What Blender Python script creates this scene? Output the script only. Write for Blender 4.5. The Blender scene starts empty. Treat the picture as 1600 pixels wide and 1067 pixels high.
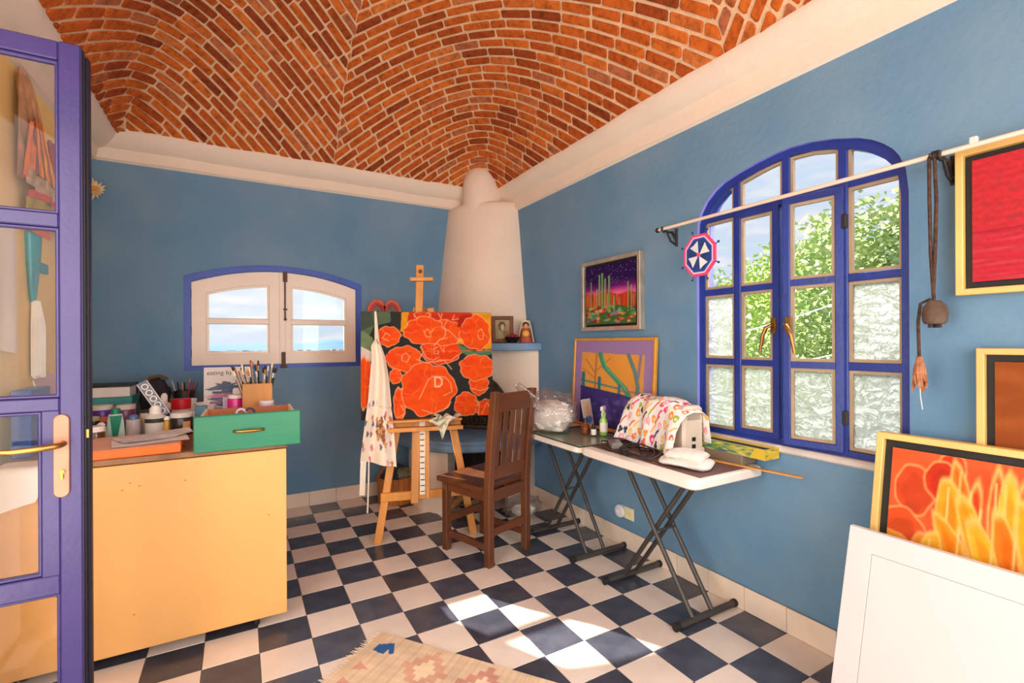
import bpy, bmesh, math, random
import numpy as np
from mathutils import Vector, Matrix

scene = bpy.context.scene
COL = scene.collection
PI = math.pi

# ------------------------------------------------------------------ camera
cam_data = bpy.data.cameras.new('camera')
cam = bpy.data.objects.new('camera', cam_data)
COL.objects.link(cam)
YAW, ROLL, EYE = 0.5177, -0.0049, 1.268
fw = Vector((math.sin(YAW), math.cos(YAW), 0))
rt = Vector((math.cos(YAW), -math.sin(YAW), 0))
up = Vector((0, 0, 1))
r2 = rt * math.cos(ROLL) + up * math.sin(ROLL)
u2 = -rt * math.sin(ROLL) + up * math.cos(ROLL)
m = Matrix.Identity(4)
for i in range(3):
    m[i][0], m[i][1], m[i][2] = r2[i], u2[i], -fw[i]
m[2][3] = EYE
cam.matrix_world = m
cam_data.sensor_width = 36.0
cam_data.lens = 747.0 / 1600 * 36
cam_data.shift_y = 0.75 / 1600
cam_data.clip_start = 0.05
cam_data.clip_end = 3000
scene.camera = cam

# ------------------------------------------------------------------ view, world, sun
scene.view_settings.view_transform = 'Standard'
scene.view_settings.look = 'None'
scene.view_settings.gamma = 1.0
scene.view_settings.use_curve_mapping = False
scene.view_settings.exposure = 0.0
scene.cycles.use_denoising = True
scene.cycles.max_bounces = 10
scene.cycles.diffuse_bounces = 6
scene.cycles.transparent_max_bounces = 16
scene.cycles.sample_clamp_indirect = 6.0
scene.cycles.caustics_reflective = False
scene.cycles.caustics_refractive = False

world = bpy.data.worlds.new('sky')
scene.world = world
world.use_nodes = True
wn, wl = world.node_tree.nodes, world.node_tree.links
wn.clear()


def N(nodes, kind, **kw):
    n = nodes.new(kind)
    for k, v in kw.items():
        setattr(n, k, v)
    return n


w_out = N(wn, 'ShaderNodeOutputWorld')
w_bg = N(wn, 'ShaderNodeBackground')
w_tc = N(wn, 'ShaderNodeTexCoord')
w_sep = N(wn, 'ShaderNodeSeparateXYZ')
wl.new(w_tc.outputs['Generated'], w_sep.inputs[0])
w_ramp = N(wn, 'ShaderNodeValToRGB')
w_ramp.color_ramp.elements[0].position = 0.0
w_ramp.color_ramp.elements[0].color = (0.68, 0.79, 0.92, 1)
w_ramp.color_ramp.elements[1].position = 0.7
w_ramp.color_ramp.elements[1].color = (0.60, 0.75, 1.0, 1)
wl.new(w_sep.outputs['Z'], w_ramp.inputs[0])
w_map = N(wn, 'ShaderNodeMapping')
w_map.inputs['Scale'].default_value = (1.6, 1.6, 7.0)
w_map.inputs['Location'].default_value = (0.3, 0.1, 0.0)
wl.new(w_tc.outputs['Generated'], w_map.inputs[0])
w_noise = N(wn, 'ShaderNodeTexNoise')
w_noise.inputs['Scale'].default_value = 4.6
w_noise.inputs['Detail'].default_value = 7
w_noise.inputs['Roughness'].default_value = 0.55
wl.new(w_map.outputs[0], w_noise.inputs['Vector'])
w_cr = N(wn, 'ShaderNodeValToRGB')
w_cr.color_ramp.elements[0].position = 0.44
w_cr.color_ramp.elements[0].color = (0, 0, 0, 1)
w_cr.color_ramp.elements[1].position = 0.66
w_cr.color_ramp.elements[1].color = (1, 1, 1, 1)
wl.new(w_noise.outputs[0], w_cr.inputs[0])
w_mix = N(wn, 'ShaderNodeMixRGB')
w_mix.inputs[2].default_value = (0.95, 0.95, 0.94, 1)
wl.new(w_cr.outputs[0], w_mix.inputs[0])
wl.new(w_ramp.outputs[0], w_mix.inputs[1])
wl.new(w_mix.outputs[0], w_bg.inputs['Color'])
w_bg.inputs['Strength'].default_value = 1.0
wl.new(w_bg.outputs[0], w_out.inputs['Surface'])


def light(name, kind, loc, direction, energy, color, **kw):
    ld = bpy.data.lights.new(name, kind)
    ld.energy = energy
    ld.color = color
    for k, v in kw.items():
        setattr(ld, k, v)
    lo = bpy.data.objects.new(name, ld)
    lo.location = loc
    lo.rotation_euler = Vector(direction).to_track_quat('-Z', 'Y').to_euler()
    COL.objects.link(lo)
    return lo


SUN_EL = math.radians(29.5)
sun_h = Vector((0.45, -0.893, 0)).normalized()
sun_dir = sun_h * math.cos(SUN_EL) - up * math.sin(SUN_EL)
light('sun', 'SUN', (0, 8, 5), sun_dir, 20.0, (1.0, 0.90, 0.76), angle=0.009)
# added fill lamp behind the camera, then daylight at the glazed side door
light('rear_fill', 'AREA', (0.55, -1.10, 1.55), (0.05, 1, 0.05), 58.0, (1.0, 0.93, 0.85), shape='RECTANGLE', size=2.2, size_y=1.9)
light('side_door_daylight', 'AREA', (-0.77, 0.75, 1.25), (1, 0.25, 0.0), 38.0, (1.0, 0.94, 0.88), shape='RECTANGLE', size=1.3, size_y=2.0)

light('left_wall_fill', 'AREA', (1.35, -1.08, 1.5), (-0.85, 1, 0.0), 30.0, (1.0, 0.94, 0.86), shape='RECTANGLE', size=0.9, size_y=1.7)  # second added fill, angled to brighten the left wall and cabinet
light('window_pane_fill', 'AREA', (3.0, 1.23, 3.15), (-1, 0, -1.1), 190.0, (1.0, 0.99, 0.93), shape='RECTANGLE', size=1.3, size_y=1.5)  # added lamp outside, lifts the crinkled panes above what the sky gives

# ------------------------------------------------------------------ materials
MATS = {}


def lin(c):
    r = []
    for v in c[:3]:
        v = v / 255.0
        r.append(v / 12.92 if v <= 0.04045 else ((v + 0.055) / 1.055) ** 2.4)
    return (*r, 1.0)


def M(name, rgb, rough=0.55, var=0.12, scale=6.0, bump=0.0, bscale=60.0, metal=0.0, spec=0.5,
      rand=0.0, stretch=None, rgb2=None, coat=0.0, trans=0.0):
    """procedural principled material: base colour varied by object-space noise"""
    if name in MATS:
        return MATS[name]
    mt = bpy.data.materials.new(name)
    mt.use_nodes = True
    nt = mt.node_tree
    nd, lk = nt.nodes, nt.links
    b = nd['Principled BSDF']
    b.inputs['Roughness'].default_value = rough
    b.inputs['Metallic'].default_value = metal
    b.inputs['Specular IOR Level'].default_value = spec
    b.inputs['Coat Weight'].default_value = coat
    b.inputs['Transmission Weight'].default_value = trans
    c = lin(rgb)
    tc = N(nd, 'ShaderNodeTexCoord')
    mp = N(nd, 'ShaderNodeMapping')
    lk.new(tc.outputs['Object'], mp.inputs[0])
    if stretch:
        mp.inputs['Scale'].default_value = stretch
    nz = N(nd, 'ShaderNodeTexNoise')
    nz.inputs['Scale'].default_value = scale
    nz.inputs['Detail'].default_value = 5
    lk.new(mp.outputs[0], nz.inputs['Vector'])
    rp = N(nd, 'ShaderNodeValToRGB')
    rp.color_ramp.elements[0].position = 0.32
    rp.color_ramp.elements[1].position = 0.68
    c2 = lin(rgb2) if rgb2 else tuple([min(1, v * (1 + var)) for v in c[:3]] + [1])
    c1 = c if rgb2 else tuple([v * (1 - var) for v in c[:3]] + [1])
    rp.color_ramp.elements[0].color = c1
    rp.color_ramp.elements[1].color = c2
    lk.new(nz.outputs[0], rp.inputs[0])
    src = rp.outputs[0]
    if rand:
        oi = N(nd, 'ShaderNodeObjectInfo')
        mr = N(nd, 'ShaderNodeMapRange')
        mr.inputs['To Min'].default_value = 1 - rand
        mr.inputs['To Max'].default_value = 1 + rand
        lk.new(oi.outputs['Random'], mr.inputs[0])
        mx = N(nd, 'ShaderNodeMixRGB', blend_type='MULTIPLY')
        mx.inputs[0].default_value = 1
        lk.new(src, mx.inputs[1])
        lk.new(mr.outputs[0], mx.inputs[2])
        src = mx.outputs[0]
    lk.new(src, b.inputs['Base Color'])
    if bump:
        nb = N(nd, 'ShaderNodeTexNoise')
        nb.inputs['Scale'].default_value = bscale
        nb.inputs['Detail'].default_value = 4
        lk.new(mp.outputs[0], nb.inputs['Vector'])
        bp = N(nd, 'ShaderNodeBump')
        bp.inputs['Strength'].default_value = bump
        bp.inputs['Distance'].default_value = 0.01
        lk.new(nb.outputs[0], bp.inputs['Height'])
        lk.new(bp.outputs[0], b.inputs['Normal'])
    MATS[name] = mt
    return mt


def paint_mat(name, rough=0.5, bump=0.15, bscale=120.0, spec=0.4):
    """colour read from the mesh's own colour layer (flat painted or printed pictures)"""
    if name in MATS:
        return MATS[name]
    mt = bpy.data.materials.new(name)
    mt.use_nodes = True
    nd, lk = mt.node_tree.nodes, mt.node_tree.links
    b = nd['Principled BSDF']
    if name == 'oil_paint':
        rough, spec = 0.7, 0.15
    b.inputs['Roughness'].default_value = rough
    b.inputs['Specular IOR Level'].default_value = spec
    at = N(nd, 'ShaderNodeVertexColor', layer_name='Col')
    lk.new(at.outputs[0], b.inputs['Base Color'])
    if bump:
        tc = N(nd, 'ShaderNodeTexCoord')
        nb = N(nd, 'ShaderNodeTexNoise')
        nb.inputs['Scale'].default_value = bscale
        nb.inputs['Detail'].default_value = 4
        lk.new(tc.outputs['Object'], nb.inputs['Vector'])
        bp = N(nd, 'ShaderNodeBump')
        bp.inputs['Strength'].default_value = bump
        bp.inputs['Distance'].default_value = 0.004
        lk.new(nb.outputs[0], bp.inputs['Height'])
        lk.new(bp.outputs[0], b.inputs['Normal'])
    MATS[name] = mt
    return mt


def glass_mat(name, tint=(255, 255, 255), gloss=0.08, rough=0.0):
    """thin clear sheet: mostly see-through with a fresnel sheen"""
    if name in MATS:
        return MATS[name]
    mt = bpy.data.materials.new(name)
    mt.use_nodes = True
    nd, lk = mt.node_tree.nodes, mt.node_tree.links
    nd.remove(nd['Principled BSDF'])
    out = nd['Material Output']
    tr = N(nd, 'ShaderNodeBsdfTransparent')
    tr.inputs[0].default_value = lin(tint)
    gl = N(nd, 'ShaderNodeBsdfGlossy')
    gl.inputs['Roughness'].default_value = rough
    lw = N(nd, 'ShaderNodeLayerWeight')
    lw.inputs['Blend'].default_value = 0.25
    mr = N(nd, 'ShaderNodeMapRange')
    mr.inputs['To Min'].default_value = gloss * 0.5
    mr.inputs['To Max'].default_value = min(1.0, gloss * 6)
    lk.new(lw.outputs['Fresnel'], mr.inputs[0])
    mx = N(nd, 'ShaderNodeMixShader')
    lk.new(mr.outputs[0], mx.inputs[0])
    lk.new(tr.outputs[0], mx.inputs[1])
    lk.new(gl.outputs[0], mx.inputs[2])
    lk.new(mx.outputs[0], out.inputs['Surface'])
    MATS[name] = mt
    return mt


def crinkle_glass():
    """obscure glass with a crinkled relief: scatters the daylight behind it"""
    mt = bpy.data.materials.new('crinkled_obscure_glass')
    mt.use_nodes = True
    nd, lk = mt.node_tree.nodes, mt.node_tree.links
    nd.remove(nd['Principled BSDF'])
    out = nd['Material Output']
    tc = N(nd, 'ShaderNodeTexCoord')
    nz = N(nd, 'ShaderNodeTexNoise')
    nz.inputs['Scale'].default_value = 16
    nz.inputs['Detail'].default_value = 6
    nz.inputs['Distortion'].default_value = 2.5
    lk.new(tc.outputs['Object'], nz.inputs['Vector'])
    vo = N(nd, 'ShaderNodeTexVoronoi', feature='DISTANCE_TO_EDGE')
    vo.inputs['Scale'].default_value = 22
    mpv = N(nd, 'ShaderNodeMapping')
    mpv.inputs['Rotation'].default_value = (0.7, 0, 0)
    mpv.inputs['Scale'].default_value = (1, 0.45, 1.4)
    vsc = N(nd, 'ShaderNodeVectorMath', operation='SCALE')
    vsc.inputs['Scale'].default_value = 0.10
    lk.new(nz.outputs['Color'], vsc.inputs[0])
    lk.new(vsc.outputs[0], mpv.inputs['Location'])
    lk.new(tc.outputs['Object'], mpv.inputs[0])
    lk.new(mpv.outputs[0], vo.inputs['Vector'])
    bp = N(nd, 'ShaderNodeBump')
    bp.inputs['Strength'].default_value = 0.5
    bp.inputs['Distance'].default_value = 0.03
    lk.new(vo.outputs[0], bp.inputs['Height'])
    tl = N(nd, 'ShaderNodeBsdfTranslucent')
    tl.inputs[0].default_value = (0.93, 0.94, 0.86, 1)
    lk.new(bp.outputs[0], tl.inputs['Normal'])
    rf = N(nd, 'ShaderNodeBsdfRefraction')
    rf.inputs['Roughness'].default_value = 0.32
    rf.inputs['IOR'].default_value = 1.12
    lk.new(bp.outputs[0], rf.inputs['Normal'])
    gl = N(nd, 'ShaderNodeBsdfGlossy')
    gl.inputs['Roughness'].default_value = 0.12
    lk.new(bp.outputs[0], gl.inputs['Normal'])
    m1 = N(nd, 'ShaderNodeMixShader')
    cr = N(nd, 'ShaderNodeMapRange')
    cr.inputs['From Max'].default_value = 0.16
    cr.inputs['To Min'].default_value = 0.85
    cr.inputs['To Max'].default_value = 0.30
    lk.new(vo.outputs[0], cr.inputs[0])
    lk.new(cr.outputs[0], m1.inputs[0])
    lk.new(tl.outputs[0], m1.inputs[1])
    lk.new(rf.outputs[0], m1.inputs[2])
    m2 = N(nd, 'ShaderNodeMixShader')
    m2.inputs[0].default_value = 0.06
    lk.new(m1.outputs[0], m2.inputs[1])
    lk.new(gl.outputs[0], m2.inputs[2])
    lk.new(m2.outputs[0], out.inputs['Surface'])
    return mt


def brick_mat():
    mt = bpy.data.materials.new('fired_clay_brick')
    mt.use_nodes = True
    nd, lk = mt.node_tree.nodes, mt.node_tree.links
    b = nd['Principled BSDF']
    b.inputs['Roughness'].default_value = 0.85
    b.inputs['Specular IOR Level'].default_value = 0.2
    oi = N(nd, 'ShaderNodeObjectInfo')
    ge = N(nd, 'ShaderNodeNewGeometry')
    ad = N(nd, 'ShaderNodeMath', operation='ADD')
    fr = N(nd, 'ShaderNodeMath', operation='FRACT')
    lk.new(oi.outputs['Random'], ad.inputs[0])
    lk.new(ge.outputs['Random Per Island'], ad.inputs[1])
    lk.new(ad.outputs[0], fr.inputs[0])
    rp = N(nd, 'ShaderNodeValToRGB')
    e = rp.color_ramp.elements
    e[0].position = 0.0
    e[0].color = lin((136, 62, 30))
    e[1].position = 1.0
    e[1].color = lin((212, 122, 58))
    for p, c in ((0.12, (160, 74, 30)), (0.35, (180, 86, 32)), (0.6, (192, 96, 36)), (0.85, (204, 108, 44)), (0.94, (168, 100, 70))):
        k = e.new(p)
        k.color = lin(c)
    lk.new(fr.outputs[0], rp.inputs[0])
    tc = N(nd, 'ShaderNodeTexCoord')
    nz = N(nd, 'ShaderNodeTexNoise')
    nz.inputs['Scale'].default_value = 26
    nz.inputs['Detail'].default_value = 7
    nz.inputs['Roughness'].default_value = 0.7
    lk.new(tc.outputs['Object'], nz.inputs['Vector'])
    r3 = N(nd, 'ShaderNodeValToRGB')
    r3.color_ramp.elements[0].position = 0.28
    r3.color_ramp.elements[0].color = (0.42, 0.38, 0.36, 1)
    r3.color_ramp.elements[1].position = 0.55
    r3.color_ramp.elements[1].color = (1.12, 1.1, 1.05, 1)
    lk.new(nz.outputs[0], r3.inputs[0])
    mx = N(nd, 'ShaderNodeMixRGB', blend_type='MULTIPLY')
    mx.inputs[0].default_value = 1
    lk.new(rp.outputs[0], mx.inputs[1])
    lk.new(r3.outputs[0], mx.inputs[2])
    lk.new(mx.outputs[0], b.inputs['Base Color'])
    bp = N(nd, 'ShaderNodeBump')
    bp.inputs['Strength'].default_value = 0.5
    bp.inputs['Distance'].default_value = 0.006
    lk.new(nz.outputs[0], bp.inputs['Height'])
    lk.new(bp.outputs[0], b.inputs['Normal'])
    return mt


# ------------------------------------------------------------------ mesh helpers
class MB:
    """collects verts and faces of one mesh"""

    def __init__(s):
        s.v, s.f, s.mi = [], [], []

    def add(s, vs, fs, mi=0):
        o = len(s.v)
        s.v += [tuple(p) for p in vs]
        s.f += [tuple(i + o for i in f) for f in fs]
        s.mi += [mi] * len(fs)
        return s

    def box(s, x0, x1, y0, y1, z0, z1, mat=None, mi=0):
        vs = [Vector((x, y, z)) for z in (z0, z1) for y in (y0, y1) for x in (x0, x1)]
        if mat is not None:
            vs = [mat @ p for p in vs]
        return s.add(vs, [(0, 2, 3, 1), (4, 5, 7, 6), (0, 1, 5, 4), (2, 6, 7, 3), (0, 4, 6, 2), (1, 3, 7, 5)], mi)

    def bar(s, p0, p1, w, t, side=(1, 0, 0)):
        """rectangular bar from p0 to p1, width w along 'side', thickness t across"""
        p0, p1 = Vector(p0), Vector(p1)
        d = (p1 - p0).normalized()
        a = Vector(side)
        a = (a - d * a.dot(d)).normalized()
        b = d.cross(a)
        vs = []
        for p in (p0, p1):
            for i, j in ((-1, -1), (1, -1), (1, 1), (-1, 1)):
                vs.append(p + a * (i * w / 2) + b * (j * t / 2))
        return s.add(vs, [(3, 2, 1, 0), (4, 5, 6, 7), (0, 1, 5, 4), (1, 2, 6, 5), (2, 3, 7, 6), (3, 0, 4, 7)])

    def cyl(s, p0, p1, r0, r1=None, n=16, cap=True):
        r1 = r0 if r1 is None else r1
        return s.tube([p0, p1], [r0, r1], n, cap)

    def tube(s, pts, r, n=8, cap=True, closed=False):
        pts = [Vector(p) for p in pts]
        rs = r if isinstance(r, (list, tuple)) else [r] * len(pts)
        k = len(pts)
        vs, fs = [], []
        prev = None
        for i, p in enumerate(pts):
            if closed:
                t = (pts[(i + 1) % k] - pts[i - 1]).normalized()
            else:
                t = (pts[min(i + 1, k - 1)] - pts[max(i - 1, 0)]).normalized()
            if prev is None:
                a = Vector((0, 0, 1)) if abs(t.z) < 0.9 else Vector((1, 0, 0))
            else:
                a = prev
            a = (a - t * a.dot(t)).normalized()
            prev = a
            b = t.cross(a)
            for j in range(n):
                an = 2 * PI * j / n
                vs.append(p + (a * math.cos(an) + b * math.sin(an)) * rs[i])
        for i in range(k if closed else k - 1):
            i2 = (i + 1) % k
            for j in range(n):
                j2 = (j + 1) % n
                fs.append((i * n + j, i * n + j2, i2 * n + j2, i2 * n + j))
        if cap and not closed:
            fs.append(tuple(range(n - 1, -1, -1)))
            fs.append(tuple((k - 1) * n + j for j in range(n)))
        return s.add(vs, fs)

    def lathe(s, prof, c=(0, 0, 0), n=20, a0=0.0, a1=2 * PI, sx=1.0, sy=1.0, axis='z'):
        full = abs(a1 - a0 - 2 * PI) < 1e-6
        m_ = n if full else n + 1
        vs, fs = [], []
        for r, z in prof:
            for j in range(m_):
                a = a0 + (a1 - a0) * j / n
                x, y = r * math.cos(a) * sx, r * math.sin(a) * sy
                if axis == 'z':
                    vs.append((c[0] + x, c[1] + y, c[2] + z))
                elif axis == 'y':
                    vs.append((c[0] + x, c[1] + z, c[2] + y))
                else:
                    vs.append((c[0] + z, c[1] + x, c[2] + y))
        for i in range(len(prof) - 1):
            for j in range(n):
                j2 = (j + 1) % m_
                fs.append((i * m_ + j, i * m_ + j2, (i + 1) * m_ + j2, (i + 1) * m_ + j))
        if full:
            if prof[0][0] > 1e-5:
                fs.append(tuple(range(n - 1, -1, -1)))
            if prof[-1][0] > 1e-5:
                fs.append(tuple((len(prof) - 1) * m_ + j for j in range(n)))
        return s.add(vs, fs)

    def prism(s, poly, h0, h1, axis='z'):
        """extrude a 2-D outline between two heights on an axis"""
        def pt(a, b, h):
            return (a, b, h) if axis == 'z' else ((a, h, b) if axis == 'y' else (h, a, b))
        n = len(poly)
        vs = [pt(a, b, h0) for a, b in poly] + [pt(a, b, h1) for a, b in poly]
        fs = [tuple(range(n - 1, -1, -1)), tuple(range(n, 2 * n))]
        fs += [(i, (i + 1) % n, n + (i + 1) % n, n + i) for i in range(n)]
        return s.add(vs, fs)

    def ring(s, outer, inner, h0, h1, axis='z'):
        """frame between two outlines with the same number of points"""
        def pt(a, b, h):
            return (a, b, h) if axis == 'z' else ((a, h, b) if axis == 'y' else (h, a, b))
        n = len(outer)
        vs = [pt(*p, h0) for p in outer] + [pt(*p, h0) for p in inner] + [pt(*p, h1) for p in outer] + [pt(*p, h1) for p in inner]
        fs = []
        for i in range(n):
            j = (i + 1) % n
            fs += [(i, n + i, n + j, j), (2 * n + i, 2 * n + j, 3 * n + j, 3 * n + i),
                   (i, j, 2 * n + j, 2 * n + i), (n + i, 3 * n + i, 3 * n + j, n + j)]
        return s.add(vs, fs)

    def grid(s, fn, nu, nv, mi=0):
        vs = [fn(i / nu, j / nv) for j in range(nv + 1) for i in range(nu + 1)]
        w = nu + 1
        fs = [(j * w + i, j * w + i + 1, (j + 1) * w + i + 1, (j + 1) * w + i) for j in range(nv) for i in range(nu)]
        return s.add(vs, fs, mi)

    def ball(s, c, r, n=12, k=8, sq=(1, 1, 1), fn=None):
        vs, fs = [], []
        for i in range(k + 1):
            th = PI * i / k
            for j in range(n):
                a = 2 * PI * j / n
                d = Vector((math.sin(th) * math.cos(a), math.sin(th) * math.sin(a), math.cos(th)))
                q = fn(d) if fn else 1.0
                vs.append((c[0] + d.x * r * sq[0] * q, c[1] + d.y * r * sq[1] * q, c[2] + d.z * r * sq[2] * q))
        for i in range(k):
            for j in range(n):
                j2 = (j + 1) % n
                fs.append((i * n + j, (i + 1) * n + j, (i + 1) * n + j2, i * n + j2))
        return s.add(vs, fs)


ROOTM = {}


def obj(name, mb, mat, parent=None, world=False, smooth=None, bevel=0.0, label=None, kind=None, mesh=None):
    """link one mesh object; world=True means the verts are room coordinates"""
    me = mesh
    if me is None:
        me = bpy.data.meshes.new(name)
        me.from_pydata([tuple(p) for p in mb.v], [], mb.f)
        me.validate()
        for x in (mat if isinstance(mat, (list, tuple)) else [mat]):
            me.materials.append(x)
        if any(mb.mi) and len(me.polygons) == len(mb.mi):
            me.polygons.foreach_set('material_index', mb.mi)
        bm = bmesh.new()
        bm.from_mesh(me)
        if world and parent is not None and parent.name in ROOTM:
            bmesh.ops.transform(bm, matrix=ROOTM[parent.name].inverted(), verts=bm.verts)
        bmesh.ops.remove_doubles(bm, verts=bm.verts, dist=1e-6)
        bmesh.ops.recalc_face_normals(bm, faces=bm.faces)
        if bevel:
            ed = [e for e in bm.edges if len(e.link_faces) == 2 and e.calc_face_angle(0) > 0.6]
            bmesh.ops.bevel(bm, geom=ed, offset=bevel, segments=1, profile=0.7, affect='EDGES', clamp_overlap=True)
        bm.to_mesh(me)
        bm.free()
        if smooth is not None:
            me.polygons.foreach_set('use_smooth', [True] * len(me.polygons))
            me.set_sharp_from_angle(angle=math.radians(smooth))
    o = bpy.data.objects.new(name, me)
    COL.objects.link(o)
    if parent is not None:
        o.parent = parent
        if parent.name in ROOTM:
            ROOTM[o.name] = ROOTM[parent.name]
    if label:
        o['label'] = label
    if kind:
        o['kind'] = kind
    return o


def tag(o, label, cat, group=None, kind=None):
    o['label'] = label
    if cat:
        o['category'] = cat
    if group:
        o['group'] = group
    if kind:
        o['kind'] = kind
    return o


def thing(name, label, cat, loc=(0, 0, 0), rz=0.0, group=None, kind=None):
    o = bpy.data.objects.new(name, None)
    o.empty_display_size = 0.05
    o.location = loc
    o.rotation_euler = (0, 0, rz)
    COL.objects.link(o)
    ROOTM[o.name] = Matrix.Translation(Vector(loc)) @ Matrix.Rotation(rz, 4, 'Z')
    tag(o, label, cat, group, kind)
    return o


def struct(name, mb, mat, parent=None, label=None, **kw):
    o = obj(name, mb, mat, parent, **kw)
    if parent is None:
        o['kind'] = 'structure'
    if label:
        o['label'] = label
    return o


def dup(root, loc, rz, label, group=None):
    r = root.copy()
    COL.objects.link(r)
    r.location = loc
    r.rotation_euler = (0, 0, rz)
    r['label'] = label
    if group:
        r['group'] = group
    for ch in list(root.children):
        c = ch.copy()
        COL.objects.link(c)
        c.parent = r
        for g in list(ch.children):
            d = g.copy()
            COL.objects.link(d)
            d.parent = c
    return r


# ------------------------------------------------------------------ small raster painter for pictures and prints
class Art:
    def __init__(s, w, h, bg, asp=1.0):
        s.w, s.h, s.asp = w, h, asp          # x runs 0..asp, y 0..1 upward
        s.x, s.y = np.meshgrid(np.linspace(0, asp, w), np.linspace(0, 1, h))
        s.a = np.zeros((h, w, 3)) + np.array(bg, float) / 255.0
        s.rng = np.random.RandomState(7)

    def noise(s, fx, fy, seed=0):
        r = np.random.RandomState(seed)
        o = np.zeros_like(s.x)
        for _ in range(6):
            a, b = r.uniform(-fx, fx), r.uniform(-fy, fy)
            o += np.sin(a * s.x * 6.28 + b * s.y * 6.28 + r.uniform(0, 6.28))
        return o / 6

    def put(s, mask, rgb):
        mk = np.clip(mask, 0, 1)[..., None]
        s.a = s.a * (1 - mk) + (np.array(rgb, float) / 255.0) * mk

    def soft(s, d):
        return np.clip(0.5 - d * s.h * 0.7, 0, 1)

    def blob(s, cx, cy, rx, ry, rgb, wob=0.08, k=7, seed=0, line=None, lw=0.006, rot=0.0):
        dx, dy = s.x - cx, s.y - cy
        if rot:
            dx, dy = dx * math.cos(rot) + dy * math.sin(rot), -dx * math.sin(rot) + dy * math.cos(rot)
        an = np.arctan2(dy / ry, dx / rx)
        rr = np.sqrt((dx / rx) ** 2 + (dy / ry) ** 2)
        q = 1 + wob * (np.sin(k * an + seed) * 0.6 + np.sin((k + 4) * an + seed * 2.3) * 0.4 + 0.5 * np.sin(3 * an + seed))
        d = (rr - q) * min(rx, ry)
        if rgb is not None:
            s.put(s.soft(d), rgb)
        if line:
            s.put(s.soft(np.abs(d) - lw / 2), line)
        return d

    def line(s, pts, w, rgb):
        best = np.full_like(s.x, 9.0)
        for (x0, y0), (x1, y1) in zip(pts[:-1], pts[1:]):
            dx, dy = x1 - x0, y1 - y0
            L = dx * dx + dy * dy + 1e-9
            t = np.clip(((s.x - x0) * dx + (s.y - y0) * dy) / L, 0, 1)
            best = np.minimum(best, np.hypot(s.x - x0 - t * dx, s.y - y0 - t * dy))
        s.put(s.soft(best - w / 2), rgb)

    def poly(s, pts, rgb):
        ins = np.zeros_like(s.x, bool)
        n = len(pts)
        for i in range(n):
            (x0, y0), (x1, y1) = pts[i], pts[(i + 1) % n]
            c = ((y0 > s.y) != (y1 > s.y)) & (s.x < (x1 - x0) * (s.y - y0) / ((y1 - y0) if y1 != y0 else 1e-9) + x0)
            ins ^= c
        s.put(ins.astype(float), rgb)

    def grain(s, amt, fx=30, fy=30, seed=3):
        s.a = np.clip(s.a * (1 + amt * s.noise(fx, fy, seed)[..., None]) + amt * 0.25 * (s.rng.rand(s.h, s.w, 1) - 0.5), 0, 1)


def art_obj(name, art, pos, mat, parent, world=False, thick=0.0, label=None, smooth=False):
    """grid mesh; pos(u,v)->point for u,v in 0..1 arrays; colours from the Art"""
    h, w = art.h, art.w
    u, v = np.meshgrid(np.linspace(0, 1, w), np.linspace(0, 1, h))
    P = np.stack(pos(u, v), -1).reshape(-1, 3)
    if world and parent is not None and parent.name in ROOTM:
        mi = np.array(ROOTM[parent.name].inverted())
        P = P @ mi[:3, :3].T + mi[:3, 3]
    i, j = np.meshgrid(np.arange(w - 1), np.arange(h - 1))
    a = (j * w + i).reshape(-1)
    F = np.stack([a, a + 1, a + w + 1, a + w], -1)
    me = bpy.data.meshes.new(name)
    me.vertices.add(len(P))
    me.vertices.foreach_set('co', P.reshape(-1).astype(np.float32))
    me.loops.add(F.size)
    me.loops.foreach_set('vertex_index', F.reshape(-1).astype(np.int32))
    me.polygons.add(len(F))
    me.polygons.foreach_set('loop_start', np.arange(0, F.size, 4, dtype=np.int32))
    me.update(calc_edges=True)
    c = art.a.reshape(-1, 3)
    c = np.where(c <= 0.04045, c / 12.92, ((c + 0.055) / 1.055) ** 2.4)
    if mat.name in ('oil_paint', 'pastel_print'):
        c = c * 0.74          # pigment is darker than the sampled screen colour
    ca = me.color_attributes.new('Col', 'FLOAT_COLOR', 'POINT')
    ca.data.foreach_set('color', np.concatenate([c, np.ones((len(c), 1))], 1).reshape(-1).astype(np.float32))
    me.materials.append(mat)
    if smooth:
        me.polygons.foreach_set('use_smooth', [True] * len(me.polygons))
    o = bpy.data.objects.new(name, me)
    COL.objects.link(o)
    if parent is not None:
        o.parent = parent
    if label:
        o['label'] = label
    return o


rnd = random.Random(11)
# ------------------------------------------------------------------ room shell
XL, XR, YB, YF = -0.83, 2.07, 4.03, -1.17

blue_wall = M('blue_lime_paint', (96, 138, 174), rough=0.75, var=0.16, scale=2.2, bump=0.25, bscale=30, rgb2=(116, 150, 178), spec=0.25)
yellow_wall = M('yellow_lime_paint', (255, 220, 146), rough=0.75, var=0.08, scale=2.0, bump=0.2, bscale=30, spec=0.2)
white_plaster = M('white_plaster', (234, 218, 202), rough=0.8, var=0.03, scale=4, bump=0.25, bscale=22, spec=0.2)
cobalt = M('cobalt_blue_paint', (34, 56, 142), rough=0.35, var=0.12, scale=9, bump=0.12, bscale=50)
lavender = M('lavender_blue_reveal_paint', (150, 150, 236), rough=0.7, var=0.08, scale=6)
mortar = M('pinkish_mortar', (224, 188, 152), rough=0.9, var=0.1, scale=18, bump=0.5, bscale=90, spec=0.1)
grout = M('dark_grout', (120, 104, 92), rough=0.9, var=0.15, scale=20)
black_tile = M('black_cement_tile', (56, 61, 76), rough=0.22, var=0.2, scale=9, rand=0.22, bump=0.08, bscale=40, rgb2=(76, 78, 92))
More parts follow.
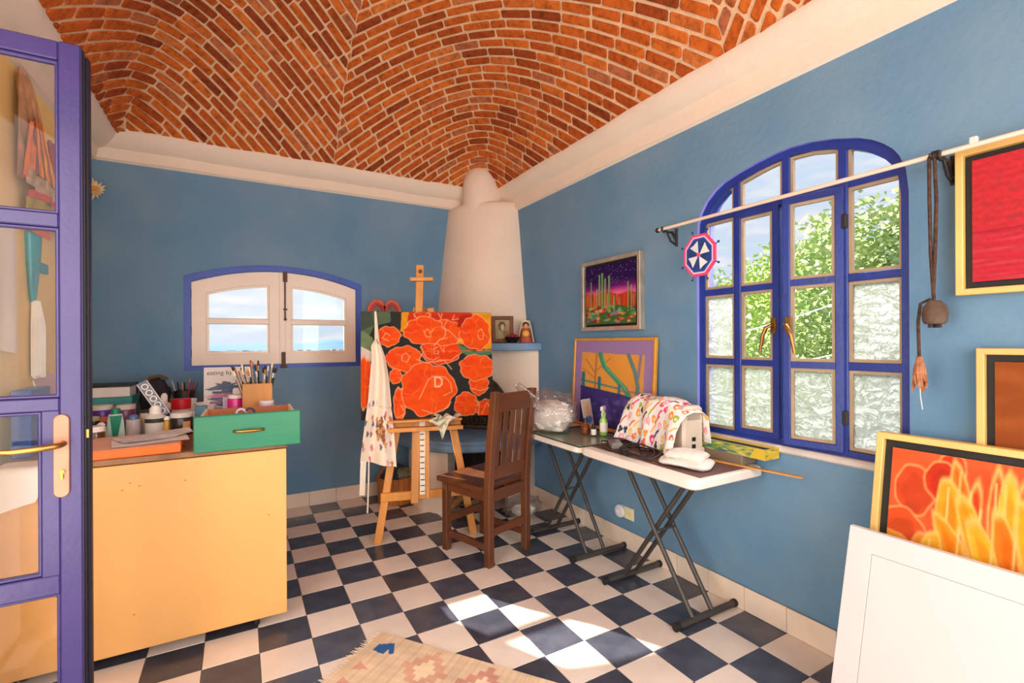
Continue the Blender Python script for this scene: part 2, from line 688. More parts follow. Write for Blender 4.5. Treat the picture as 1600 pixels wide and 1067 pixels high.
white_tile = M('white_cement_tile', (226, 213, 202), rough=0.24, var=0.05, scale=7, rand=0.05, bump=0.06, bscale=40)
base_tile = M('cream_baseboard_tile', (232, 216, 200), rough=0.35, var=0.05, scale=8, rand=0.05)
clear = glass_mat('clear_window_glass', gloss=0.02)
door_glass = glass_mat('door_glass', gloss=0.02)
crinkle = crinkle_glass()
brickm = brick_mat()


def wall(name, fmap, outer, holes, thick, mats):
    """slab with openings: fmap(a,b,d) -> point, d = depth into the wall"""
    bm = bmesh.new()
    loops, edges = [], []
    for lp in [outer] + holes:
        vs = [bm.verts.new((a, b, 0)) for a, b in lp]
        loops.append(vs)
        edges += [bm.edges.new((vs[i], vs[(i + 1) % len(vs)])) for i in range(len(vs))]
    bmesh.ops.triangle_fill(bm, use_beauty=True, use_dissolve=False, edges=edges)
    bm.verts.index_update()
    pts = [(v.co.x, v.co.y) for v in bm.verts]
    tris = [[v.index for v in f.verts] for f in bm.faces]
    lidx = [[v.index for v in l] for l in loops]
    bm.free()
    n = len(pts)
    mb = MB()
    mb.add([fmap(a, b, 0) for a, b in pts] + [fmap(a, b, thick) for a, b in pts], [])
    for t in tris:
        mb.f.append(tuple(t))
        mb.mi.append(0)
        mb.f.append(tuple(i + n for i in reversed(t)))
        mb.mi.append(2)
    for k, l in enumerate(lidx):
        for i in range(len(l)):
            a, b = l[i], l[(i + 1) % len(l)]
            mb.f.append((a, b, b + n, a + n))
            mb.mi.append(1 if k else 2)
    return struct(name, mb, mats)


def arc1(x0, x1, zs, rise, n=16):
    xm, hw = (x0 + x1) / 2, (x1 - x0) / 2
    return [(x1 - (x1 - x0) * i / n, zs + rise * (1 - ((x1 - (x1 - x0) * i / n - xm) / hw) ** 2)) for i in range(n + 1)]


W1 = [(-0.340, 1.078), (0.872, 1.078)] + arc1(-0.340, 0.872, 1.745, 0.11)
_w2 = [(1.686, 0.80), (1.686, 1.75), (1.680, 1.876), (1.660, 1.930), (1.628, 1.979), (1.580, 2.020), (1.528, 2.048), (1.45, 2.070), (1.359, 2.088),
       (1.28, 2.100), (1.21, 2.104), (1.12, 2.097), (1.03, 2.078), (0.939, 2.048), (0.890, 2.022), (0.855, 1.995), (0.825, 1.965), (0.806, 1.935),
       (0.786, 1.880), (0.778, 1.800), (0.778, 0.80)]
W2 = _w2[::-1]

wall('wall_back', lambda a, b, d: (a, YB + d, b), [(XL - 0.2, 0), (XR + 0.22, 0), (XR + 0.22, 2.74), (XL - 0.2, 2.74)], [W1], 0.16, [blue_wall, cobalt, white_plaster])
wall('wall_right', lambda a, b, d: (XR + d, a, b), [(YF - 0.2, 0), (YB, 0), (YB, 2.74), (YF - 0.2, 2.74)], [W2], 0.13, [blue_wall, lavender, white_plaster])
wall('wall_left', lambda a, b, d: (XL - d, a, b), [(YF - 0.2, 0), (YB, 0), (YB, 2.74), (YF - 0.2, 2.74)],
     [[(0.95, 0.02), (1.87, 0.02), (1.87, 2.2), (0.95, 2.2)]], 0.2, [yellow_wall, white_plaster, white_plaster])
wall('wall_front', lambda a, b, d: (a, YF - d, b), [(XL, 0), (XR, 0), (XR, 2.74), (XL, 2.74)],
     [[(-0.45, 0.6), (1.55, 0.6), (1.55, 2.3), (-0.45, 2.3)]], 0.2, [blue_wall, white_plaster, white_plaster])


# ------------------------------------------------------------------ floor of cement tiles
T = 0.2
GX, GY = 3.3288 * T, 11.075 * T
fb = MB().box(XL, XR, YF, YB, -0.08, -0.0035)
floor = struct('floor', fb, grout)


def project(p):
    d = Vector(p) - Vector((0, 0, EYE))
    zz = d.dot(fw)
    if zz < 0.05:
        return None
    return 800 + 747 * d.dot(r2) / zz, 534.25 - 747 * d.dot(u2) / zz


def tile_mb(x0, x1, y0, y1, h=0.03, b=0.0012):
    mb = MB()
    vs = [(x0, y0, -h), (x1, y0, -h), (x1, y1, -h), (x0, y1, -h), (x0, y0, -b), (x1, y0, -b), (x1, y1, -b), (x0, y1, -b),
          (x0 + b, y0 + b, 0), (x1 - b, y0 + b, 0), (x1 - b, y1 - b, 0), (x0 + b, y1 - b, 0)]
    fs = [(0, 1, 5, 4), (1, 2, 6, 5), (2, 3, 7, 6), (3, 0, 4, 7), (4, 5, 9, 8), (5, 6, 10, 9), (6, 7, 11, 10), (7, 4, 8, 11), (8, 9, 10, 11)]
    return mb.add(vs, fs)


g_ = 0.0011
shared = {}
rest = {0: MB(), 1: MB()}
for i in range(-9, 8):
    for j in range(-18, 10):
        x0, x1 = max(i * T + GX, XL) + g_, min((i + 1) * T + GX, XR) - g_
        y0, y1 = max(j * T + GY, YF) + g_, min((j + 1) * T + GY, YB) - g_
        if x1 - x0 < 0.01 or y1 - y0 < 0.01:
            continue
        dark = (i + j) % 2
        mt = black_tile if dark else white_tile
        seen = False
        for px, py in ((x0, y0), (x1, y0), (x0, y1), (x1, y1)):
            q = project((px, py, 0))
            if q and -30 < q[0] < 1630 and q[1] < 1100:
                seen = True
        cx, cy = (x0 + x1) / 2, (y0 + y1) / 2
        dz = rnd.uniform(-0.0006, 0.0006)
        if not seen or (cx < -0.1 and cy > 2.9):
            t_ = tile_mb(x0, x1, y0, y1)
            rest[dark].add(t_.v, t_.f)
            continue
        full = abs(x1 - x0 - T + 2 * g_) < 1e-4 and abs(y1 - y0 - T + 2 * g_) < 1e-4
        if full and dark in shared:
            o = obj('tile', None, None, floor, mesh=shared[dark])
        else:
            o = obj('tile', tile_mb(x0 - cx, x1 - cx, y0 - cy, y1 - cy), mt, floor)
            if full:
                shared[dark] = o.data
        o.location = (cx, cy, dz)
for k in (0, 1):
    obj('tiles_out_of_sight', rest[k], black_tile if k else white_tile, floor, kind='stuff')

# baseboards of cream tiles
bb = struct('baseboard_back', MB().box(XL + 0.02, XR, YB - 0.010, YB + 0.01, -0.002, 0.108), grout)
for i in range(-9, 8):
    x0, x1 = max(i * T + GX, XL) + 0.001, min((i + 1) * T + GX, XR) - 0.001
    if x1 > x0 + 0.01:
        obj('tile', MB().box(x0, x1, YB - 0.0165, YB - 0.008, 0.001, 0.1105), base_tile, bb, bevel=0.0015)
br = struct('baseboard_right', MB().box(XR - 0.010, XR + 0.01, YF, YB - 0.02, -0.002, 0.108), grout)
for j in range(-18, 10):
    y0, y1 = max(j * T + GY, YF) + 0.001, min((j + 1) * T + GY, YB - 0.02) - 0.001
    if y1 > y0 + 0.01:
        obj('tile', MB().box(XR - 0.0165, XR - 0.008, y0, y1, 0.001, 0.1105), base_tile, br, bevel=0.0015)
bl = struct('baseboard_left', MB().box(XL - 0.01, XL + 0.015, 1.9, YB - 0.02, 0.0, 0.11), base_tile)

# plaster cornices
PROF_B = [(-0.03, 2.42), (0.0, 2.466), (0.022, 2.478), (0.03, 2.520), (0.034, 2.545), (0.058, 2.556), (0.085, 2.580), (0.108, 2.610), (0.120, 2.640), (0.119, 2.652), (0.07, 2.68), (-0.03, 2.70)]
PROF_R = [(d, z - 0.052) for d, z in PROF_B]
PROF_R[:3] = [(-0.03, 2.36), (0.0, 2.392), (0.022, 2.404)]


def cornice(name, fmap, prof, L0, L1, n=24):
    mb = MB()
    k = len(prof)
    for s_ in range(n + 1):
        t = L0 + (L1 - L0) * s_ / n
        for d, z in prof:
            w = 0.003 * math.sin(t * 5.1 + z * 9) + 0.002 * math.sin(t * 13.0)
            mb.v.append(fmap(d + (w if d > 0.01 else 0), t, z + (w if 0 < d else 0) * 0.7))
    for s_ in range(n):
        for i in range(k - 1):
            mb.f.append((s_ * k + i, s_ * k + i + 1, (s_ + 1) * k + i + 1, (s_ + 1) * k + i))
    mb.f.append(tuple(range(k)))
    mb.f.append(tuple(n * k + i for i in range(k - 1, -1, -1)))
    return struct(name, mb, white_plaster, smooth=40)


cornice('trim_1', lambda d, t, z: (t, YB - d, z), PROF_B, XL, XR - 0.02)
cornice('trim_2', lambda d, t, z: (XR - d, t, z), PROF_R, YF, YB - 0.02)
cornice('trim_3', lambda d, t, z: (XL + d * 1.25, t, z - 0.012), PROF_B, YF, YB - 0.02)
cornice('trim_4', lambda d, t, z: (t, YF + d, z), PROF_B, XL, XR)

# ------------------------------------------------------------------ brick vault
VX0, VX1, VY0, VY1, VZ, VH = XL + 0.15, XR - 0.10, YF + 0.10, YB - 0.10, 2.597, 1.10
VA, VB = (VX1 - VX0) / 2, (VY1 - VY0) / 2
VXM, VYM = (VX0 + VX1) / 2, (VY0 + VY1) / 2


def vz(p, q):
    """rise of the vault above its springing, p and q measured in from the two nearest sides"""
    f1 = 1.20 * (1 - (1 - p / VA) ** 2)
    f2 = 1.40 * (1 - (1 - q / VB) ** 2)
    if f1 < 1e-6 or f2 < 1e-6:
        return 0.0
    return (f1 ** -1.9 + f2 ** -1.9) ** (-1 / 1.9)


def vbase(x, p, q):
    """springing level: the end walls sit a little higher than the long walls"""
    t = (x - VX0) / (VX1 - VX0)
    side = 2.622 + (2.583 - 2.622) * t
    return side + (2.640 - side) * p / (p + q + 0.01)


shell = MB()
NU, NV = 60, 100


def shell_pt(u, v):
    x, y = VX0 - 0.08 + (VX1 - VX0 + 0.16) * u, VY0 - 0.08 + (VY1 - VY0 + 0.16) * v
    p, q = VA - abs(x - VXM), VB - abs(y - VYM)
    z = vz(max(p, 0), max(q, 0)) if (p > 0 and q > 0) else -0.02
    return (x, y, vbase(x, max(p, 0), max(q, 0)) + z)


shell.grid(shell_pt, NU, NV)
top = MB().grid(lambda u, v: (lambda P: (P[0], P[1], P[2] + 0.12))(shell_pt(u, v)), NU, NV)
n0 = len(shell.v)
shell.add(top.v, [tuple(reversed(f)) for f in top.f])
edge = [i for i in range(NU + 1)] + [j * (NU + 1) + NU for j in range(1, NV + 1)] + [NV * (NU + 1) + i for i in range(NU - 1, -1, -1)] + [j * (NU + 1) for j in range(NV - 1, 0, -1)]
for i in range(len(edge)):
    a, b = edge[i], edge[(i + 1) % len(edge)]
    shell.f.append((a, b, b + n0, a + n0))
    shell.mi.append(0)
ceiling = struct('ceiling', shell, mortar, smooth=60)

AL, BE, GZ = 0.080, 0.095, 0.45


def kap(p, q):
    return p / AL + q / BE + GZ * vz(p, q) / AL


def solve(k, s):
    """(course coordinate, along coordinate) -> plan offsets p,q; unclipped"""
    lo, hi = abs(s), abs(s) + 90.0
    for _ in range(34):
        t = (lo + hi) / 2
        p, q = AL * (t + s) / 2, BE * (t - s) / 2
        pc, qc = min(max(p, 0), VA), min(max(q, 0), VB)
        kk = p / AL + q / BE + GZ * vz(pc, qc) / AL
        if kk < k:
            lo = t
        else:
            hi = t
    return AL * (lo + s) / 2, BE * (lo - s) / 2


def clip(poly, a, b):
    for ax, lim, sg in ((0, 0.0, 1), (0, a, -1), (1, 0.0, 1), (1, b, -1)):
        out = []
        for i in range(len(poly)):
            P, Q = poly[i], poly[(i + 1) % len(poly)]
            fp, fq = sg * (P[ax] - lim), sg * (Q[ax] - lim)
            if fp >= 0:
                out.append(P)
            if (fp >= 0) != (fq >= 0):
                t = fp / (fp - fq)
                out.append((P[0] + (Q[0] - P[0]) * t, P[1] + (Q[1] - P[1]) * t))
        poly = out
        if len(poly) < 3:
            return []
    return poly


def vnorm(p, q, sx, sy):
    h = 0.004
    zp = (vz(min(p + h, VA), q) - vz(max(p - h, 0), q)) / (min(p + h, VA) - max(p - h, 0))
    zq = (vz(p, min(q + h, VB)) - vz(p, max(q - h, 0))) / (min(q + h, VB) - max(q - h, 0))
    return Vector((-zp * sx, -zq * sy, -1)).normalized()


bricks = []
brnd = random.Random(5)
kmax = int(kap(VA, VB)) + 1
for sx in (1, -1):
    for sy in (1, -1):
        for k in range(kmax):
            mid = k + 0.5
            # s range that stays inside the quadrant
            s_lo, s_hi = -mid, mid
            s = s_lo - brnd.uniform(0, 2.6)
            while s < s_hi:
                p, q = solve(mid, max(min(s, s_hi), s_lo))
                # metric along the course
                e = 0.15
                p2, q2 = solve(mid, max(min(s, s_hi), s_lo) + e)
                c0 = (min(max(p, 0), VA), min(max(q, 0), VB))
                c1 = (min(max(p2, 0), VA), min(max(q2, 0), VB))
                d3 = math.sqrt((p2 - p) ** 2 + (q2 - q) ** 2 + (vz(*c1) - vz(*c0)) ** 2)
                L = brnd.choice((0.185, 0.195, 0.20, 0.205, 0.215, 0.20)) if brnd.random() < 0.93 else 0.11
                ds = e * L / max(d3, 1e-4)
                j = 0.075
                mk = 0.5 * 0.28
                gm = e * 0.006 / max(d3, 1e-4)
                quad = []
                for kk, ss in ((k + mk, s + gm), (k + mk, s + ds - gm), (k + 1 - mk, s + ds - gm), (k + 1 - mk, s + gm)):
                    if abs(ss) > kk:
                        # stay on the wall line: push to nearest feasible, clipped later
                        quad.append((AL * (kk + ss) / 2, BE * (kk - ss) / 2))
                    else:
                        quad.append(solve(kk, ss))
                s += ds
                lap = 0.006 * (1 if k % 2 else -1)
                pl = clip(quad, VA - 0.003 + sx * lap, VB - 0.003 + sy * lap)
                if len(pl) < 3:
                    continue
                # knock the corners off
                cut = []
                for i in range(len(pl)):
                    P0, P1, P2_ = pl[i - 1], pl[i], pl[(i + 1) % len(pl)]
                    l0, l1 = math.hypot(P0[0] - P1[0], P0[1] - P1[1]), math.hypot(P2_[0] - P1[0], P2_[1] - P1[1])
                    c0, c1_ = min(0.3, 0.0055 / max(l0, 1e-4)), min(0.3, 0.0055 / max(l1, 1e-4))
                    cut += [(P1[0] + (P0[0] - P1[0]) * c0, P1[1] + (P0[1] - P1[1]) * c0), (P1[0] + (P2_[0] - P1[0]) * c1_, P1[1] + (P2_[1] - P1[1]) * c1_)]
                pl = cut
                ar = abs(sum(pl[i][0] * pl[(i + 1) % len(pl)][1] - pl[(i + 1) % len(pl)][0] * pl[i][1] for i in range(len(pl)))) / 2
                if ar < 0.00012:
                    continue
                cp = (sum(a for a, b in pl) / len(pl), sum(b for a, b in pl) / len(pl))
                lift = 0.004 + brnd.uniform(0, 0.006)
                base, mid_, face = [], [], []
                tilt = (brnd.uniform(-0.012, 0.012), brnd.uniform(-0.012, 0.012))
                for a, b in pl:
                    nn = vnorm(a, b, sx, sy)
                    P = Vector((VXM + sx * (VA - a), VYM + sy * (VB - b), vbase(VXM + sx * (VA - a), a, b) + vz(a, b)))
                    a2, b2 = a + (cp[0] - a) * 0.09, b + (cp[1] - b) * 0.09
                    P2 = Vector((VXM + sx * (VA - a2), VYM + sy * (VB - b2), vbase(VXM + sx * (VA - a2), a2, b2) + vz(a2, b2)))
                    hh = lift + tilt[0] * (a - cp[0]) * 2 + tilt[1] * (b - cp[1]) * 2
                    jit = Vector((brnd.uniform(-1, 1), brnd.uniform(-1, 1), 0)) * 0.0018
                    base.append(P - nn * 0.02)
                    mid_.append(P + nn * (hh - 0.003) + jit)
                    face.append(P2 + nn * hh + jit)
                m_ = len(pl)
                fs = [tuple(2 * m_ + i for i in range(m_))]
                for i in range(m_):
                    i2 = (i + 1) % m_
                    fs += [(i, i2, m_ + i2, m_ + i), (m_ + i, m_ + i2, 2 * m_ + i2, 2 * m_ + i)]
                scr = [project(P) for P in face]
                size = 0
                if all(scr):
                    cx = sum(a for a, b in scr) / m_
                    cy = sum(b for a, b in scr) / m_
                    if -20 < cx < 1620 and -15 < cy < 1067:
                        size = abs(sum(scr[i][0] * scr[(i + 1) % m_][1] - scr[(i + 1) % m_][0] * scr[i][1] for i in range(m_))) / 2
                bricks.append((size, base + mid_ + face, fs))
bricks.sort(key=lambda t: -t[0])
for size, vs, fs in bricks[:300]:
    obj('brick', MB().add(vs, fs), brickm, ceiling)
bulk = MB()
for size, vs, fs in bricks[300:]:
    bulk.add(vs, fs)
obj('bricks', bulk, brickm, ceiling, kind='stuff')
print('bricks', len(bricks), 'in view', sum(1 for b in bricks if b[0] > 0))

# ------------------------------------------------------------------ window 1: low casement pair in the back wall
cream_paint = M('cream_white_gloss_paint', (238, 222, 208), rough=0.35, var=0.03, scale=6, bump=0.05, bscale=40)
rust = M('rusty_brown_iron', (92, 66, 52), rough=0.6, var=0.3, scale=30, bump=0.3, bscale=120)
brass = M('aged_brass', (176, 132, 70), rough=0.35, metal=0.9, var=0.25, scale=20)
dark_iron = M('dark_wrought_iron', (34, 31, 32), rough=0.5, var=0.2, scale=30, bump=0.15)


def inset1(d, n=16):
    return [(-0.340 + d, 1.078 + d * 0.75), (0.872 - d, 1.078 + d * 0.75)] + [(x, z - d) for x, z in arc1(-0.340 + d, 0.872 - d, 1.745 + 0.004, 0.107, n)]


win1 = struct('window_1', MB().ring(inset1(-0.003), inset1(0.042), YB + 0.004, YB + 0.07, axis='y'), M('bright_cobalt_frame_paint', (40, 78, 182), rough=0.4, var=0.1, scale=9), label='cobalt blue segmental frame')
top1 = lambda x: 1.703 + 0.107 * (1 - ((x - 0.266) / 0.564) ** 2)
for x0, x1, g0, g1, nm in ((-0.296, 0.268, -0.206, 0.193, 'left'), (0.300, 0.828, 0.346, 0.752, 'right')):
    xs = [x1 - (x1 - x0) * i / 8 for i in range(9)]
    gx = [g1 - (g1 - g0) * i / 8 for i in range(9)]
    out = [(x0, 1.110), (x1, 1.110)] + [(x, top1(x) - 0.003) for x in xs]
    inn = [(g0, 1.192), (g1, 1.192)] + [(x, top1(x) - 0.105) for x in gx]
    c = obj('casement', MB().ring(out, inn, YB + 0.012, YB + 0.052, axis='y'), cream_paint, win1, bevel=0.003)
    obj('muntin', MB().box(g0 - 0.004, g1 + 0.004, YB + 0.016, YB + 0.048, 1.407, 1.452), cream_paint, c, bevel=0.006)
    bead = [(g0 + 0.014, 1.206), (g1 - 0.014, 1.206)] + [(g1 - 0.014 - (g1 - g0 - 0.028) * i / 8, top1(g1 - 0.014 - (g1 - g0 - 0.028) * i / 8) - 0.119) for i in range(9)]
    obj('glazing_bead', MB().ring(inn, bead, YB + 0.028, YB + 0.046, axis='y'), cream_paint, c)
    for z0, z1 in ((1.19, 1.41), (1.445, None)):
        if z1:
            pm = MB().box(g0 - 0.004, g1 + 0.004, YB + 0.034, YB + 0.038, z0, z1)
        else:
            pm = MB().prism([(g0 - 0.004, z0), (g1 + 0.004, z0)] + [(x, top1(x) - 0.10) for x in gx], YB + 0.034, YB + 0.038, axis='y')
        obj('pane', pm, clear, c)
obj('meeting_strip', MB().box(0.262, 0.306, YB + 0.006, YB + 0.014, 1.112, 1.806), cream_paint, win1, bevel=0.003)
esp = obj('espagnolette_bolt', MB().cyl((0.302, YB - 0.006, 1.44), (0.302, YB - 0.006, 1.80), 0.006, n=8).box(0.288, 0.318, YB - 0.014, YB + 0.008, 1.735, 1.81)
          .cyl((0.288, YB - 0.006, 1.525), (0.318, YB - 0.006, 1.525), 0.006, n=8).box(0.294, 0.312, YB - 0.024, YB + 0.008, 1.44, 1.456), rust, win1, bevel=0.002, label='rusty brown iron bolt')
obj('bolt_socket', MB().box(0.276, 0.304, YB - 0.012, YB + 0.008, 1.095, 1.20).box(0.268, 0.316, YB - 0.018, YB + 0.008, 1.080, 1.098), rust, win1, bevel=0.004, label='rusty iron lower bolt socket')
for z in (1.20, 1.36, 1.62):
    obj('hinge', MB().cyl((-0.300, YB + 0.010, z - 0.03), (-0.300, YB + 0.010, z + 0.03), 0.006, n=8), rust, win1)

# ------------------------------------------------------------------ window 2: arched steel window in the right wall
XW = XR + 0.018
tan_bead = M('tan_putty_bead', (168, 148, 122), rough=0.6, var=0.1, scale=10)


def arch2(d):
    cx, cz = 1.232, 1.45
    out = []
    for y, z in _w2:
        yy = y + (d if y < cx else -d) * min(1.0, abs(y - cx) / 0.25)
        zz = z + d if z < 0.9 else (z - d * min(1.0, max(0, (z - 1.75)) / 0.25))
        out.append((yy, zz))
    return out


def top2(y):
    pts = sorted(_w2[2:-2])
    for (a, b), (c, d) in zip(pts[:-1], pts[1:]):
        if a <= y <= c:
            return b + (d - b) * (y - a) / max(c - a, 1e-6)
    return 1.85


win2 = struct('window_2', MB().ring(arch2(-0.004), arch2(0.030), XW, XW + 0.045, axis='x'), cobalt, label='cobalt blue arched window frame')
MULL = (1.472, 1.232, 1.003)
for y in MULL:
    obj('mullion', MB().box(XW + 0.002, XW + 0.042, y - 0.017, y + 0.017, 0.82, top2(y) - 0.01), cobalt, win2, bevel=0.003)
obj('transom', MB().box(XW + 0.004, XW + 0.040, 0.785, 1.680, 1.872, 1.902), cobalt, win2, bevel=0.003)
for y0, y1 in ((1.488, 1.678), (0.786, 0.988)):
    for z in (1.515, 1.165):
        obj('glazing_bar', MB().box(XW + 0.004, XW + 0.038, y0, y1, z - 0.016, z + 0.016), cobalt, win2, bevel=0.003)


def bead_rect(y0, y1, z0, z1, w=0.013, x0=None, x1=None):
    x0 = XW + 0.012 if x0 is None else x0
    x1 = XW + 0.030 if x1 is None else x1
    return MB().ring([(y0, z0), (y1, z0), (y1, z1), (y0, z1)], [(y0 + w, z0 + w), (y1 - w, z0 + w), (y1 - w, z1 - w), (y0 + w, z1 - w)], x0, x1, axis='x')


for y0, y1 in ((1.489, 1.657), (0.806, 0.986)):
    for z0, z1, mt in ((1.531, 1.872, clear), (1.181, 1.499, crinkle), (0.832, 1.149, crinkle)):
        b = obj('glazing_bead', bead_rect(y0, y1, z0, z1), tan_bead, win2, label='tan putty bead')
        obj('pane', MB().box(XW + 0.018, XW + 0.022, y0, y1, z0, z1), mt, b, label='crinkled obscure glass' if mt is crinkle else None)
# arched top lights
for y0, y1 in ((1.489, 1.655), (1.249, 1.455), (1.020, 1.215), (0.812, 0.986)):
    ys = [y1 - (y1 - y0) * i / 8 for i in range(9)]
    lim = lambda y: top2(y) - 0.033
    out = [(y0, 1.902), (y1, 1.902)] + [(y, max(lim(y), 1.91)) for y in ys]
    ym, zm = (y0 + y1) / 2, 1.97
    inn = [(y0 + 0.012, 1.914), (y1 - 0.012, 1.914)] + [(y + (0.012 if y < ym - 0.02 else (-0.012 if y > ym + 0.02 else 0)) * min(1, abs(y - ym) / 0.06), max(lim(y) - 0.013, 1.916)) for y in ys]
    b = obj('glazing_bead', MB().ring(out, inn, XW + 0.012, XW + 0.030, axis='x'), tan_bead, win2, label='tan putty bead')
    obj('pane', MB().prism(out, XW + 0.018, XW + 0.022, axis='x'), clear, b)


def casement2(y0, y1, z0, z1, M4, hinge_right):
    fr = MB()
    s = 0.030
    X0, X1 = XW - 0.004, XW + 0.030
    fr.ring([(y0, z0), (y1, z0), (y1, z1), (y0, z1)], [(y0 + s, z0 + s), (y1 - s, z0 + s), (y1 - s, z1 - s), (y0 + s, z1 - s)], X0, X1, axis='x')
    fr.v = [tuple(M4 @ Vector(p)) for p in fr.v]
    c = obj('casement', fr, cobalt, win2, bevel=0.003)
    bars = (z0, 1.165, 1.515, z1)
    for z in bars[1:3]:
        b = MB().box(X0 + 0.003, X1 - 0.003, y0 + s, y1 - s, z - 0.014, z + 0.014)
        b.v = [tuple(M4 @ Vector(p)) for p in b.v]
        obj('glazing_bar', b, cobalt, c)
    for k in range(3):
        a, b_ = bars[k] + (s if k == 0 else 0.014), bars[k + 1] - (s if k == 2 else 0.014)
        bd = bead_rect(y0 + s, y1 - s, a, b_, x0=X0 + 0.008, x1=X0 + 0.024)
        bd.v = [tuple(M4 @ Vector(p)) for p in bd.v]
        obj('glazing_bead', bd, tan_bead, c, label='tan putty bead')
        pm = MB().box(X0 + 0.014, X0 + 0.018, y0 + s, y1 - s, a, b_)
        pm.v = [tuple(M4 @ Vector(p)) for p in pm.v]
        obj('pane', pm, crinkle if k == 0 else clear, c, label='crinkled obscure glass' if k == 0 else None)
    return c


casement2(1.262, 1.478, 0.822, 1.884, Matrix.Identity(4), False)
piv = Vector((XW - 0.004, 0.998, 0))
Mopen = Matrix.Translation(piv) @ Matrix.Rotation(math.radians(9), 4, 'Z') @ Matrix.Translation(-piv)
casement2(0.998, 1.226, 0.818, 1.884, Mopen, True)
for z in (0.96, 1.74):
    obj('hinge', MB().box(XW - 0.010, XW + 0.006, 0.985, 1.003, z - 0.028, z + 0.028), dark_iron, win2, bevel=0.002)
for yh, dx in ((1.282, -0.006), (1.196, -0.040)):
    hx = XW + dx
    dy = 0.028 if yh > 1.24 else -0.028
    pts = [(hx, yh, 1.335), (hx - 0.030, yh, 1.335), (hx - 0.036, yh + dy * 0.5, 1.325), (hx - 0.036, yh + dy * 1.1, 1.29), (hx - 0.034, yh + dy * 1.6, 1.215)]
    obj('window_handle', MB().tube(pts, [0.009, 0.008, 0.009, 0.0085, 0.006], n=8).box(hx - 0.006, hx + 0.002, yh - 0.011, yh + 0.011, 1.30, 1.37), brass, win2, smooth=50, label='brass lever handle')
sill = M('pale_sill_plaster', (206, 202, 200), rough=0.55, var=0.08, scale=14, bump=0.15)
obj('windowsill', MB().box(XR - 0.014, XR + 0.15, 0.75, 1.71, 0.775, 0.806), sill, win2, bevel=0.008)

# ------------------------------------------------------------------ door 1: glazed leaf standing open at the left
violet = M('violet_blue_door_paint', (54, 46, 104), rough=0.34, var=0.10, scale=5, bump=0.08, bscale=60, rgb2=(66, 52, 112))
door = struct('door_1', MB().box(-0.462, -0.410, 1.88, 1.925, 0.012, 2.162), violet, bevel=0.004, label='violet blue glazed door leaf')
YD0, YD1 = 1.88, 1.925
LX = -0.826
obj('hinge_stile', MB().box(LX, LX + 0.05, YD0, YD1, 0.012, 2.162), violet, door, bevel=0.004)
for z0, z1 in ((2.106, 2.160), (1.612, 1.652), (1.072, 1.110), (0.534, 0.590), (0.012, 0.14)):
    obj('rail', MB().box(LX + 0.05, -0.462, YD0 + 0.001, YD1 - 0.001, z0, z1), violet, door, bevel=0.003)
obj('lock_stile', MB().box(-0.502, -0.461, YD0 + 0.001, YD1 - 0.001, 0.588, 1.074), violet, door, bevel=0.003)
for z0, z1, x1 in ((1.652, 2.106, -0.462), (1.110, 1.612, -0.462), (0.590, 1.072, -0.502), (0.14, 0.534, -0.462)):
    w = 0.010
    obj('glazing_bead', MB().ring([(LX + 0.05, z0), (x1, z0), (x1, z1), (LX + 0.05, z1)], [(LX + 0.05 + w, z0 + w), (x1 - w, z0 + w), (x1 - w, z1 - w), (LX + 0.05 + w, z1 - w)],
                                  YD0 + 0.010, YD0 + 0.030, axis='y'), violet, door, bevel=0.003)
    obj('pane', MB().box(LX + 0.05, x1, YD0 + 0.020, YD0 + 0.024, z0, z1), door_glass, door)
obj('weather_strip', MB().box(-0.4105, -0.408, YD0 + 0.003, YD0 + 0.024, 0.02, 2.155).box(-0.409, -0.404, YD0 + 0.010, YD0 + 0.020, 0.02, 2.15), M('dark_navy_edge', (24, 20, 44), rough=0.5), door, label='dark rubber strip on the closing edge')
obj('rebate_edge', MB().box(-0.412, -0.396, YD0 + 0.024, YD1 + 0.004, 0.012, 2.140), M('dark_navy_edge', (24, 20, 44), rough=0.5), door, bevel=0.003)
copper = M('copper_pink_lock_plate', (176, 122, 100), rough=0.45, metal=0.55, var=0.15, scale=12)
cx_, hw = -0.4565, 0.0185
plate = [(cx_ + hw * math.cos(a) , 1.044 + hw * math.sin(a)) for a in [PI * i / 8 for i in range(9)]] + [(cx_ - hw * math.cos(a), 0.836 - hw * math.sin(a)) for a in [PI * i / 8 for i in range(9)]]
pl_ = obj('lock_plate', MB().prism(plate, YD0 - 0.006, YD0 + 0.001, axis='y'), copper, door, bevel=0.002, label='copper coloured lock plate')
obj('lever_handle', MB().tube([(-0.452, YD0 - 0.004, 0.976), (-0.452, YD0 - 0.036, 0.976), (-0.460, YD0 - 0.046, 0.976), (-0.50, YD0 - 0.050, 0.972), (-0.55, YD0 - 0.050, 0.970), (-0.588, YD0 - 0.044, 0.973)],
                              [0.009, 0.008, 0.009, 0.0085, 0.008, 0.006], n=10), brass, door, smooth=50, label='brass lever handle')
obj('key_cylinder', MB().lathe([(0.0001, 0), (0.007, 0), (0.007, 0.008), (0.0001, 0.008)], (cx_ + 0.002, YD0 - 0.010, 0.893), n=12, axis='y').box(cx_ - 0.001, cx_ + 0.005, YD0 - 0.011, YD0 - 0.005, 0.872, 0.893), brass, pl_)
obj('latch_plate', MB().box(-0.4105, -0.4085, YD0 + 0.004, YD0 + 0.022, 0.835, 1.06).box(-0.412, -0.398, YD0 + 0.012, YD0 + 0.030, 0.985, 1.01), brass, door, label='brass latch plate on the closing edge')
# ------------------------------------------------------------------ outside: hillside, plain, hills, trees
def sstep(t):
    t = min(1, max(0, t))
    return t * t * (3 - 2 * t)


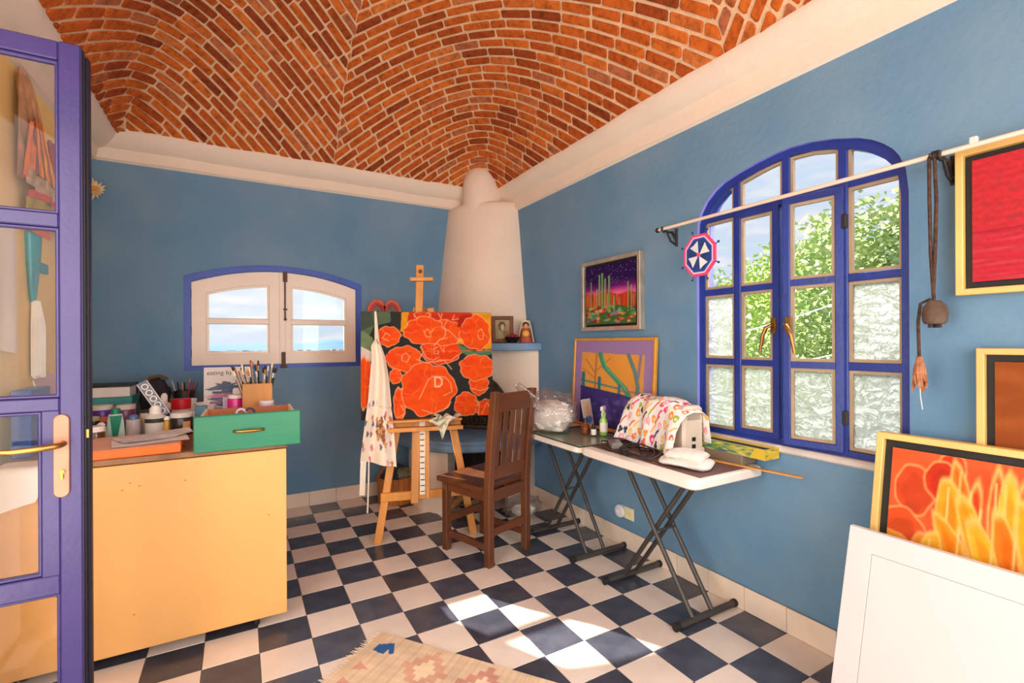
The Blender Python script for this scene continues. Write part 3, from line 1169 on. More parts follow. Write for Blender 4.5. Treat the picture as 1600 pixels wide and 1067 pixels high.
land = M('dry_land', (84, 100, 104), rough=0.95, var=0.25, scale=0.05, spec=0.05)
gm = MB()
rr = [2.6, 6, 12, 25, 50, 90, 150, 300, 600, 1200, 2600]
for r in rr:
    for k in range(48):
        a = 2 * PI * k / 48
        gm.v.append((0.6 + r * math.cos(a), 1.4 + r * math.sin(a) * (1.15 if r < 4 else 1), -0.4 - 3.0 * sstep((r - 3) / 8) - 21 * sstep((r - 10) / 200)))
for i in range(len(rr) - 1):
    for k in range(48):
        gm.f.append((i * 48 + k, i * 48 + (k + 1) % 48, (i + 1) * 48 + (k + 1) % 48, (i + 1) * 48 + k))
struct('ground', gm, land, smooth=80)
hm = MB()
hillm = M('haze_blue_hills', (104, 134, 160), rough=1.0, var=0.06, scale=0.01, spec=0.0)  # blue of distance haze put into the base colour
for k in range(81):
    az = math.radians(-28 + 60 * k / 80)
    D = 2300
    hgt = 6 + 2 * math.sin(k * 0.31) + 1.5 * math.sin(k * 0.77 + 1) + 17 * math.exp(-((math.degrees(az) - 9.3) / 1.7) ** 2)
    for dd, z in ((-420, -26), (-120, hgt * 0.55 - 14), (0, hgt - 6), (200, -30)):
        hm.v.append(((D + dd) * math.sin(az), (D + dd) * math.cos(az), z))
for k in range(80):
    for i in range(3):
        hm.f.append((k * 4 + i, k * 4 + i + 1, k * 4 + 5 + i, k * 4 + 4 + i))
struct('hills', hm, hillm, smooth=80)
tm = MB()
trnd = random.Random(3)
for _ in range(420):
    az = math.radians(trnd.uniform(-8, 16))
    D = trnd.uniform(560, 1500)
    w, d_, h = trnd.uniform(8, 22), trnd.uniform(8, 20), trnd.uniform(3, 8)
    x, y = D * math.sin(az), D * math.cos(az)
    tm.box(x - w / 2, x + w / 2, y - d_ / 2, y + d_ / 2, -26, -24.4 + h)
tag(obj('town', tm, M('pale_town_walls', (150, 148, 146), rough=0.9, var=0.2, scale=0.02)), 'pale hazy town on the plain beyond the low casement window', 'town', kind='stuff')

leaf_a = M('sunny_leaf_green', (196, 214, 120), rough=0.6, var=0.3, scale=3, rgb2=(140, 176, 84))
leaf_b = M('grey_green_leaf', (190, 206, 140), rough=0.6, var=0.3, scale=3, rgb2=(140, 168, 104))
bark = M('grey_bark', (110, 92, 76), rough=0.9, var=0.3, scale=20, bump=0.5)


def tree(label, x, y, z0, crowns, leafm, seed, n=5200, size=0.062, k=1.0):
    # k sets the tree further out along the slope, larger in proportion
    x, y = x * k, y * k
    crowns = [(a * k, b * k, EYE + (c - EYE) * k, r * k) for a, b, c, r in crowns]
    size = size * k
    t = thing('tree', label, 'tree', (x, y, z0), 0, 'trees outside the arched window')
    rr_ = random.Random(seed)
    tr = MB()
    cz = sum(c[2] for c in crowns) / len(crowns) - z0
    tr.tube([(0, 0, 0), (0.08, 0.05, cz * 0.4), (0.0, 0.1, cz * 0.8)], [0.16, 0.12, 0.08], n=10)
    for c in crowns:
        tr.tube([(0.05, 0.06, cz * 0.45), ((c[0] - x) * 0.6, (c[1] - y) * 0.6, (c[2] - z0) * 0.8), (c[0] - x, c[1] - y, c[2] - z0)], [0.07, 0.05, 0.02], n=6)
    obj('trunk', tr, bark, t, smooth=60)
    lv = MB()
    tot = sum(c[3] ** 2 for c in crowns)
    for cx, cy, czz, cr in crowns:
        for _ in range(int(n * cr * cr / tot)):
            d = Vector((rr_.gauss(0, 1), rr_.gauss(0, 1), rr_.gauss(0, 1))).normalized()
            r = cr * (rr_.random() ** 0.4) * (1 + 0.25 * math.sin(7 * d.x + 3 * d.z + seed) * math.sin(6 * d.y + seed))
            p = Vector((cx - x, cy - y, czz - z0)) + Vector((d.x * r, d.y * r, d.z * r * 0.9))
            a = Vector((rr_.gauss(0, 1), rr_.gauss(0, 1), rr_.gauss(0, 0.6))).normalized()
            b = a.cross(Vector((rr_.gauss(0, 1), rr_.gauss(0, 1), rr_.gauss(0, 1)))).normalized()
            s1, s2 = size * rr_.uniform(0.6, 1.3), size * 0.45
            lv.add([p - a * s1, p + b * s2, p + a * s1, p - b * s2], [(0, 1, 2, 3)])
    obj('foliage', lv, leafm, t, kind='stuff')
    return t


def at(az, D):
    a = math.radians(az)
    return D * math.sin(a), D * math.cos(a)


x, y = at(66.5, 8.6)
tree('feathery pale green tree behind the right fixed panes of the arched window', x, y, -3.2,
     [(x, y, 2.3, 1.15), (x + 0.7, y - 0.7, 2.8, 0.8), (x - 0.2, y + 0.6, 1.1, 1.1), (x + 0.3, y - 0.5, 0.6, 1.0)], leaf_b, 1, n=14000)
x, y = at(60.0, 9.6)
tree('broad bright green tree behind the two casements of the arched window', x, y, -3.2,
     [(x, y, 1.9, 1.15), (x + 0.4, y - 0.5, 2.5, 0.75), (x, y + 0.2, 0.4, 1.3), (x - 0.3, y - 0.9, 1.2, 1.0)], leaf_a, 2, n=14000, k=1.36)
x, y = at(53.6, 11.0)
tree('rounded darker tree behind the left panes of the arched window', x, y, -3.2,
     [(x, y, 1.7, 1.1), (x + 0.3, y + 0.6, 1.2, 1.0), (x, y, 0.2, 1.4)], leaf_a, 3, n=11000, k=1.62)
cab_m = M('white_cable', (225, 225, 220), rough=0.5)
for (z0, z1), wd in (((0.35, 1.35), 'lowest'), ((0.75, 2.1), 'middle'), ((1.25, 2.75), 'topmost')):
    pts = []
    for k in range(13):
        t = k / 12
        pts.append((6.2 - 0.9 * t, 5.2 - 5.2 * t, z0 + (z1 - z0) * t - 0.25 * (1 - (2 * t - 1) ** 2)))
    tag(obj('overhead_cable', MB().tube(pts, 0.008, n=6), cab_m), wd + ' of the thin pale cables slanting outside the arched window', 'cable', 'overhead cables outside')

# ------------------------------------------------------------------ corner fireplace
fire = thing('fireplace', 'white plastered corner fireplace with tapered hood and blue ledges', 'fireplace', (XR, YB, 0))
fp_blue = M('slate_blue_ledge_paint', (104, 140, 178), rough=0.45, var=0.12, scale=6, bump=0.1)
recess_dark = M('dark_recess', (40, 34, 32), rough=0.95, var=0.3, scale=10)
HP = [(1.255, .565, .66), (1.5, .54, .63), (1.75, .510, .597), (1.98, .484, .565), (2.25, .452, .528), (2.40, .436, .505), (2.448, .43, .498), (2.466, .41, .475), (2.478, .36, .41), (2.50, .26, .30), (2.56, .2, .22), (2.60, .0, .0)]
hd = MB()
na = 28
for z, rx, ry in HP:
    for k in range(na + 1):
        a = (PI / 2) * k / na
        w = 1 + 0.004 * math.sin(z * 7 + k * 0.4)
        hd.v.append((-rx * w * math.cos(a), -ry * w * math.sin(a), z))
for i in range(len(HP) - 1):
    for k in range(na):
        hd.f.append((i * (na + 1) + k, i * (na + 1) + k + 1, (i + 1) * (na + 1) + k + 1, (i + 1) * (na + 1) + k))
obj('hood', hd, white_plaster, fire, smooth=60)
obj('hood_dome', MB().lathe([(0.17, 2.38), (0.168, 2.50), (0.166, 2.64), (0.158, 2.70), (0.140, 2.745), (0.110, 2.782), (0.075, 2.804), (0.035, 2.814), (0.0001, 2.816)], (-0.203, -0.220, 0), n=30), white_plaster, fire, smooth=60)


def sector(rf, n=28, a0=0.0, a1=90.0):
    out = []
    for k in range(n + 1):
        d = a0 + (a1 - a0) * k / n
        a = math.radians(d)
        r = rf(a)
        out.append((-r * math.cos(a), -r * math.sin(a)))
    return out


def slab(rf, z0, z1):
    return MB().prism([(-0.002, -0.002)] + sector(rf), z0, z1)


obj('mantel_shelf', slab(lambda a: 0.875 - 0.075 * math.sin(2 * a), 1.200, 1.260), fp_blue, fire, bevel=0.006, label='blue painted mantel shelf')
rh = lambda a: 0.885 + 0.30 * math.sin(2 * a)
hl = MB()
prof = [(-0.16, 0.478), (-0.03, 0.478), (-0.006, 0.490), (0.0, 0.512), (-0.012, 0.530), (-0.030, 0.538), (-0.028, 0.556), (-0.05, 0.566), (-0.9, 0.566)]
pts_a = 36
for k in range(pts_a + 1):
    a = (PI / 2) * k / pts_a
    for d, z in prof:
        r = max(rh(a) + d, 0.01)
        hl.v.append((-r * math.cos(a), -r * math.sin(a), z))
kk = len(prof)
for k in range(pts_a):
    for i in range(kk - 1):
        hl.f.append((k * kk + i, k * kk + i + 1, (k + 1) * kk + i + 1, (k + 1) * kk + i))
obj('hearth_ledge', hl, fp_blue, fire, smooth=45, label='curved blue hearth ledge')
rp_ = lambda a: rh(a) - 0.125
for a0, a1 in ((0, 45), (70, 90)):
    outer = sector(rp_, 14, a0, a1)
    inner = sector(lambda a: rp_(a) - 0.14, 14, a0, a1)
    obj('pier', MB().prism(outer + inner[::-1], 0.0, 0.479), white_plaster, fire, smooth=50)
obj('log_recess', MB().prism(sector(lambda a: 0.55, 12, 0, 90) + [(-0.004, -0.004)], 0.001, 0.478), recess_dark, fire, label='dark log recess')  # solid dark block filling the space behind the piers
# body with arched firebox on the diagonal
A_, B_ = Vector((-0.83, 0.0, 0)), Vector((0.0, -0.83, 0))
ex_, L_ = (B_ - A_).normalized(), (B_ - A_).length
nrm = Vector((-ex_.y, ex_.x, 0))
if nrm.dot(Vector((-1, -1, 0))) < 0:
    nrm = -nrm
cxo, hwo = L_ * 0.5, 0.345
archo = [(cxo - hwo, 0.567), (cxo + hwo, 0.567)] + [(cxo + hwo * math.cos(PI * i / 16), 0.70 + 0.31 * math.sin(PI * i / 16)) for i in range(17)]
bm_ = bmesh.new()
loops, edges = [], []
for lp in ([(0.005, 0.56), (L_ - 0.005, 0.56), (L_ - 0.005, 1.201), (0.005, 1.201)], archo):
    vs = [bm_.verts.new((a, b, 0)) for a, b in lp]
    loops.append(vs)
    edges += [bm_.edges.new((vs[i], vs[(i + 1) % len(vs)])) for i in range(len(vs))]
bmesh.ops.triangle_fill(bm_, use_beauty=True, edges=edges)
bm_.verts.index_update()
tri = [[v.index for v in f.verts] for f in bm_.faces]
p2 = [(v.co.x, v.co.y) for v in bm_.verts]
nv = len(p2)
fb_ = MB()
P3 = lambda a, b, d: tuple(A_ + ex_ * a + nrm * d + Vector((0, 0, b)))
fb_.v = [P3(a, b, 0) for a, b in p2] + [P3(a, b, -0.12) for a, b in p2]
for t in tri:
    fb_.f.append(tuple(t))
    fb_.f.append(tuple(i + nv for i in reversed(t)))
for l in loops:
    li = [v.index for v in l]
    for i in range(len(li)):
        a, b = li[i], li[(i + 1) % len(li)]
        fb_.f.append((a, b, b + nv, a + nv))
bm_.free()
obj('body', fb_, white_plaster, fire)
obj('firebox', MB().prism([(-0.60, -0.01), (-0.01, -0.60), (-0.01, -0.01)], 0.567, 1.19), recess_dark, fire, label='sooty firebox')

# arched cast iron fire screen standing on the hearth
black_iron = M('black_cast_iron_with_bronze_rub', (36, 32, 29), rough=0.42, metal=0.35, var=0.5, scale=26, bump=0.3, bscale=60, rgb2=(78, 66, 48))
ctr = Vector((XR, YB, 0.567)) + (A_ + B_) / 2 + nrm * 0.035
scr_ = thing('fire_screen', 'black iron arched fire screen with ring ornaments on the hearth', 'fire screen', tuple(ctr), math.atan2(ex_.y, ex_.x))


def arch_pts(hw, h0, h1, n=16):
    return [(-hw, 0.0), (hw, 0.0)] + [(hw * math.cos(PI * i / n), h0 + h1 * math.sin(PI * i / n)) for i in range(n + 1)]


sgn = -1 if (Matrix.Rotation(math.atan2(ex_.y, ex_.x), 3, 'Z') @ Vector((0, -1, 0))).dot(nrm) > 0 else 1
obj('panel', MB().prism(arch_pts(0.325, 0.14, 0.305), -0.010, 0.006, axis='y'), black_iron, scr_)
obj('rim', MB().ring(arch_pts(0.345, 0.14, 0.325), arch_pts(0.30, 0.14, 0.28), -0.022, 0.012, axis='y'), black_iron, scr_, bevel=0.004)
obj('lower_band', MB().box(-0.335, 0.335, -0.050, 0.02, 0.0, 0.035).box(-0.33, 0.33, -0.044, 0.02, 0.105, 0.122), black_iron, scr_, bevel=0.005)
for k in range(9):
    xk = -0.28 + 0.07 * k
    obj('scroll', MB().tube([(xk + 0.026 * math.cos(a), -0.040, 0.07 + 0.026 * math.sin(a)) for a in [2 * PI * i / 12 for i in range(12)]], 0.007, n=6, closed=True), black_iron, scr_)
for xk in (-0.19, 0.0, 0.19):
    obj('ring_ornament', MB().tube([(xk + 0.036 * math.cos(a), -0.026, 0.195 + 0.036 * math.sin(a)) for a in [2 * PI * i / 16 for i in range(16)]], 0.010, n=6, closed=True), black_iron, scr_)
wood_br = M('dry_branch_wood', (150, 108, 70), rough=0.8, var=0.3, scale=20, stretch=(1, 1, 6))
tag(obj('firewood_branch', MB().tube([(1.33, 3.30, 0.03), (1.46, 3.34, 0.10), (1.60, 3.42, 0.13), (1.72, 3.55, 0.20)], [0.028, 0.03, 0.026, 0.02], n=9).tube([(1.50, 3.36, 0.11), (1.47, 3.43, 0.24), (1.52, 3.46, 0.33)], [0.02, 0.015, 0.008], n=7), wood_br, smooth=50),
    'forked dry branch lying in the log recess under the hearth', 'firewood')
tag(obj('firewood_log', MB().tube([(1.52, 3.22, 0.055), (1.66, 3.36, 0.055), (1.80, 3.48, 0.06)], [0.05, 0.054, 0.05], n=12), bark, smooth=50), 'short grey log lying in the log recess under the hearth', 'firewood')

# mantel things
dkwood = M('dark_carved_wood', (112, 66, 34), rough=0.5, var=0.3, scale=14, stretch=(1, 1, 5), bump=0.2)
sep = Art(70, 84, (150, 128, 92))
sep.put(np.clip((sep.y - 0.45) * 1.5, 0, 0.5), (190, 168, 122))
sep.blob(0.50, 0.28, 0.34, 0.34, (168, 142, 100), 0.05)
sep.blob(0.46, 0.66, 0.24, 0.25, (84, 62, 40), 0.06)
sep.blob(0.50, 0.60, 0.13, 0.17, (204, 178, 134), 0.02)
sep.blob(0.72, 0.30, 0.2, 0.16, (120, 108, 66), 0.1)
sep.grain(0.12)
fr = thing('picture_frame', 'small dark wooden frame with a sepia portrait on the mantel shelf', 'picture frame', (1.822, 3.352, 1.262), -0.50)
tilt = Matrix.Rotation(-0.12, 4, 'X')


def tilted(mb, T4=tilt):
    mb.v = [tuple(T4 @ Vector(p)) for p in mb.v]
    return mb


R4 = lambda x0, x1, z0, z1: [(x0, z0), (x1, z0), (x1, z1), (x0, z1)]
obj('moulding', tilted(MB().ring(R4(-0.088, 0.088, 0.0, 0.215), R4(-0.058, 0.058, 0.03, 0.185), -0.010, 0.012, axis='y')), dkwood, fr, bevel=0.004)
obj('backing', tilted(MB().box(-0.07, 0.07, 0.004, 0.010, 0.02, 0.2)), dkwood, fr)
art_obj('portrait', sep, lambda u, v: (-0.058 + 0.116 * u, 0.0 * u + (0.03 + 0.155 * v) * math.sin(0.12) + 0.001, 0.03 + 0.155 * v), paint_mat('printed_photo', rough=0.35, bump=0), fr)
obj('easel_back_strut', MB().bar((0, 0.022, 0.14), (0, 0.055, 0.002), 0.03, 0.004), dkwood, fr)
bw = thing('bowl', 'small black bowl of red fruit on the mantel shelf', 'bowl', (1.865, 3.268, 1.2605))
obj('dish', MB().lathe([(0.03, 0), (0.035, 0.004), (0.055, 0.03), (0.062, 0.048), (0.056, 0.048), (0.048, 0.028), (0.02, 0.012), (0.0001, 0.012)], n=20), M('black_lacquer', (24, 20, 22), rough=0.25), bw, smooth=50)
redf = M('dark_red_fruit', (170, 22, 28), rough=0.3, var=0.3, scale=12)
for k in range(6):
    a = k * 1.05
    r_ = 0.028 if k < 5 else 0.0
    obj('fruit', MB().ball((r_ * math.cos(a), r_ * math.sin(a), 0.05 if k < 5 else 0.062), 0.018, 10, 7), redf, bw, smooth=60)
fg = thing('figurine', 'painted clay holy figure in a white veil on the mantel shelf', 'figurine', (1.985, 3.262, 1.2605), -0.5)
obj('robe', MB().lathe([(0.052, 0), (0.055, 0.012), (0.047, 0.05), (0.038, 0.09), (0.028, 0.115), (0.0001, 0.12)], n=18, sy=0.75), M('terracotta_red_robe', (168, 74, 58), rough=0.55, var=0.2, scale=30), fg, smooth=50)
obj('veil', MB().grid(lambda u, v: ((0.070 - 0.032 * v) * math.sin((u - 0.5) * 4.4), 0.002 + (0.050 - 0.018 * v) * math.cos((u - 0.5) * 4.4) * 0.85, 0.005 + 0.175 * v - 0.012 * (2 * abs(u - 0.5)) ** 2 * v), 14, 8), M('white_glaze', (240, 228, 208), rough=0.4), fg, smooth=60)
obj('face', MB().ball((0, -0.010, 0.132), 0.020, 12, 8, (0.85, 0.85, 1.15)), M('painted_skin', (222, 160, 112), rough=0.5), fg, smooth=60)
obj('hair', MB().ball((0, 0.004, 0.145), 0.024, 12, 8, (1, 0.9, 1.0)), M('brown_glaze', (70, 42, 28), rough=0.4), fg, smooth=60)
obj('gold_sash', MB().ball((0, -0.028, 0.072), 0.030, 12, 8, (1.0, 0.5, 0.95)), M('gold_glaze', (224, 172, 70), rough=0.4), fg, smooth=60)

# red two-lobed plaque on the back wall behind the canvas
hp = thing('wall_plaque', 'red rimmed two-lobed ceramic plaque on the blue wall above the canvas', 'plaque', (1.055, YB, 1.50))
redg = M('red_glazed_clay', (206, 52, 38), rough=0.4, var=0.25, scale=18)
pinkg = M('coral_clay_band', (214, 108, 84), rough=0.5, var=0.2, scale=18)
for sx_ in (-1, 1):
    c = sx_ * 0.062
    R_ = lambda r, n=24: [(c + r * math.cos(2 * PI * i / n), r * 1.35 * math.sin(2 * PI * i / n) + 0.02) for i in range(n)]
    obj('outer_band', MB().ring(R_(0.082), R_(0.058), -0.030, -0.002, axis='y'), pinkg, hp, bevel=0.004)
    obj('inner_band', MB().ring(R_(0.060), R_(0.042), -0.036, -0.002, axis='y'), redg, hp, bevel=0.004)
    obj('inset', MB().prism(R_(0.044), -0.020, -0.002, axis='y'), M('smoky_inset', (120, 116, 118), rough=0.4, var=0.4, scale=25), hp)
    obj('stamen', MB().tube([(c - 0.02, -0.022, -0.03), (c - 0.012, -0.028, 0.02), (c + 0.015, -0.022, 0.035)], 0.006, n=6), brass, hp)

# ------------------------------------------------------------------ easel with the poppy canvas
pine = M('varnished_pine', (206, 138, 64), rough=0.45, var=0.18, scale=10, stretch=(1, 1, 0.15), bump=0.08)
EAS = (1.04, 2.95, 0)
erz = math.atan2(-0.259, 0.966)
es = thing('easel', 'varnished pine studio easel with lyre legs and sliding mast', 'easel', EAS, erz)
TH = 0.10
pl = lambda a, h, d=0.0: (a, h * TH + d, h)
obj('leg', MB().bar(pl(-0.304, 0.0, 0.018), pl(-0.045, 1.50, 0.018), 0.048, 0.026), pine, es, bevel=0.003)
obj('leg', MB().bar(pl(0.309, 0.0, 0.018), pl(0.045, 1.50, 0.018), 0.048, 0.026), pine, es, bevel=0.003)
obj('rear_leg', MB().bar((0.03, 0.60, 0.0), pl(0.0, 1.50, 0.05), 0.05, 0.026), pine, es, bevel=0.003)
obj('crossbar', MB().bar(pl(-0.285, 0.285, -0.004), pl(0.285, 0.285, -0.004), 0.055, 0.02, side=(0, 0, 1)), pine, es, bevel=0.003)
obj('top_block', MB().bar(pl(-0.07, 1.44, 0.0), pl(0.07, 1.44, 0.0), 0.05, 0.02, side=(0, 0, 1)), pine, es, bevel=0.003)
ms = obj('mast', MB().bar(pl(-0.074, 0.235, -0.012), pl(-0.022, 1.79, -0.012), 0.050, 0.024), pine, es, bevel=0.004)
obj('mast_rail', MB().bar(pl(0.010, 0.26, -0.012), pl(0.012, 0.74, -0.012), 0.026, 0.022), pine, ms, bevel=0.002)
obj('ratchet_strip', MB().bar(pl(-0.024, 0.29, -0.020), pl(-0.020, 0.75, -0.020), 0.034, 0.012), M('pale_ratchet_metal', (226, 214, 196), rough=0.4, var=0.1, scale=30), ms, label='pale notched strip')
for k in range(12):
    z = 0.31 + k * 0.036
    obj('notch', MB().bar(pl(-0.036, z, -0.0265), pl(-0.010, z, -0.0265), 0.006, 0.003, side=(0, 0, 1)), M('dark_notch', (70, 52, 44), rough=0.7), ms)
obj('top_clamp', MB().bar(pl(-0.092, 1.688, -0.026), pl(0.062, 1.694, -0.026), 0.026, 0.05, side=(0, 0, 1)), pine, es, bevel=0.003)
obj('clamp_knob', MB().cyl(pl(-0.022, 1.745, -0.022), pl(-0.022, 1.745, -0.040), 0.013, n=12), M('dark_wood_knob', (70, 44, 26), rough=0.5), es)
tr_ = obj('tray', MB().bar(pl(-0.30, 0.768, -0.055), pl(0.232, 0.768, -0.055), 0.014, 0.085, side=(0, 0, 1)).bar(pl(-0.30, 0.742, -0.018), pl(0.232, 0.742, -0.018), 0.055, 0.014, side=(0, 0, 1)), pine, es, bevel=0.002)
obj('tray_front', MB().bar(pl(-0.30, 0.716, -0.100), pl(0.236, 0.716, -0.100), 0.026, 0.014, side=(0, 0, 1)).bar(pl(-0.30, 0.716, -0.06), pl(0.236, 0.716, -0.06), 0.012, 0.08, side=(0, 0, 1)), pine, tr_, bevel=0.002)

# the painting: orange poppies over black with pale outlines
ASP = 0.855 / 0.69
A = Art(272, 220, (44, 44, 44), ASP)
OR, OR2, LN, GRN, GRN2, RED, YEL = (250, 84, 10), (240, 66, 10), (255, 176, 130), (92, 112, 84), (120, 140, 100), (212, 52, 18), (240, 160, 20)


def U_(x, y):   # photo-like layout units: x 0..207 left to right, y 0..160 down
    return x / 207.0 * ASP, 1 - y / 160.0


A.poly([U_(60, 0), U_(207, 0), U_(207, 60), U_(60, 30)], YEL)
A.blob(*U_(92, 6), 0.13, 0.10, RED, 0.12, seed=2)
A.blob(*U_(140, 8), 0.20, 0.14, RED, 0.1, seed=1, line=(190, 40, 20))
A.poly([U_(0, 0), U_(52, 0), U_(44, 16), U_(20, 22), U_(0, 60)], GRN)
A.poly([U_(0, 26), U_(18, 40), U_(22, 62), U_(6, 66), U_(0, 60)], GRN2)
A.poly([U_(0, 0), U_(16, 0), U_(20, 20), U_(0, 30)], (70, 86, 70))
A.poly([U_(44, 0), U_(62, 0), U_(60, 30), U_(46, 20)], (48, 50, 48))
A.poly([U_(0, 52), U_(16, 60), U_(24, 74), U_(0, 74)], (236, 220, 206))


def poppy(x, y, rx, ry, seed, c=OR, rot=0.0):
    cx, cy = U_(x, y)
    rx, ry = rx / 160.0, ry / 160.0
    A.blob(cx, cy, rx, ry, c, 0.07, 7, seed, LN, 0.007, rot)
    # mottled brush tone inside
    A.blob(cx - rx * 0.2, cy + ry * 0.15, rx * 0.62, ry * 0.55, tuple(min(255, v + 6) for v in OR2), 0.25, 5, seed + 1)
    A.blob(cx + rx * 0.1, cy - ry * 0.05, rx * 0.52, ry * 0.50, c, 0.25, 5, seed + 2)
    for k in range(4):
        a = seed + k * 1.7
        A.line([(cx + rx * 0.35 * math.cos(a), cy + ry * 0.35 * math.sin(a)), (cx + rx * 0.66 * math.cos(a + 0.3), cy + ry * 0.62 * math.sin(a + 0.3)),
                (cx + rx * 0.9 * math.cos(a + 0.1), cy + ry * 0.88 * math.sin(a + 0.1))], 0.005, (255, 140, 76))


poppy(94, 5, 12, 6, 0.3, (232, 66, 16))
poppy(42, 37, 17, 15, 0.4)
poppy(124, 60, 31, 20, 0.9, OR2)
poppy(132, 32, 24, 20, 2.0)
poppy(98, 29, 31, 21, 3.1)
poppy(65, 71, 26, 19, 5.0)
poppy(52, 97, 9, 11, 2.2)
A.blob(*U_(165, 16), 0.085, 0.075, (176, 34, 16), 0.1, 5, 3)
poppy(180, 32, 24, 27, 4.1)
A.poly([U_(150, 48), U_(158, 52), U_(176, 62), U_(207, 56), U_(207, 66), U_(170, 70), U_(156, 62)], (90, 128, 96))
poppy(6, 105, 11, 37, 1.2)
poppy(184, 112, 15, 16, 0.2)
poppy(182, 86, 28, 20, 1.0)
poppy(58, 138, 9, 24, 0.7)
poppy(102, 117, 41, 39, 1.5)
poppy(163, 142, 19, 18, 2.6)
poppy(194, 150, 15, 14, 3.6)
# charcoal and chalk marks over the flowers
for pts in ([(98, 30), (102, 26), (108, 32), (112, 26)], [(96, 28), (100, 38), (108, 38), (106, 30)], [(112, 52), (122, 42), (134, 40)], [(134, 12), (128, 24), (138, 30), (156, 46)],
            [(184, 30), (190, 26), (194, 34), (192, 42), (186, 42), (184, 34)], [(92, 54), (100, 70), (110, 74), (118, 70)], [(62, 66), (68, 62), (74, 68), (70, 76), (62, 74), (62, 66)],
            [(118, 54), (112, 56), (112, 64), (119, 64), (119, 60), (115, 60)], [(122, 54), (128, 62), (128, 54)], [(84, 72), (100, 78), (128, 74), (140, 88)],
            [(88, 132), (102, 104), (110, 98), (130, 100), (138, 110), (140, 122), (126, 128)], [(60, 140), (66, 152), (56, 158)], [(10, 112), (16, 106), (20, 114), (12, 120)],
            [(172, 118), (186, 122), (200, 118)], [(92, 148), (110, 154), (126, 150), (138, 138)], [(44, 36), (38, 32), (32, 40), (42, 44)], [(176, 136), (184, 142), (182, 156)],
            [(188, 158), (196, 140), (204, 152)], [(150, 66), (140, 74), (122, 74)], [(120, 2), (124, 10), (126, 2)], [(146, 4), (142, 12), (152, 10)]):
    A.line([U_(*p) for p in pts], 0.008, LN)
A.line([U_(113, 100), U_(113, 114), U_(120, 114), U_(124, 110), U_(124, 104), U_(120, 100), U_(113, 100)], 0.016, (255, 196, 160))   # the letter D
A.line([U_(108, 0), U_(108, 160)], 0.005, (252, 120, 50))
A.line([U_(70, 60), U_(207, 60)], 0.005, (252, 120, 50))
A.grain(0.06, 14, 14)
cv = thing('canvas_painting', 'large canvas of orange poppies on black resting on the easel tray', 'painting', EAS, erz)
Z0, Z1, X0_, X1_ = 0.779, 1.469, -0.402, 0.450
cvz = lambda v, d: (Z0 + (Z1 - Z0) * v) * TH + d
art_obj('painted_face', A, lambda u, v: (X0_ + (X1_ - X0_) * u, (Z0 + (Z1 - Z0) * v) * TH - 0.056, Z0 + (Z1 - Z0) * v), paint_mat('oil_paint', rough=0.42, bump=0.35, bscale=70), cv)
sd = MB()
for a0, a1, b0, b1 in ((X0_, X1_, Z0, Z1),):
    vs = [(a0, b0 * TH - 0.0555, b0), (a1, b0 * TH - 0.0555, b0), (a1, b1 * TH - 0.0555, b1), (a0, b1 * TH - 0.0555, b1),
          (a0, b0 * TH - 0.030, b0), (a1, b0 * TH - 0.030, b0), (a1, b1 * TH - 0.030, b1), (a0, b1 * TH - 0.030, b1)]
    sd.add(vs, [(0, 3, 2, 1), (4, 5, 6, 7), (0, 1, 5, 4), (1, 2, 6, 5), (2, 3, 7, 6), (3, 0, 4, 7)])
obj('canvas_edge', sd, M('dark_canvas_edge', (70, 56, 46), rough=0.8, var=0.3, scale=20), cv)

# paint rag on the tray
rg = Art(40, 30, (214, 206, 186))
for k in range(22):
    rg.blob(rnd.random(), rnd.random(), 0.09, 0.035, rnd.choice([(110, 120, 84), (150, 150, 120), (90, 98, 70), (180, 170, 140)]), 0.1, rot=rnd.uniform(0, 3))


def rag_pos(u, v):
    a = 0.045 + 0.155 * u + 0.02 * np.sin(v * 5)
    fold = np.clip(v, 0, 1)
    h = 0.793 - 0.006 * fold - np.clip(fold - 0.45, 0, 1) * (0.05 + 0.20 * np.exp(-((u - 0.35) / 0.22) ** 2))
    d = -0.050 - 0.065 * np.clip(fold / 0.45, 0, 1) - 0.012 * np.sin(u * 9 + v * 4) * fold
    return a + 0.03 * np.sin(v * 7 + u * 5) * fold, h * TH + d, h + 0.012 * np.sin(u * 14) * (1 - fold)


rgo = thing('paint_rag', 'leaf patterned paint rag draped over the easel tray', 'rag', EAS, erz)
art_obj('cloth', rg, rag_pos, paint_mat('printed_rag', rough=0.9, bump=0.2), rgo, smooth=True)

# apron hung from the canvas corner
ap = Art(90, 150, (238, 226, 208))
ap.put(np.clip(ap.noise(3, 5, 2) * 0.5 + 0.1, 0, 0.35), (222, 200, 170))
ap.line([(0.30, 0.80), (0.42, 0.805), (0.60, 0.79), (0.78, 0.785)], 0.008, (90, 84, 100))
ap.line([(0.0, 0.36), (1.0, 0.37)], 0.006, (214, 196, 172))
for k in range(46):
    x_, y_ = rnd.random(), rnd.random() * 0.40
    ap.blob(x_, y_, 0.035, 0.018, rnd.choice([(190, 120, 80), (206, 110, 130), (120, 84, 70), (196, 150, 170), (150, 96, 60), (90, 90, 110), (230, 190, 190)]), 0.3, 5, k)
for k in range(14):
    ap.blob(0.62 + rnd.gauss(0, 0.09), 0.20 + rnd.gauss(0, 0.045), 0.05, 0.02, rnd.choice([(176, 120, 76), (200, 150, 110), (140, 90, 64)]), 0.3, 5, k)


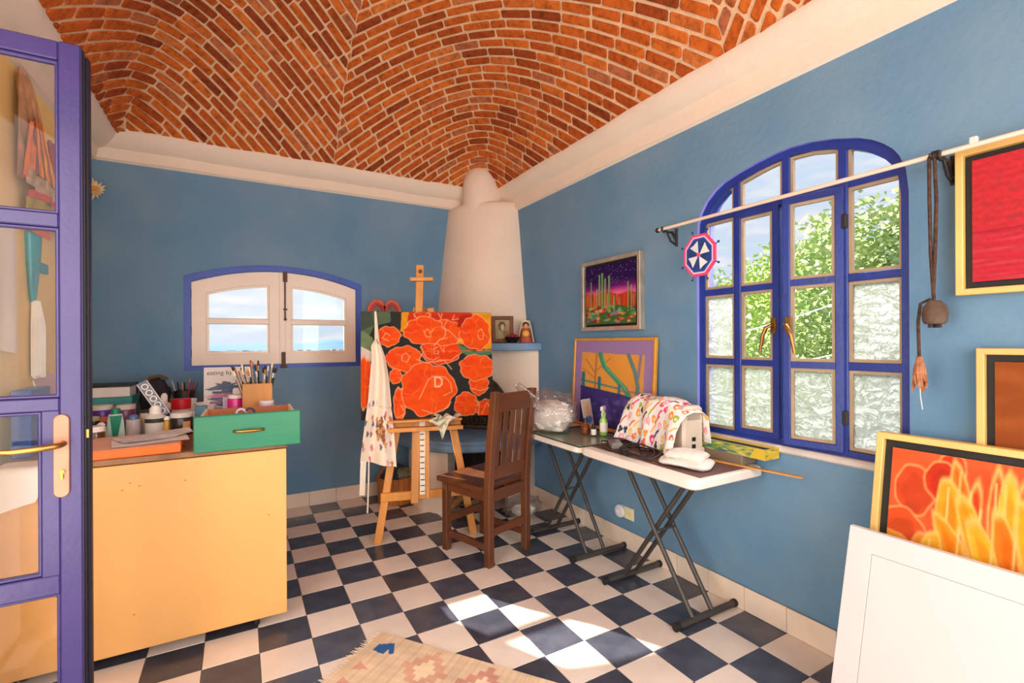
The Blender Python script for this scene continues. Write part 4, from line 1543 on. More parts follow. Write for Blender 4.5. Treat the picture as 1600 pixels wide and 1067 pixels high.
def apron_pos(u, v):
    # v=1 at the hanging point, 0 at the hem ; canvas plane coords a (right), h (height)
    top_a, top_h = -0.318, 1.470
    t = 1 - v
    left = np.interp(t, [0, 0.20, 0.24, 0.32, 0.6, 0.9, 1.0], [-0.318, -0.318, -0.340, -0.336, -0.356, -0.392, -0.402])
    right = np.interp(t, [0, 0.20, 0.30, 0.42, 0.65, 0.85, 1.0], [-0.306, -0.285, -0.252, -0.232, -0.212, -0.196, -0.186])
    a = left + (right - left) * u
    h = top_h - t * (0.925 + 0.055 * u)
    d = -0.066 - 0.018 * np.sin(u * 9.5 + t * 2) * np.clip(t * 2.5, 0, 1) - 0.012 * np.clip(t * 2, 0, 1) - 0.03 * np.clip((t - 0.66) / 0.2, 0, 1)
    return a, h * TH * np.where(h > 0.72, 1.0, 1.0) + d, h


apo = thing('apron', 'cream floral apron hanging from the top left corner of the poppy canvas', 'apron', EAS, erz)
art_obj('cloth', ap, apron_pos, paint_mat('printed_cotton', rough=0.9, bump=0.25, bscale=200), apo, smooth=True)
cotton = M('cream_cotton_tape', (238, 228, 212), rough=0.9, var=0.05, scale=20)
obj('waist_tie', MB().grid(lambda u, v: (-0.400 + 0.034 * u - 0.010 * v, -0.045 - 0.006 * math.sin(v * 5 + u * 3), 0.565 - 0.235 * v), 3, 10), cotton, apo, smooth=60)
obj('neck_cord', MB().tube([(-0.352, -0.05, 0.55), (-0.354, -0.055, 0.42), (-0.358, -0.05, 0.31), (-0.362, -0.045, 0.22)], 0.005, n=6), cotton, apo)

# ------------------------------------------------------------------ mission style chair
walnut = M('dark_walnut_wood', (96, 55, 33), rough=0.35, var=0.32, scale=9, stretch=(1, 1, 0.18), bump=0.1, coat=0.15)
walnut_y = M('dark_walnut_rail', (96, 54, 32), rough=0.35, var=0.32, scale=9, stretch=(0.18, 1, 1), bump=0.1, coat=0.15)
ch = thing('wooden_chair', 'dark walnut high back slatted chair standing before the easel', 'chair', (1.310, 2.633, 0), math.atan2(0.103, 0.304))
# local x runs along the back, local +y towards the front of the seat
W_, D_ = 0.160, 0.180
for s_ in (-1, 1):
    obj('leg', MB().box(s_ * W_ - 0.021, s_ * W_ + 0.021, D_ - 0.021, D_ + 0.021, 0, 0.425), walnut, ch, bevel=0.003)
    pm = MB()
    for (z, off) in ((0, 0.0), (0.44, 0.0), (0.72, -0.022), (0.99, -0.056)):
        pm.v += [(s_ * W_ - 0.022, -D_ - 0.024 + off, z), (s_ * W_ + 0.022, -D_ - 0.024 + off, z), (s_ * W_ + 0.022, -D_ + 0.020 + off, z), (s_ * W_ - 0.022, -D_ + 0.020 + off, z)]
    for i in range(3):
        for j in range(4):
            pm.f.append((i * 4 + j, i * 4 + (j + 1) % 4, i * 4 + 4 + (j + 1) % 4, i * 4 + 4 + j))
    pm.f += [(3, 2, 1, 0), (12, 13, 14, 15)]
    obj('back_post', pm, walnut, ch, bevel=0.003)
    obj('side_stretcher', MB().box(s_ * W_ - 0.010, s_ * W_ + 0.010, -D_ + 0.02, D_ - 0.02, 0.085, 0.125), walnut_y, ch, bevel=0.002)
    obj('side_apron', MB().box(s_ * W_ - 0.010, s_ * W_ + 0.010, -D_ + 0.02, D_ - 0.02, 0.365, 0.425), walnut_y, ch, bevel=0.002)
obj('front_stretcher', MB().box(-W_ + 0.02, W_ - 0.02, D_ - 0.010, D_ + 0.010, 0.165, 0.210), walnut_y, ch, bevel=0.002)
obj('back_stretcher', MB().box(-W_ + 0.02, W_ - 0.02, -D_ - 0.012, -D_ + 0.008, 0.165, 0.210), walnut_y, ch, bevel=0.002)
obj('front_apron', MB().box(-W_ + 0.02, W_ - 0.02, D_ - 0.010, D_ + 0.010, 0.365, 0.425), walnut_y, ch, bevel=0.002)
obj('back_apron', MB().box(-W_ + 0.02, W_ - 0.02, -D_ - 0.012, -D_ + 0.008, 0.36, 0.425), walnut_y, ch, bevel=0.002)
seat = MB().grid(lambda u, v: (-0.205 + 0.41 * u, -0.158 + 0.378 * v, 0.452 - 0.010 * math.sin(PI * u) * math.sin(PI * v) ** 0.5), 12, 12)
n0_ = len(seat.v)
seat.add([(x, y, 0.424) for x, y, z in seat.v], [tuple(reversed(f)) for f in seat.f])
eg = [i for i in range(13)] + [j * 13 + 12 for j in range(1, 13)] + [12 * 13 + i for i in range(11, -1, -1)] + [j * 13 for j in range(11, 0, -1)]
for i in range(len(eg)):
    a, b = eg[i], eg[(i + 1) % len(eg)]
    seat.f.append((a, b, b + n0_, a + n0_))
    seat.mi.append(0)
obj('seat', seat, walnut_y, ch, smooth=50)


def rake(z):
    return -0.056 * max(0, (z - 0.44) / 0.55) ** 1.2


obj('crest_rail', MB().bar((-W_ + 0.02, -D_ + rake(0.925) - 0.002, 0.925), (W_ - 0.02, -D_ + rake(0.925) - 0.002, 0.925), 0.105, 0.022, side=(0, 0, 1)), walnut_y, ch, bevel=0.003)
obj('lower_back_rail', MB().bar((-W_ + 0.02, -D_ + rake(0.52) - 0.002, 0.52), (W_ - 0.02, -D_ + rake(0.52) - 0.002, 0.52), 0.07, 0.022, side=(0, 0, 1)), walnut_y, ch, bevel=0.003)
for k in range(5):
    xk = -0.112 + 0.056 * k
    obj('slat', MB().bar((xk, -D_ + rake(0.545) - 0.002, 0.545), (xk, -D_ + rake(0.885) - 0.002, 0.885), 0.040, 0.010), walnut, ch, bevel=0.002)

# ------------------------------------------------------------------ wooden pail of rags by the back wall
pail_w = M('honey_brown_pail_wood', (190, 120, 60), rough=0.6, var=0.25, scale=12, stretch=(1, 1, 0.2))
pb = thing('wooden_pail', 'round brown stave pail with a bent handle by the back wall', 'pail', (1.085, 3.80, 0))
obj('tub', MB().lathe([(0.0001, 0.012), (0.125, 0.012), (0.135, 0.185), (0.135, 0.19)], n=22), pail_w, pb, smooth=40)
for k in range(22):
    a0, a1 = 2 * PI * k / 22 + 0.012, 2 * PI * (k + 1) / 22 - 0.012
    r0, r1 = 0.138, 0.150
    pts = []
    vs = []
    for z, ro in ((0.0, -0.012), (0.205, 0.0)):
        for r, a in ((r0 + ro, a0), (r0 + ro, a1), (r1 + ro, a1), (r1 + ro, a0)):
            vs.append((r * math.cos(a), r * math.sin(a), z))
    obj('stave', MB().add(vs, [(0, 1, 2, 3), (4, 7, 6, 5), (0, 4, 5, 1), (1, 5, 6, 2), (2, 6, 7, 3), (3, 7, 4, 0)]), pail_w, pb)
obj('handle', MB().grid(lambda u, v: ((-0.146 + 0.0) * math.cos(PI * u), -0.022 + 0.044 * v + 0.03 * math.sin(PI * u), 0.16 + 0.135 * math.sin(PI * u)), 20, 2), pail_w, pb, smooth=60)
rags = [((40, 52, 70), 'dark blue'), ((120, 112, 92), 'khaki'), ((44, 70, 84), 'teal grey')]
for k, (c, w) in enumerate(rags):
    px_ = (1.085 + (-0.05, 0.055, 0.02)[k], 3.80 + (-0.03, -0.04, 0.05)[k], 0.205 + (0, 0.005, 0.02)[k])
    tag(obj('rag', MB().ball(px_, 0.072, 16, 12, (1.0, 0.95, 0.75), fn=lambda d, k=k: 1 + 0.16 * math.sin(9 * d.x + k) * math.sin(8 * d.y + 2 * k) + 0.1 * math.sin(13 * d.z + 5 * d.x)), M('rag_' + w.replace(' ', '_'), c, rough=0.95, var=0.3, scale=20), smooth=60),
        'crumpled %s rag stuffed in the wooden pail' % w, 'rag', 'rags in the pail')
# ------------------------------------------------------------------ two white folding tables along the right wall
white_plastic = M('white_moulded_plastic', (236, 228, 220), rough=0.4, var=0.03, scale=12, bump=0.06, bscale=150)
table_iron = M('dark_grey_powder_coat', (62, 58, 56), rough=0.42, var=0.12, scale=14)
foot_cap = M('black_rubber_cap', (26, 25, 26), rough=0.6)


def rounded(x0, x1, y0, y1, r, n=5):
    out = []
    for cx, cy, a0 in ((x1 - r, y0 + r, -PI / 2), (x1 - r, y1 - r, 0), (x0 + r, y1 - r, PI / 2), (x0 + r, y0 + r, PI)):
        for i in range(n + 1):
            a = a0 + (PI / 2) * i / n
            out.append((cx + r * math.cos(a), cy + r * math.sin(a)))
    return out


def table(label, y0, y1, f0, f1):
    xc, yc = 1.815, (y0 + y1) / 2
    t = thing('folding_table', label, 'table', (xc, yc, 0), 0, 'white folding tables')
    hx, hy = 0.235, (y1 - y0) / 2
    mb = MB()
    lay = [(0.012, 0.660), (0.0, 0.668), (0.0, 0.696), (0.006, 0.7035), (0.012, 0.705)]
    for ins, z in lay:
        mb.v += [(a, b, z) for a, b in rounded(-hx + ins, hx - ins, -hy + ins, hy - ins, 0.045 - ins)]
    n = len(mb.v) // len(lay)
    for i in range(len(lay) - 1):
        for j in range(n):
            mb.f.append((i * n + j, i * n + (j + 1) % n, (i + 1) * n + (j + 1) % n, (i + 1) * n + j))
    mb.f += [tuple(range(n - 1, -1, -1)), tuple((len(lay) - 1) * n + j for j in range(n))]
    obj('tabletop', mb, white_plastic, t, smooth=35)
    # crossed legs: each frame is two tubes plus a long foot bar
    ya, yb = f0 - yc, f1 - yc
    for (yf, yt, xo) in ((ya, yb - 0.02, 0.0), (yb, ya + 0.02, 0.022)):
        foot = obj('foot_bar', MB().tube([(-0.158, yf, 0.018), (0.235, yf, 0.018)], 0.0155, n=12), table_iron, t, smooth=50)
        for x in (-0.158, 0.235):
            obj('foot_cap', MB().tube([(x - 0.014, yf, 0.018), (x + 0.014, yf, 0.018)], 0.018, n=12), foot_cap, foot, smooth=50)
        for x in (-0.055 + xo, 0.075 - xo):
            obj('leg', MB().tube([(x, yf, 0.02), (x, yt, 0.662)], 0.0115, n=10), table_iron, t, smooth=50)
        obj('top_pivot_bar', MB().tube([(-0.10, yt, 0.656), (0.12, yt, 0.656)], 0.009, n=8), table_iron, t, smooth=50)
    obj('pivot_rod', MB().tube([(-0.055, 0, 0.345), (0.075, 0, 0.345)], 0.006, n=8), table_iron, t)
    return t


table('white folding table with dark crossed legs under the arched window, holding the covered machine', 1.303, 2.052, 1.462, 1.930)
table('white folding table with dark crossed legs behind the chair, holding the glass sheet', 2.062, 2.815, 2.215, 2.672)
TZ = 0.7052

# mat, glass sheet, bottles
mat_m = M('maroon_cutting_mat', (104, 70, 68), rough=0.55, var=0.12, scale=20)
tag(obj('cutting_mat', MB().box(1.640, 1.985, 1.325, 2.035, TZ, TZ + 0.003), mat_m, bevel=0.001), 'maroon cutting mat lying under the machine and the folded towels', 'mat')
gl = thing('glass_sheet', 'clear glass sheet with dark edges lying on the far folding table', 'glass sheet', (1.775, 2.33, TZ))
obj('sheet', MB().box(-0.215, 0.2, -0.305, 0.20, 0.0005, 0.0065), glass_mat('greenish_glass_sheet', (240, 246, 240), gloss=0.07), gl)
obj('edge', MB().ring(R4(-0.217, 0.202, -0.307, 0.202), R4(-0.2145, 0.1995, -0.3045, 0.1995), 0.0004, 0.0068), M('dark_glass_edge', (44, 52, 46), rough=0.2), gl)


def bottle(name, label, loc, prof, body_m, cap_prof, cap_m, lab=None, lab_m=None, group=None, n=18, cat='bottle'):
    b = thing(name, label, cat, loc, 0, group)
    obj('body', MB().lathe(prof, n=n), body_m, b, smooth=40)
    if cap_prof:
        obj('cap', MB().lathe(cap_prof, n=n), cap_m, b, smooth=40)
    if lab:
        z0, z1 = lab

        def rad(z):
            for (r0, h0), (r1, h1) in zip(prof[:-1], prof[1:]):
                if h0 <= z <= h1 and h1 > h0:
                    return r0 + (r1 - r0) * (z - h0) / (h1 - h0)
            return prof[1][0]
        obj('paper_label', MB().lathe([(rad(z0) + 0.0008, z0), (rad(z1) + 0.0008, z1)], n=n, a0=PI * 0.9, a1=PI * 1.95), lab_m, b, smooth=60)
    return b


amber = M('amber_glass', (120, 56, 20), rough=0.12, var=0.1, scale=10, coat=0.5)
black_cap = M('black_plastic', (26, 24, 25), rough=0.4)
white_lab = M('white_paper_label', (236, 232, 224), rough=0.7, var=0.05, scale=20)
GT = TZ + 0.0072
bottle('bottle', 'brown amber glass bottle with dark cap on the glass sheet', (1.815, 2.295, GT), [(0.0001, 0), (0.026, 0), (0.028, 0.005), (0.028, 0.045), (0.012, 0.062), (0.011, 0.070)], amber, [(0.013, 0.068), (0.013, 0.086), (0.009, 0.092), (0.0001, 0.092)], black_cap)
bottle('bottle', 'small vial with white label and black cap between amber and spray bottles', (1.815, 2.218, GT), [(0.0001, 0), (0.0145, 0), (0.015, 0.003), (0.015, 0.045), (0.009, 0.052)], M('dark_glass_vial', (40, 44, 46), rough=0.15), [(0.011, 0.051), (0.011, 0.066), (0.0001, 0.066)], black_cap, (0.006, 0.040), white_lab)
sp = thing('spray_bottle', 'clear green spray bottle with pale trigger head on the glass sheet', 'bottle', (1.880, 2.205, GT), 0.6)
obj('body', MB().lathe([(0.0001, 0), (0.022, 0), (0.024, 0.005), (0.024, 0.085), (0.013, 0.105), (0.012, 0.112)], n=18), M('pale_green_liquid_plastic', (150, 202, 96), rough=0.15, var=0.12, scale=10, coat=0.5), sp, smooth=40)
obj('collar', MB().lathe([(0.014, 0.108), (0.015, 0.128), (0.010, 0.134)], n=16), M('lime_collar', (168, 214, 70), rough=0.4), sp, smooth=40)
pale_pl = M('pale_translucent_plastic', (228, 216, 212), rough=0.35)
obj('trigger_head', MB().box(-0.040, 0.026, -0.009, 0.009, 0.146, 0.172).tube([(0, 0, 0.128), (0, 0, 0.150)], 0.008, n=8).tube([(-0.022, 0, 0.15), (-0.030, 0, 0.13), (-0.026, 0, 0.112)], 0.005, n=6).box(-0.050, -0.038, -0.006, 0.006, 0.150, 0.164), pale_pl, sp, bevel=0.003)
obj('paper_label', MB().lathe([(0.0248, 0.02), (0.0248, 0.075)], n=14, a0=2.4, a1=4.9), white_lab, sp, smooth=60)
sm = thing('print_card', 'small pale printed card propped between the plastic bag and spray bottle', 'card', (1.93, 2.395, GT), 0.35)
ca = Art(30, 40, (206, 190, 180))
ca.blob(0.5, 0.6, 0.26, 0.24, (226, 170, 120), 0.1)
ca.blob(0.5, 0.2, 0.4, 0.14, (90, 120, 180), 0.1)
art_obj('print', ca, lambda u, v: (-0.05 + 0.10 * u, -0.0015 + 0.03 * v, 0.03 + 0.16 * v), paint_mat('printed_photo'), sm)
obj('backing', MB().box(-0.05, 0.05, 0.0, 0.002, 0.0, 0.19, mat=Matrix.Rotation(-0.187, 4, 'X')), white_lab, sm)

# plastic bag with towelling, hooked over the far chair post
bag = thing('plastic_bag', 'clear crinkled plastic bag of white towelling hooked over the chair post', 'bag', (1.690, 2.49, GT))
towel_w = M('white_terry_cloth', (232, 226, 220), rough=0.95, var=0.06, scale=30, bump=0.5, bscale=160)
obj('towelling', MB().ball((0.0, 0.0, 0.094), 0.138, 28, 18, (0.92, 1.30, 0.68), fn=lambda d: 1 + 0.10 * math.sin(6 * d.x + 2) * math.sin(7 * d.y) + 0.05 * math.sin(15 * d.z + 9 * d.y)), towel_w, bag, smooth=80)
film = bpy.data.materials.new('clear_plastic_film')
film.use_nodes = True
_n, _l = film.node_tree.nodes, film.node_tree.links
_n.remove(_n['Principled BSDF'])
_tr = N(_n, 'ShaderNodeBsdfTransparent')
_gl = N(_n, 'ShaderNodeBsdfGlossy')
_gl.inputs['Roughness'].default_value = 0.14
_df = N(_n, 'ShaderNodeBsdfTranslucent')
_df.inputs[0].default_value = (0.9, 0.88, 0.88, 1)
_tc = N(_n, 'ShaderNodeTexCoord')
_nz = N(_n, 'ShaderNodeTexNoise')
_nz.inputs['Scale'].default_value = 22
_nz.inputs['Distortion'].default_value = 1.6
_l.new(_tc.outputs['Object'], _nz.inputs['Vector'])
_bp = N(_n, 'ShaderNodeBump')
_bp.inputs['Strength'].default_value = 1.0
_bp.inputs['Distance'].default_value = 0.02
_l.new(_nz.outputs[0], _bp.inputs['Height'])
_l.new(_bp.outputs[0], _gl.inputs['Normal'])
_m1 = N(_n, 'ShaderNodeMixShader')
_m1.inputs[0].default_value = 0.45
_l.new(_gl.outputs[0], _m1.inputs[1])
_l.new(_df.outputs[0], _m1.inputs[2])
_m2 = N(_n, 'ShaderNodeMixShader')
_m2.inputs[0].default_value = 0.36
_l.new(_tr.outputs[0], _m2.inputs[1])
_l.new(_m1.outputs[0], _m2.inputs[2])
_l.new(_m2.outputs[0], _n['Material Output'].inputs['Surface'])


def bag_fn(d):
    return 1 + 0.13 * math.sin(7 * d.x + 1) * math.sin(6 * d.y) + 0.09 * math.sin(13 * d.y + 5 * d.z) * math.sin(11 * d.x) + 0.05 * math.sin(23 * d.z + 7 * d.x)


obj('film', MB().ball((0.0, 0.0, 0.125), 0.162, 36, 22, (0.96, 1.28, 0.77), fn=bag_fn), film, bag, smooth=80)
# the mouth of the bag rises to the post as a pulled loop of film
px_, py_ = 1.500 - 1.690, 2.505 - 2.49
loop = MB().grid(lambda u, v: (-0.03 + (px_ + 0.00) * v ** 0.8 + (0.075 - 0.045 * v) * math.cos(2 * PI * u) * (1 - 0.25 * v), py_ * v + (0.10 - 0.062 * v) * math.sin(2 * PI * u) + 0.012 * math.sin(9 * u * PI + 5 * v), 0.13 + 0.165 * v + 0.012 * math.sin(6 * PI * u)), 28, 10)
obj('bag_handle', loop, film, bag, smooth=80)

# covered machine
cov = Art(210, 160, (240, 240, 240))
cr_ = random.Random(21)
cov.put(np.clip(cov.noise(6, 6, 4) * 0.4, 0, 0.25), (206, 224, 240))
PAL = [(236, 44, 120), (246, 150, 40), (250, 206, 92), (40, 40, 52), (244, 160, 190), (150, 180, 50), (220, 90, 50), (250, 190, 110), (240, 110, 60), (120, 60, 70)]
spots = []
tries = 0
while len(spots) < 120 and tries < 4000:
    tries += 1
    x_, y_ = cr_.uniform(0.02, 0.98), cr_.uniform(0.02, 0.98)
    if all((x_ - a) ** 2 * 1.7 + (y_ - b) ** 2 > 0.0062 for a, b in spots):
        spots.append((x_, y_))
for k, (x_, y_) in enumerate(spots):
    c = PAL[k % len(PAL)] if k % 3 else PAL[cr_.randrange(len(PAL))]
    kind = cr_.randrange(4)
    r = cr_.uniform(0.026, 0.036)
    if kind == 0:
        cov.blob(x_, y_, r, r * 1.3, c, 0.08, 3, k)
        cov.blob(x_ + 0.004, y_ - 0.006, r * 0.5, r * 0.6, (250, 226, 206), 0.05)
    elif kind == 1:
        for q in range(3):
            a = q * 2.09 + k
            cov.blob(x_ + 0.015 * math.cos(a), y_ + 0.02 * math.sin(a), 0.014, 0.018, c, 0.1, 5, k)
    elif kind == 2:
        cov.blob(x_, y_, r * 1.15, r * 0.9, c, 0.25, 5, k, rot=cr_.uniform(0, 3))
        cov.blob(x_ + 0.008, y_ + 0.006, r * 0.4, r * 0.4, (252, 214, 150), 0.1)
    else:
        cov.line([(x_ - r, y_ - r), (x_, y_ + r * 0.4), (x_ + r, y_ + r)], 0.018, c)
mc = thing('sewing_machine', 'sewing machine under a colourful printed cover on the near folding table', 'machine', (1.918, 1.775, TZ + 0.0032), -0.17)
beige = M('beige_machine_enamel', (206, 192, 178), rough=0.35, var=0.05, scale=8)
obj('body', MB().box(-0.060, 0.060, -0.225, -0.105, 0.03, 0.245).box(-0.05, 0.052, -0.225, 0.17, 0.17, 0.25).box(-0.05, 0.05, 0.09, 0.17, 0.07, 0.20), beige, mc, bevel=0.012)
obj('base', MB().box(-0.078, 0.066, -0.230, 0.18, 0.0, 0.05), beige, mc, bevel=0.008)
for z in (0.048, 0.082):
    obj('socket', MB().box(-0.012, 0.010, -0.2285, -0.224, z, z + 0.020), M('black_socket', (18, 18, 20), rough=0.5), mc, bevel=0.002)


def cov_pos(u, v):
    # v runs round the section: front hem 0 -> top -> back hem 1 ; u runs from the far end 0 to the near end 1
    y = 0.215 - 0.435 * u
    s = v
    fx = np.interp(s, [0, 0.36, 0.46, 0.56, 0.66, 0.74, 1.0], [-0.112, -0.086, -0.070, -0.025, 0.030, 0.062, 0.078])
    fz = np.interp(s, [0, 0.36, 0.46, 0.56, 0.66, 0.74, 1.0], [0.018, 0.215, 0.256, 0.272, 0.268, 0.240, 0.075])
    hump = 1 - 0.16 * np.clip((u - 0.80) / 0.2, 0, 1) - 0.13 * np.clip((0.14 - u) / 0.14, 0, 1)
    fz = fz * np.where(fz > 0.1, hump, 1.0)
    wav = 0.011 * np.sin(u * 15 + 0.6) * np.clip(1 - s * 1.8, 0, 1) + 0.006 * np.sin(u * 27 + 2) * np.clip(1 - s * 2, 0, 1)
    fx = fx - wav * 1.3 - 0.030 * np.clip(1 - s * 2.4, 0, 1) * (np.abs(u - 0.5) * 2) ** 3
    fz = fz + 0.006 * np.sin(u * 11 + 1) * np.clip(s * 2.0, 0, 1) + np.where(s < 0.05, 0.012 * np.sin(u * 8 + 1), 0)
    y = y - 0.034 * np.clip((u - 0.75) / 0.25, 0, 1) * np.clip((s - 0.25) / 0.2, 0, 1)
    y = y + 0.016 * (1 - s * 2) * (0.5 - u) * 2 * np.clip(1 - s * 1.5, 0, 1)
    return fx, y, fz


cobj = art_obj('printed_cover', cov, cov_pos, paint_mat('printed_cover_cotton', rough=0.85, bump=0.2, bscale=200), mc, smooth=True)
so = cobj.modifiers.new('thickness', 'SOLIDIFY')
so.thickness = 0.002
so.offset = -1

# power supply and its leads, loose plug, folded towels, ruler
blk_cable = M('black_cable', (22, 22, 24), rough=0.45)
pw = thing('power_adapter', 'grey power adapter with tangled black leads before the covered machine', 'adapter', (1.722, 1.925, TZ + 0.0032), -0.55)
obj('case', MB().box(-0.030, 0.030, -0.055, 0.055, 0.0, 0.034), M('grey_adapter_case', (122, 120, 122), rough=0.3), pw, bevel=0.006)
for k in range(4):
    pts = []
    for i in range(26):
        a = 2 * PI * i / 25 + k * 0.9
        pts.append((0.055 + 0.028 * k * 0.4 + (0.050 + 0.012 * k) * math.cos(a), -0.115 - 0.03 * k + (0.085 + 0.010 * k) * math.sin(a) * 1.2, 0.006 + 0.008 * k + 0.006 * math.sin(3 * a + k)))
    obj('lead', MB().tube(pts, 0.0034, n=6), blk_cable, pw, smooth=60)
obj('lead', MB().tube([(-0.0, 0.055, 0.016), (-0.03, 0.10, 0.012), (-0.06, 0.08, 0.02), (-0.075, -0.02, 0.010), (-0.055, -0.10, 0.006), (0.0, -0.13, 0.006), (0.05, -0.10, 0.01)], 0.0036, n=6), blk_cable, pw, smooth=60)
pg = thing('plug_lead', 'short black lead with a metal jack between adapter and towels', 'cable', (1.668, 1.70, TZ + 0.0032), 0.3)
obj('lead', MB().tube([(-0.02, -0.06, 0.004), (0.0, -0.02, 0.005), (0.02, 0.02, 0.004), (0.03, 0.07, 0.006)], 0.004, n=6), blk_cable, pg, smooth=60)
obj('jack', MB().tube([(-0.02, -0.06, 0.004), (-0.034, -0.085, 0.004)], 0.005, n=8), brass, pg, smooth=60)

tw = thing('folded_towel', 'soft folded white towel in two rolls at the near end of the table', 'towel', (1.752, 1.48, TZ + 0.0032), 0.28)
for k, (z, w, l) in enumerate(((0.0, 0.088, 0.118), (0.030, 0.074, 0.092))):
    sec = [(math.cos(a), math.sin(a)) for a in [2 * PI * i / 16 for i in range(16)]]
    mb = MB()
    L = 12
    for i in range(L + 1):
        t = i / L
        sc = (1 - abs(2 * t - 1) ** 5) * 0.85 + 0.15
        for cxx, czz in sec:
            sq = 1.0
            zz = 0.0185 + 0.0185 * max(-1.0, min(1.0, 1.3 * czz)) * sc
            mb.v.append((-w + 2 * w * t, l * (1 if abs(cxx) < 2 else 1) * math.copysign(abs(cxx) ** 0.6, cxx) * (0.92 + 0.08 * math.sin(5 * t + k)) * (0.8 + 0.2 * sc), z + zz + 0.003 * math.sin(9 * t + cxx * 4)))
    for i in range(L):
        for j in range(16):
            mb.f.append((i * 16 + j, i * 16 + (j + 1) % 16, (i + 1) * 16 + (j + 1) % 16, (i + 1) * 16 + j))
    mb.f += [tuple(range(15, -1, -1)), tuple(L * 16 + j for j in range(16))]
    obj('fold', mb, towel_w, tw, smooth=80)
rl = thing('wooden_ruler', 'long wooden ruler jutting over the near end of the table', 'ruler', (1.935, 1.385, TZ + 0.0035), math.atan2(-0.32, 0.055))
obj('blade', MB().box(-0.28, 0.285, -0.014, 0.014, 0.0, 0.005), M('yellow_ruler_wood', (214, 158, 88), rough=0.5, var=0.15, scale=8, stretch=(0.2, 1, 1)), rl, bevel=0.0012)
obj('metal_edge', MB().box(-0.28, 0.285, 0.012, 0.0148, 0.0010, 0.0056), M('dull_metal_edge', (150, 120, 90), rough=0.4, metal=0.6), rl)

# boxes against the sill
bx = thing('long_box', 'long open box painted with yellow and blue foliage below the window sill', 'box', (2.008, 1.415, 0.752))
ba = Art(120, 24, (150, 176, 120))
for k in range(60):
    ba.blob(rnd.random(), rnd.random(), 0.05, 0.16, rnd.choice([(226, 206, 70), (70, 140, 150), (110, 160, 90), (240, 224, 120), (60, 110, 140)]), 0.2, rot=rnd.uniform(-1, 1))
ba.poly([(0.78, 0), (1, 0), (1, 1), (0.86, 1)], (236, 204, 70))
art_obj('painted_side', ba, lambda u, v: (-0.0505 + 0 * u, 0.175 - 0.345 * u, 0.001 + 0.044 * v), paint_mat('oil_paint'), bx)
be = Art(30, 24, (238, 204, 72))
for k in range(10):
    be.blob(rnd.random(), rnd.random(), 0.16, 0.10, rnd.choice([(246, 220, 90), (222, 180, 60), (150, 150, 70)]), 0.2)
art_obj('painted_end', be, lambda u, v: (-0.050 + 0.098 * u, -0.1705 + 0 * u, 0.001 + 0.044 * v), paint_mat('oil_paint'), bx)
obj('shell', MB().ring(R4(-0.050, 0.048, -0.170, 0.175), R4(-0.044, 0.042, -0.164, 0.169), 0.0, 0.046).box(-0.046, 0.044, -0.166, 0.171, 0.0, 0.006), M('yellow_box_card', (226, 200, 96), rough=0.6), bx)
obj('dark_lining', MB().box(-0.043, 0.041, -0.163, 0.168, 0.006, 0.036), M('dark_box_lining', (30, 34, 50), rough=0.7), bx)
tag(obj('carton', MB().box(1.950, 2.052, 1.352, 1.585, TZ + 0.0032, 0.7515), M('grey_brown_card', (128, 112, 98), rough=0.7, var=0.12, scale=10), bevel=0.003), 'plain grey-brown carton supporting the long painted box', 'carton')

# ------------------------------------------------------------------ pictures on and against the right wall
silver = M('silver_leaf_frame', (188, 176, 162), rough=0.35, metal=0.55, var=0.15, scale=14, bump=0.1)
black_liner = M('black_frame_liner', (24, 20, 20), rough=0.6)
gold_wood = M('pale_gold_wood', (230, 190, 112), rough=0.42, var=0.12, scale=14, stretch=(1, 0.2, 0.2), bump=0.08)


def picture(name, label, y0, y1, z0, z1, xf, art, fw_, lw_, frame_m, depth, paint='oil_paint', lean=0.0, liner=black_liner, cat='painting', fin=0.010):
    """floater framed picture on the wall plane x = xf (front face); left edge in view is the larger y"""
    t = thing(name, label, cat, (xf, (y0 + y1) / 2, z0))
    hy, H = (y1 - y0) / 2, z1 - z0
    S = lambda x, y, z: (x + (z - H) * 0 + lean * z, y, z * math.sqrt(max(0.0, 1 - lean * lean)))
    T_ = lambda mb: (setattr(mb, 'v', [S(*p) for p in mb.v]) or mb)
    rc = lambda d: [(-hy + d, d), (hy - d, d), (hy - d, H - d), (-hy + d, H - d)]
    obj('frame', T_(MB().ring(rc(0), rc(fw_), 0.0, depth, axis='x')), frame_m, t, bevel=0.002)
    obj('liner', T_(MB().ring(rc(fw_), rc(fw_ + lw_), fin + 0.012, fin + 0.018, axis='x')), liner, t)
    obj('backing', T_(MB().box(fin + 0.014, depth - 0.002, -hy + fw_ * 0.6, hy - fw_ * 0.6, fw_ * 0.6, H - fw_ * 0.6)), liner, t)
    d = fw_ + lw_

    def pos(u, v):
        y = hy - d - (2 * hy - 2 * d) * u
        z = d + (H - 2 * d) * v
        return fin + lean * z, y, z * math.sqrt(max(0.0, 1 - lean * lean))
    art_obj('painted_face', art, pos, paint_mat(paint), t)
    return t


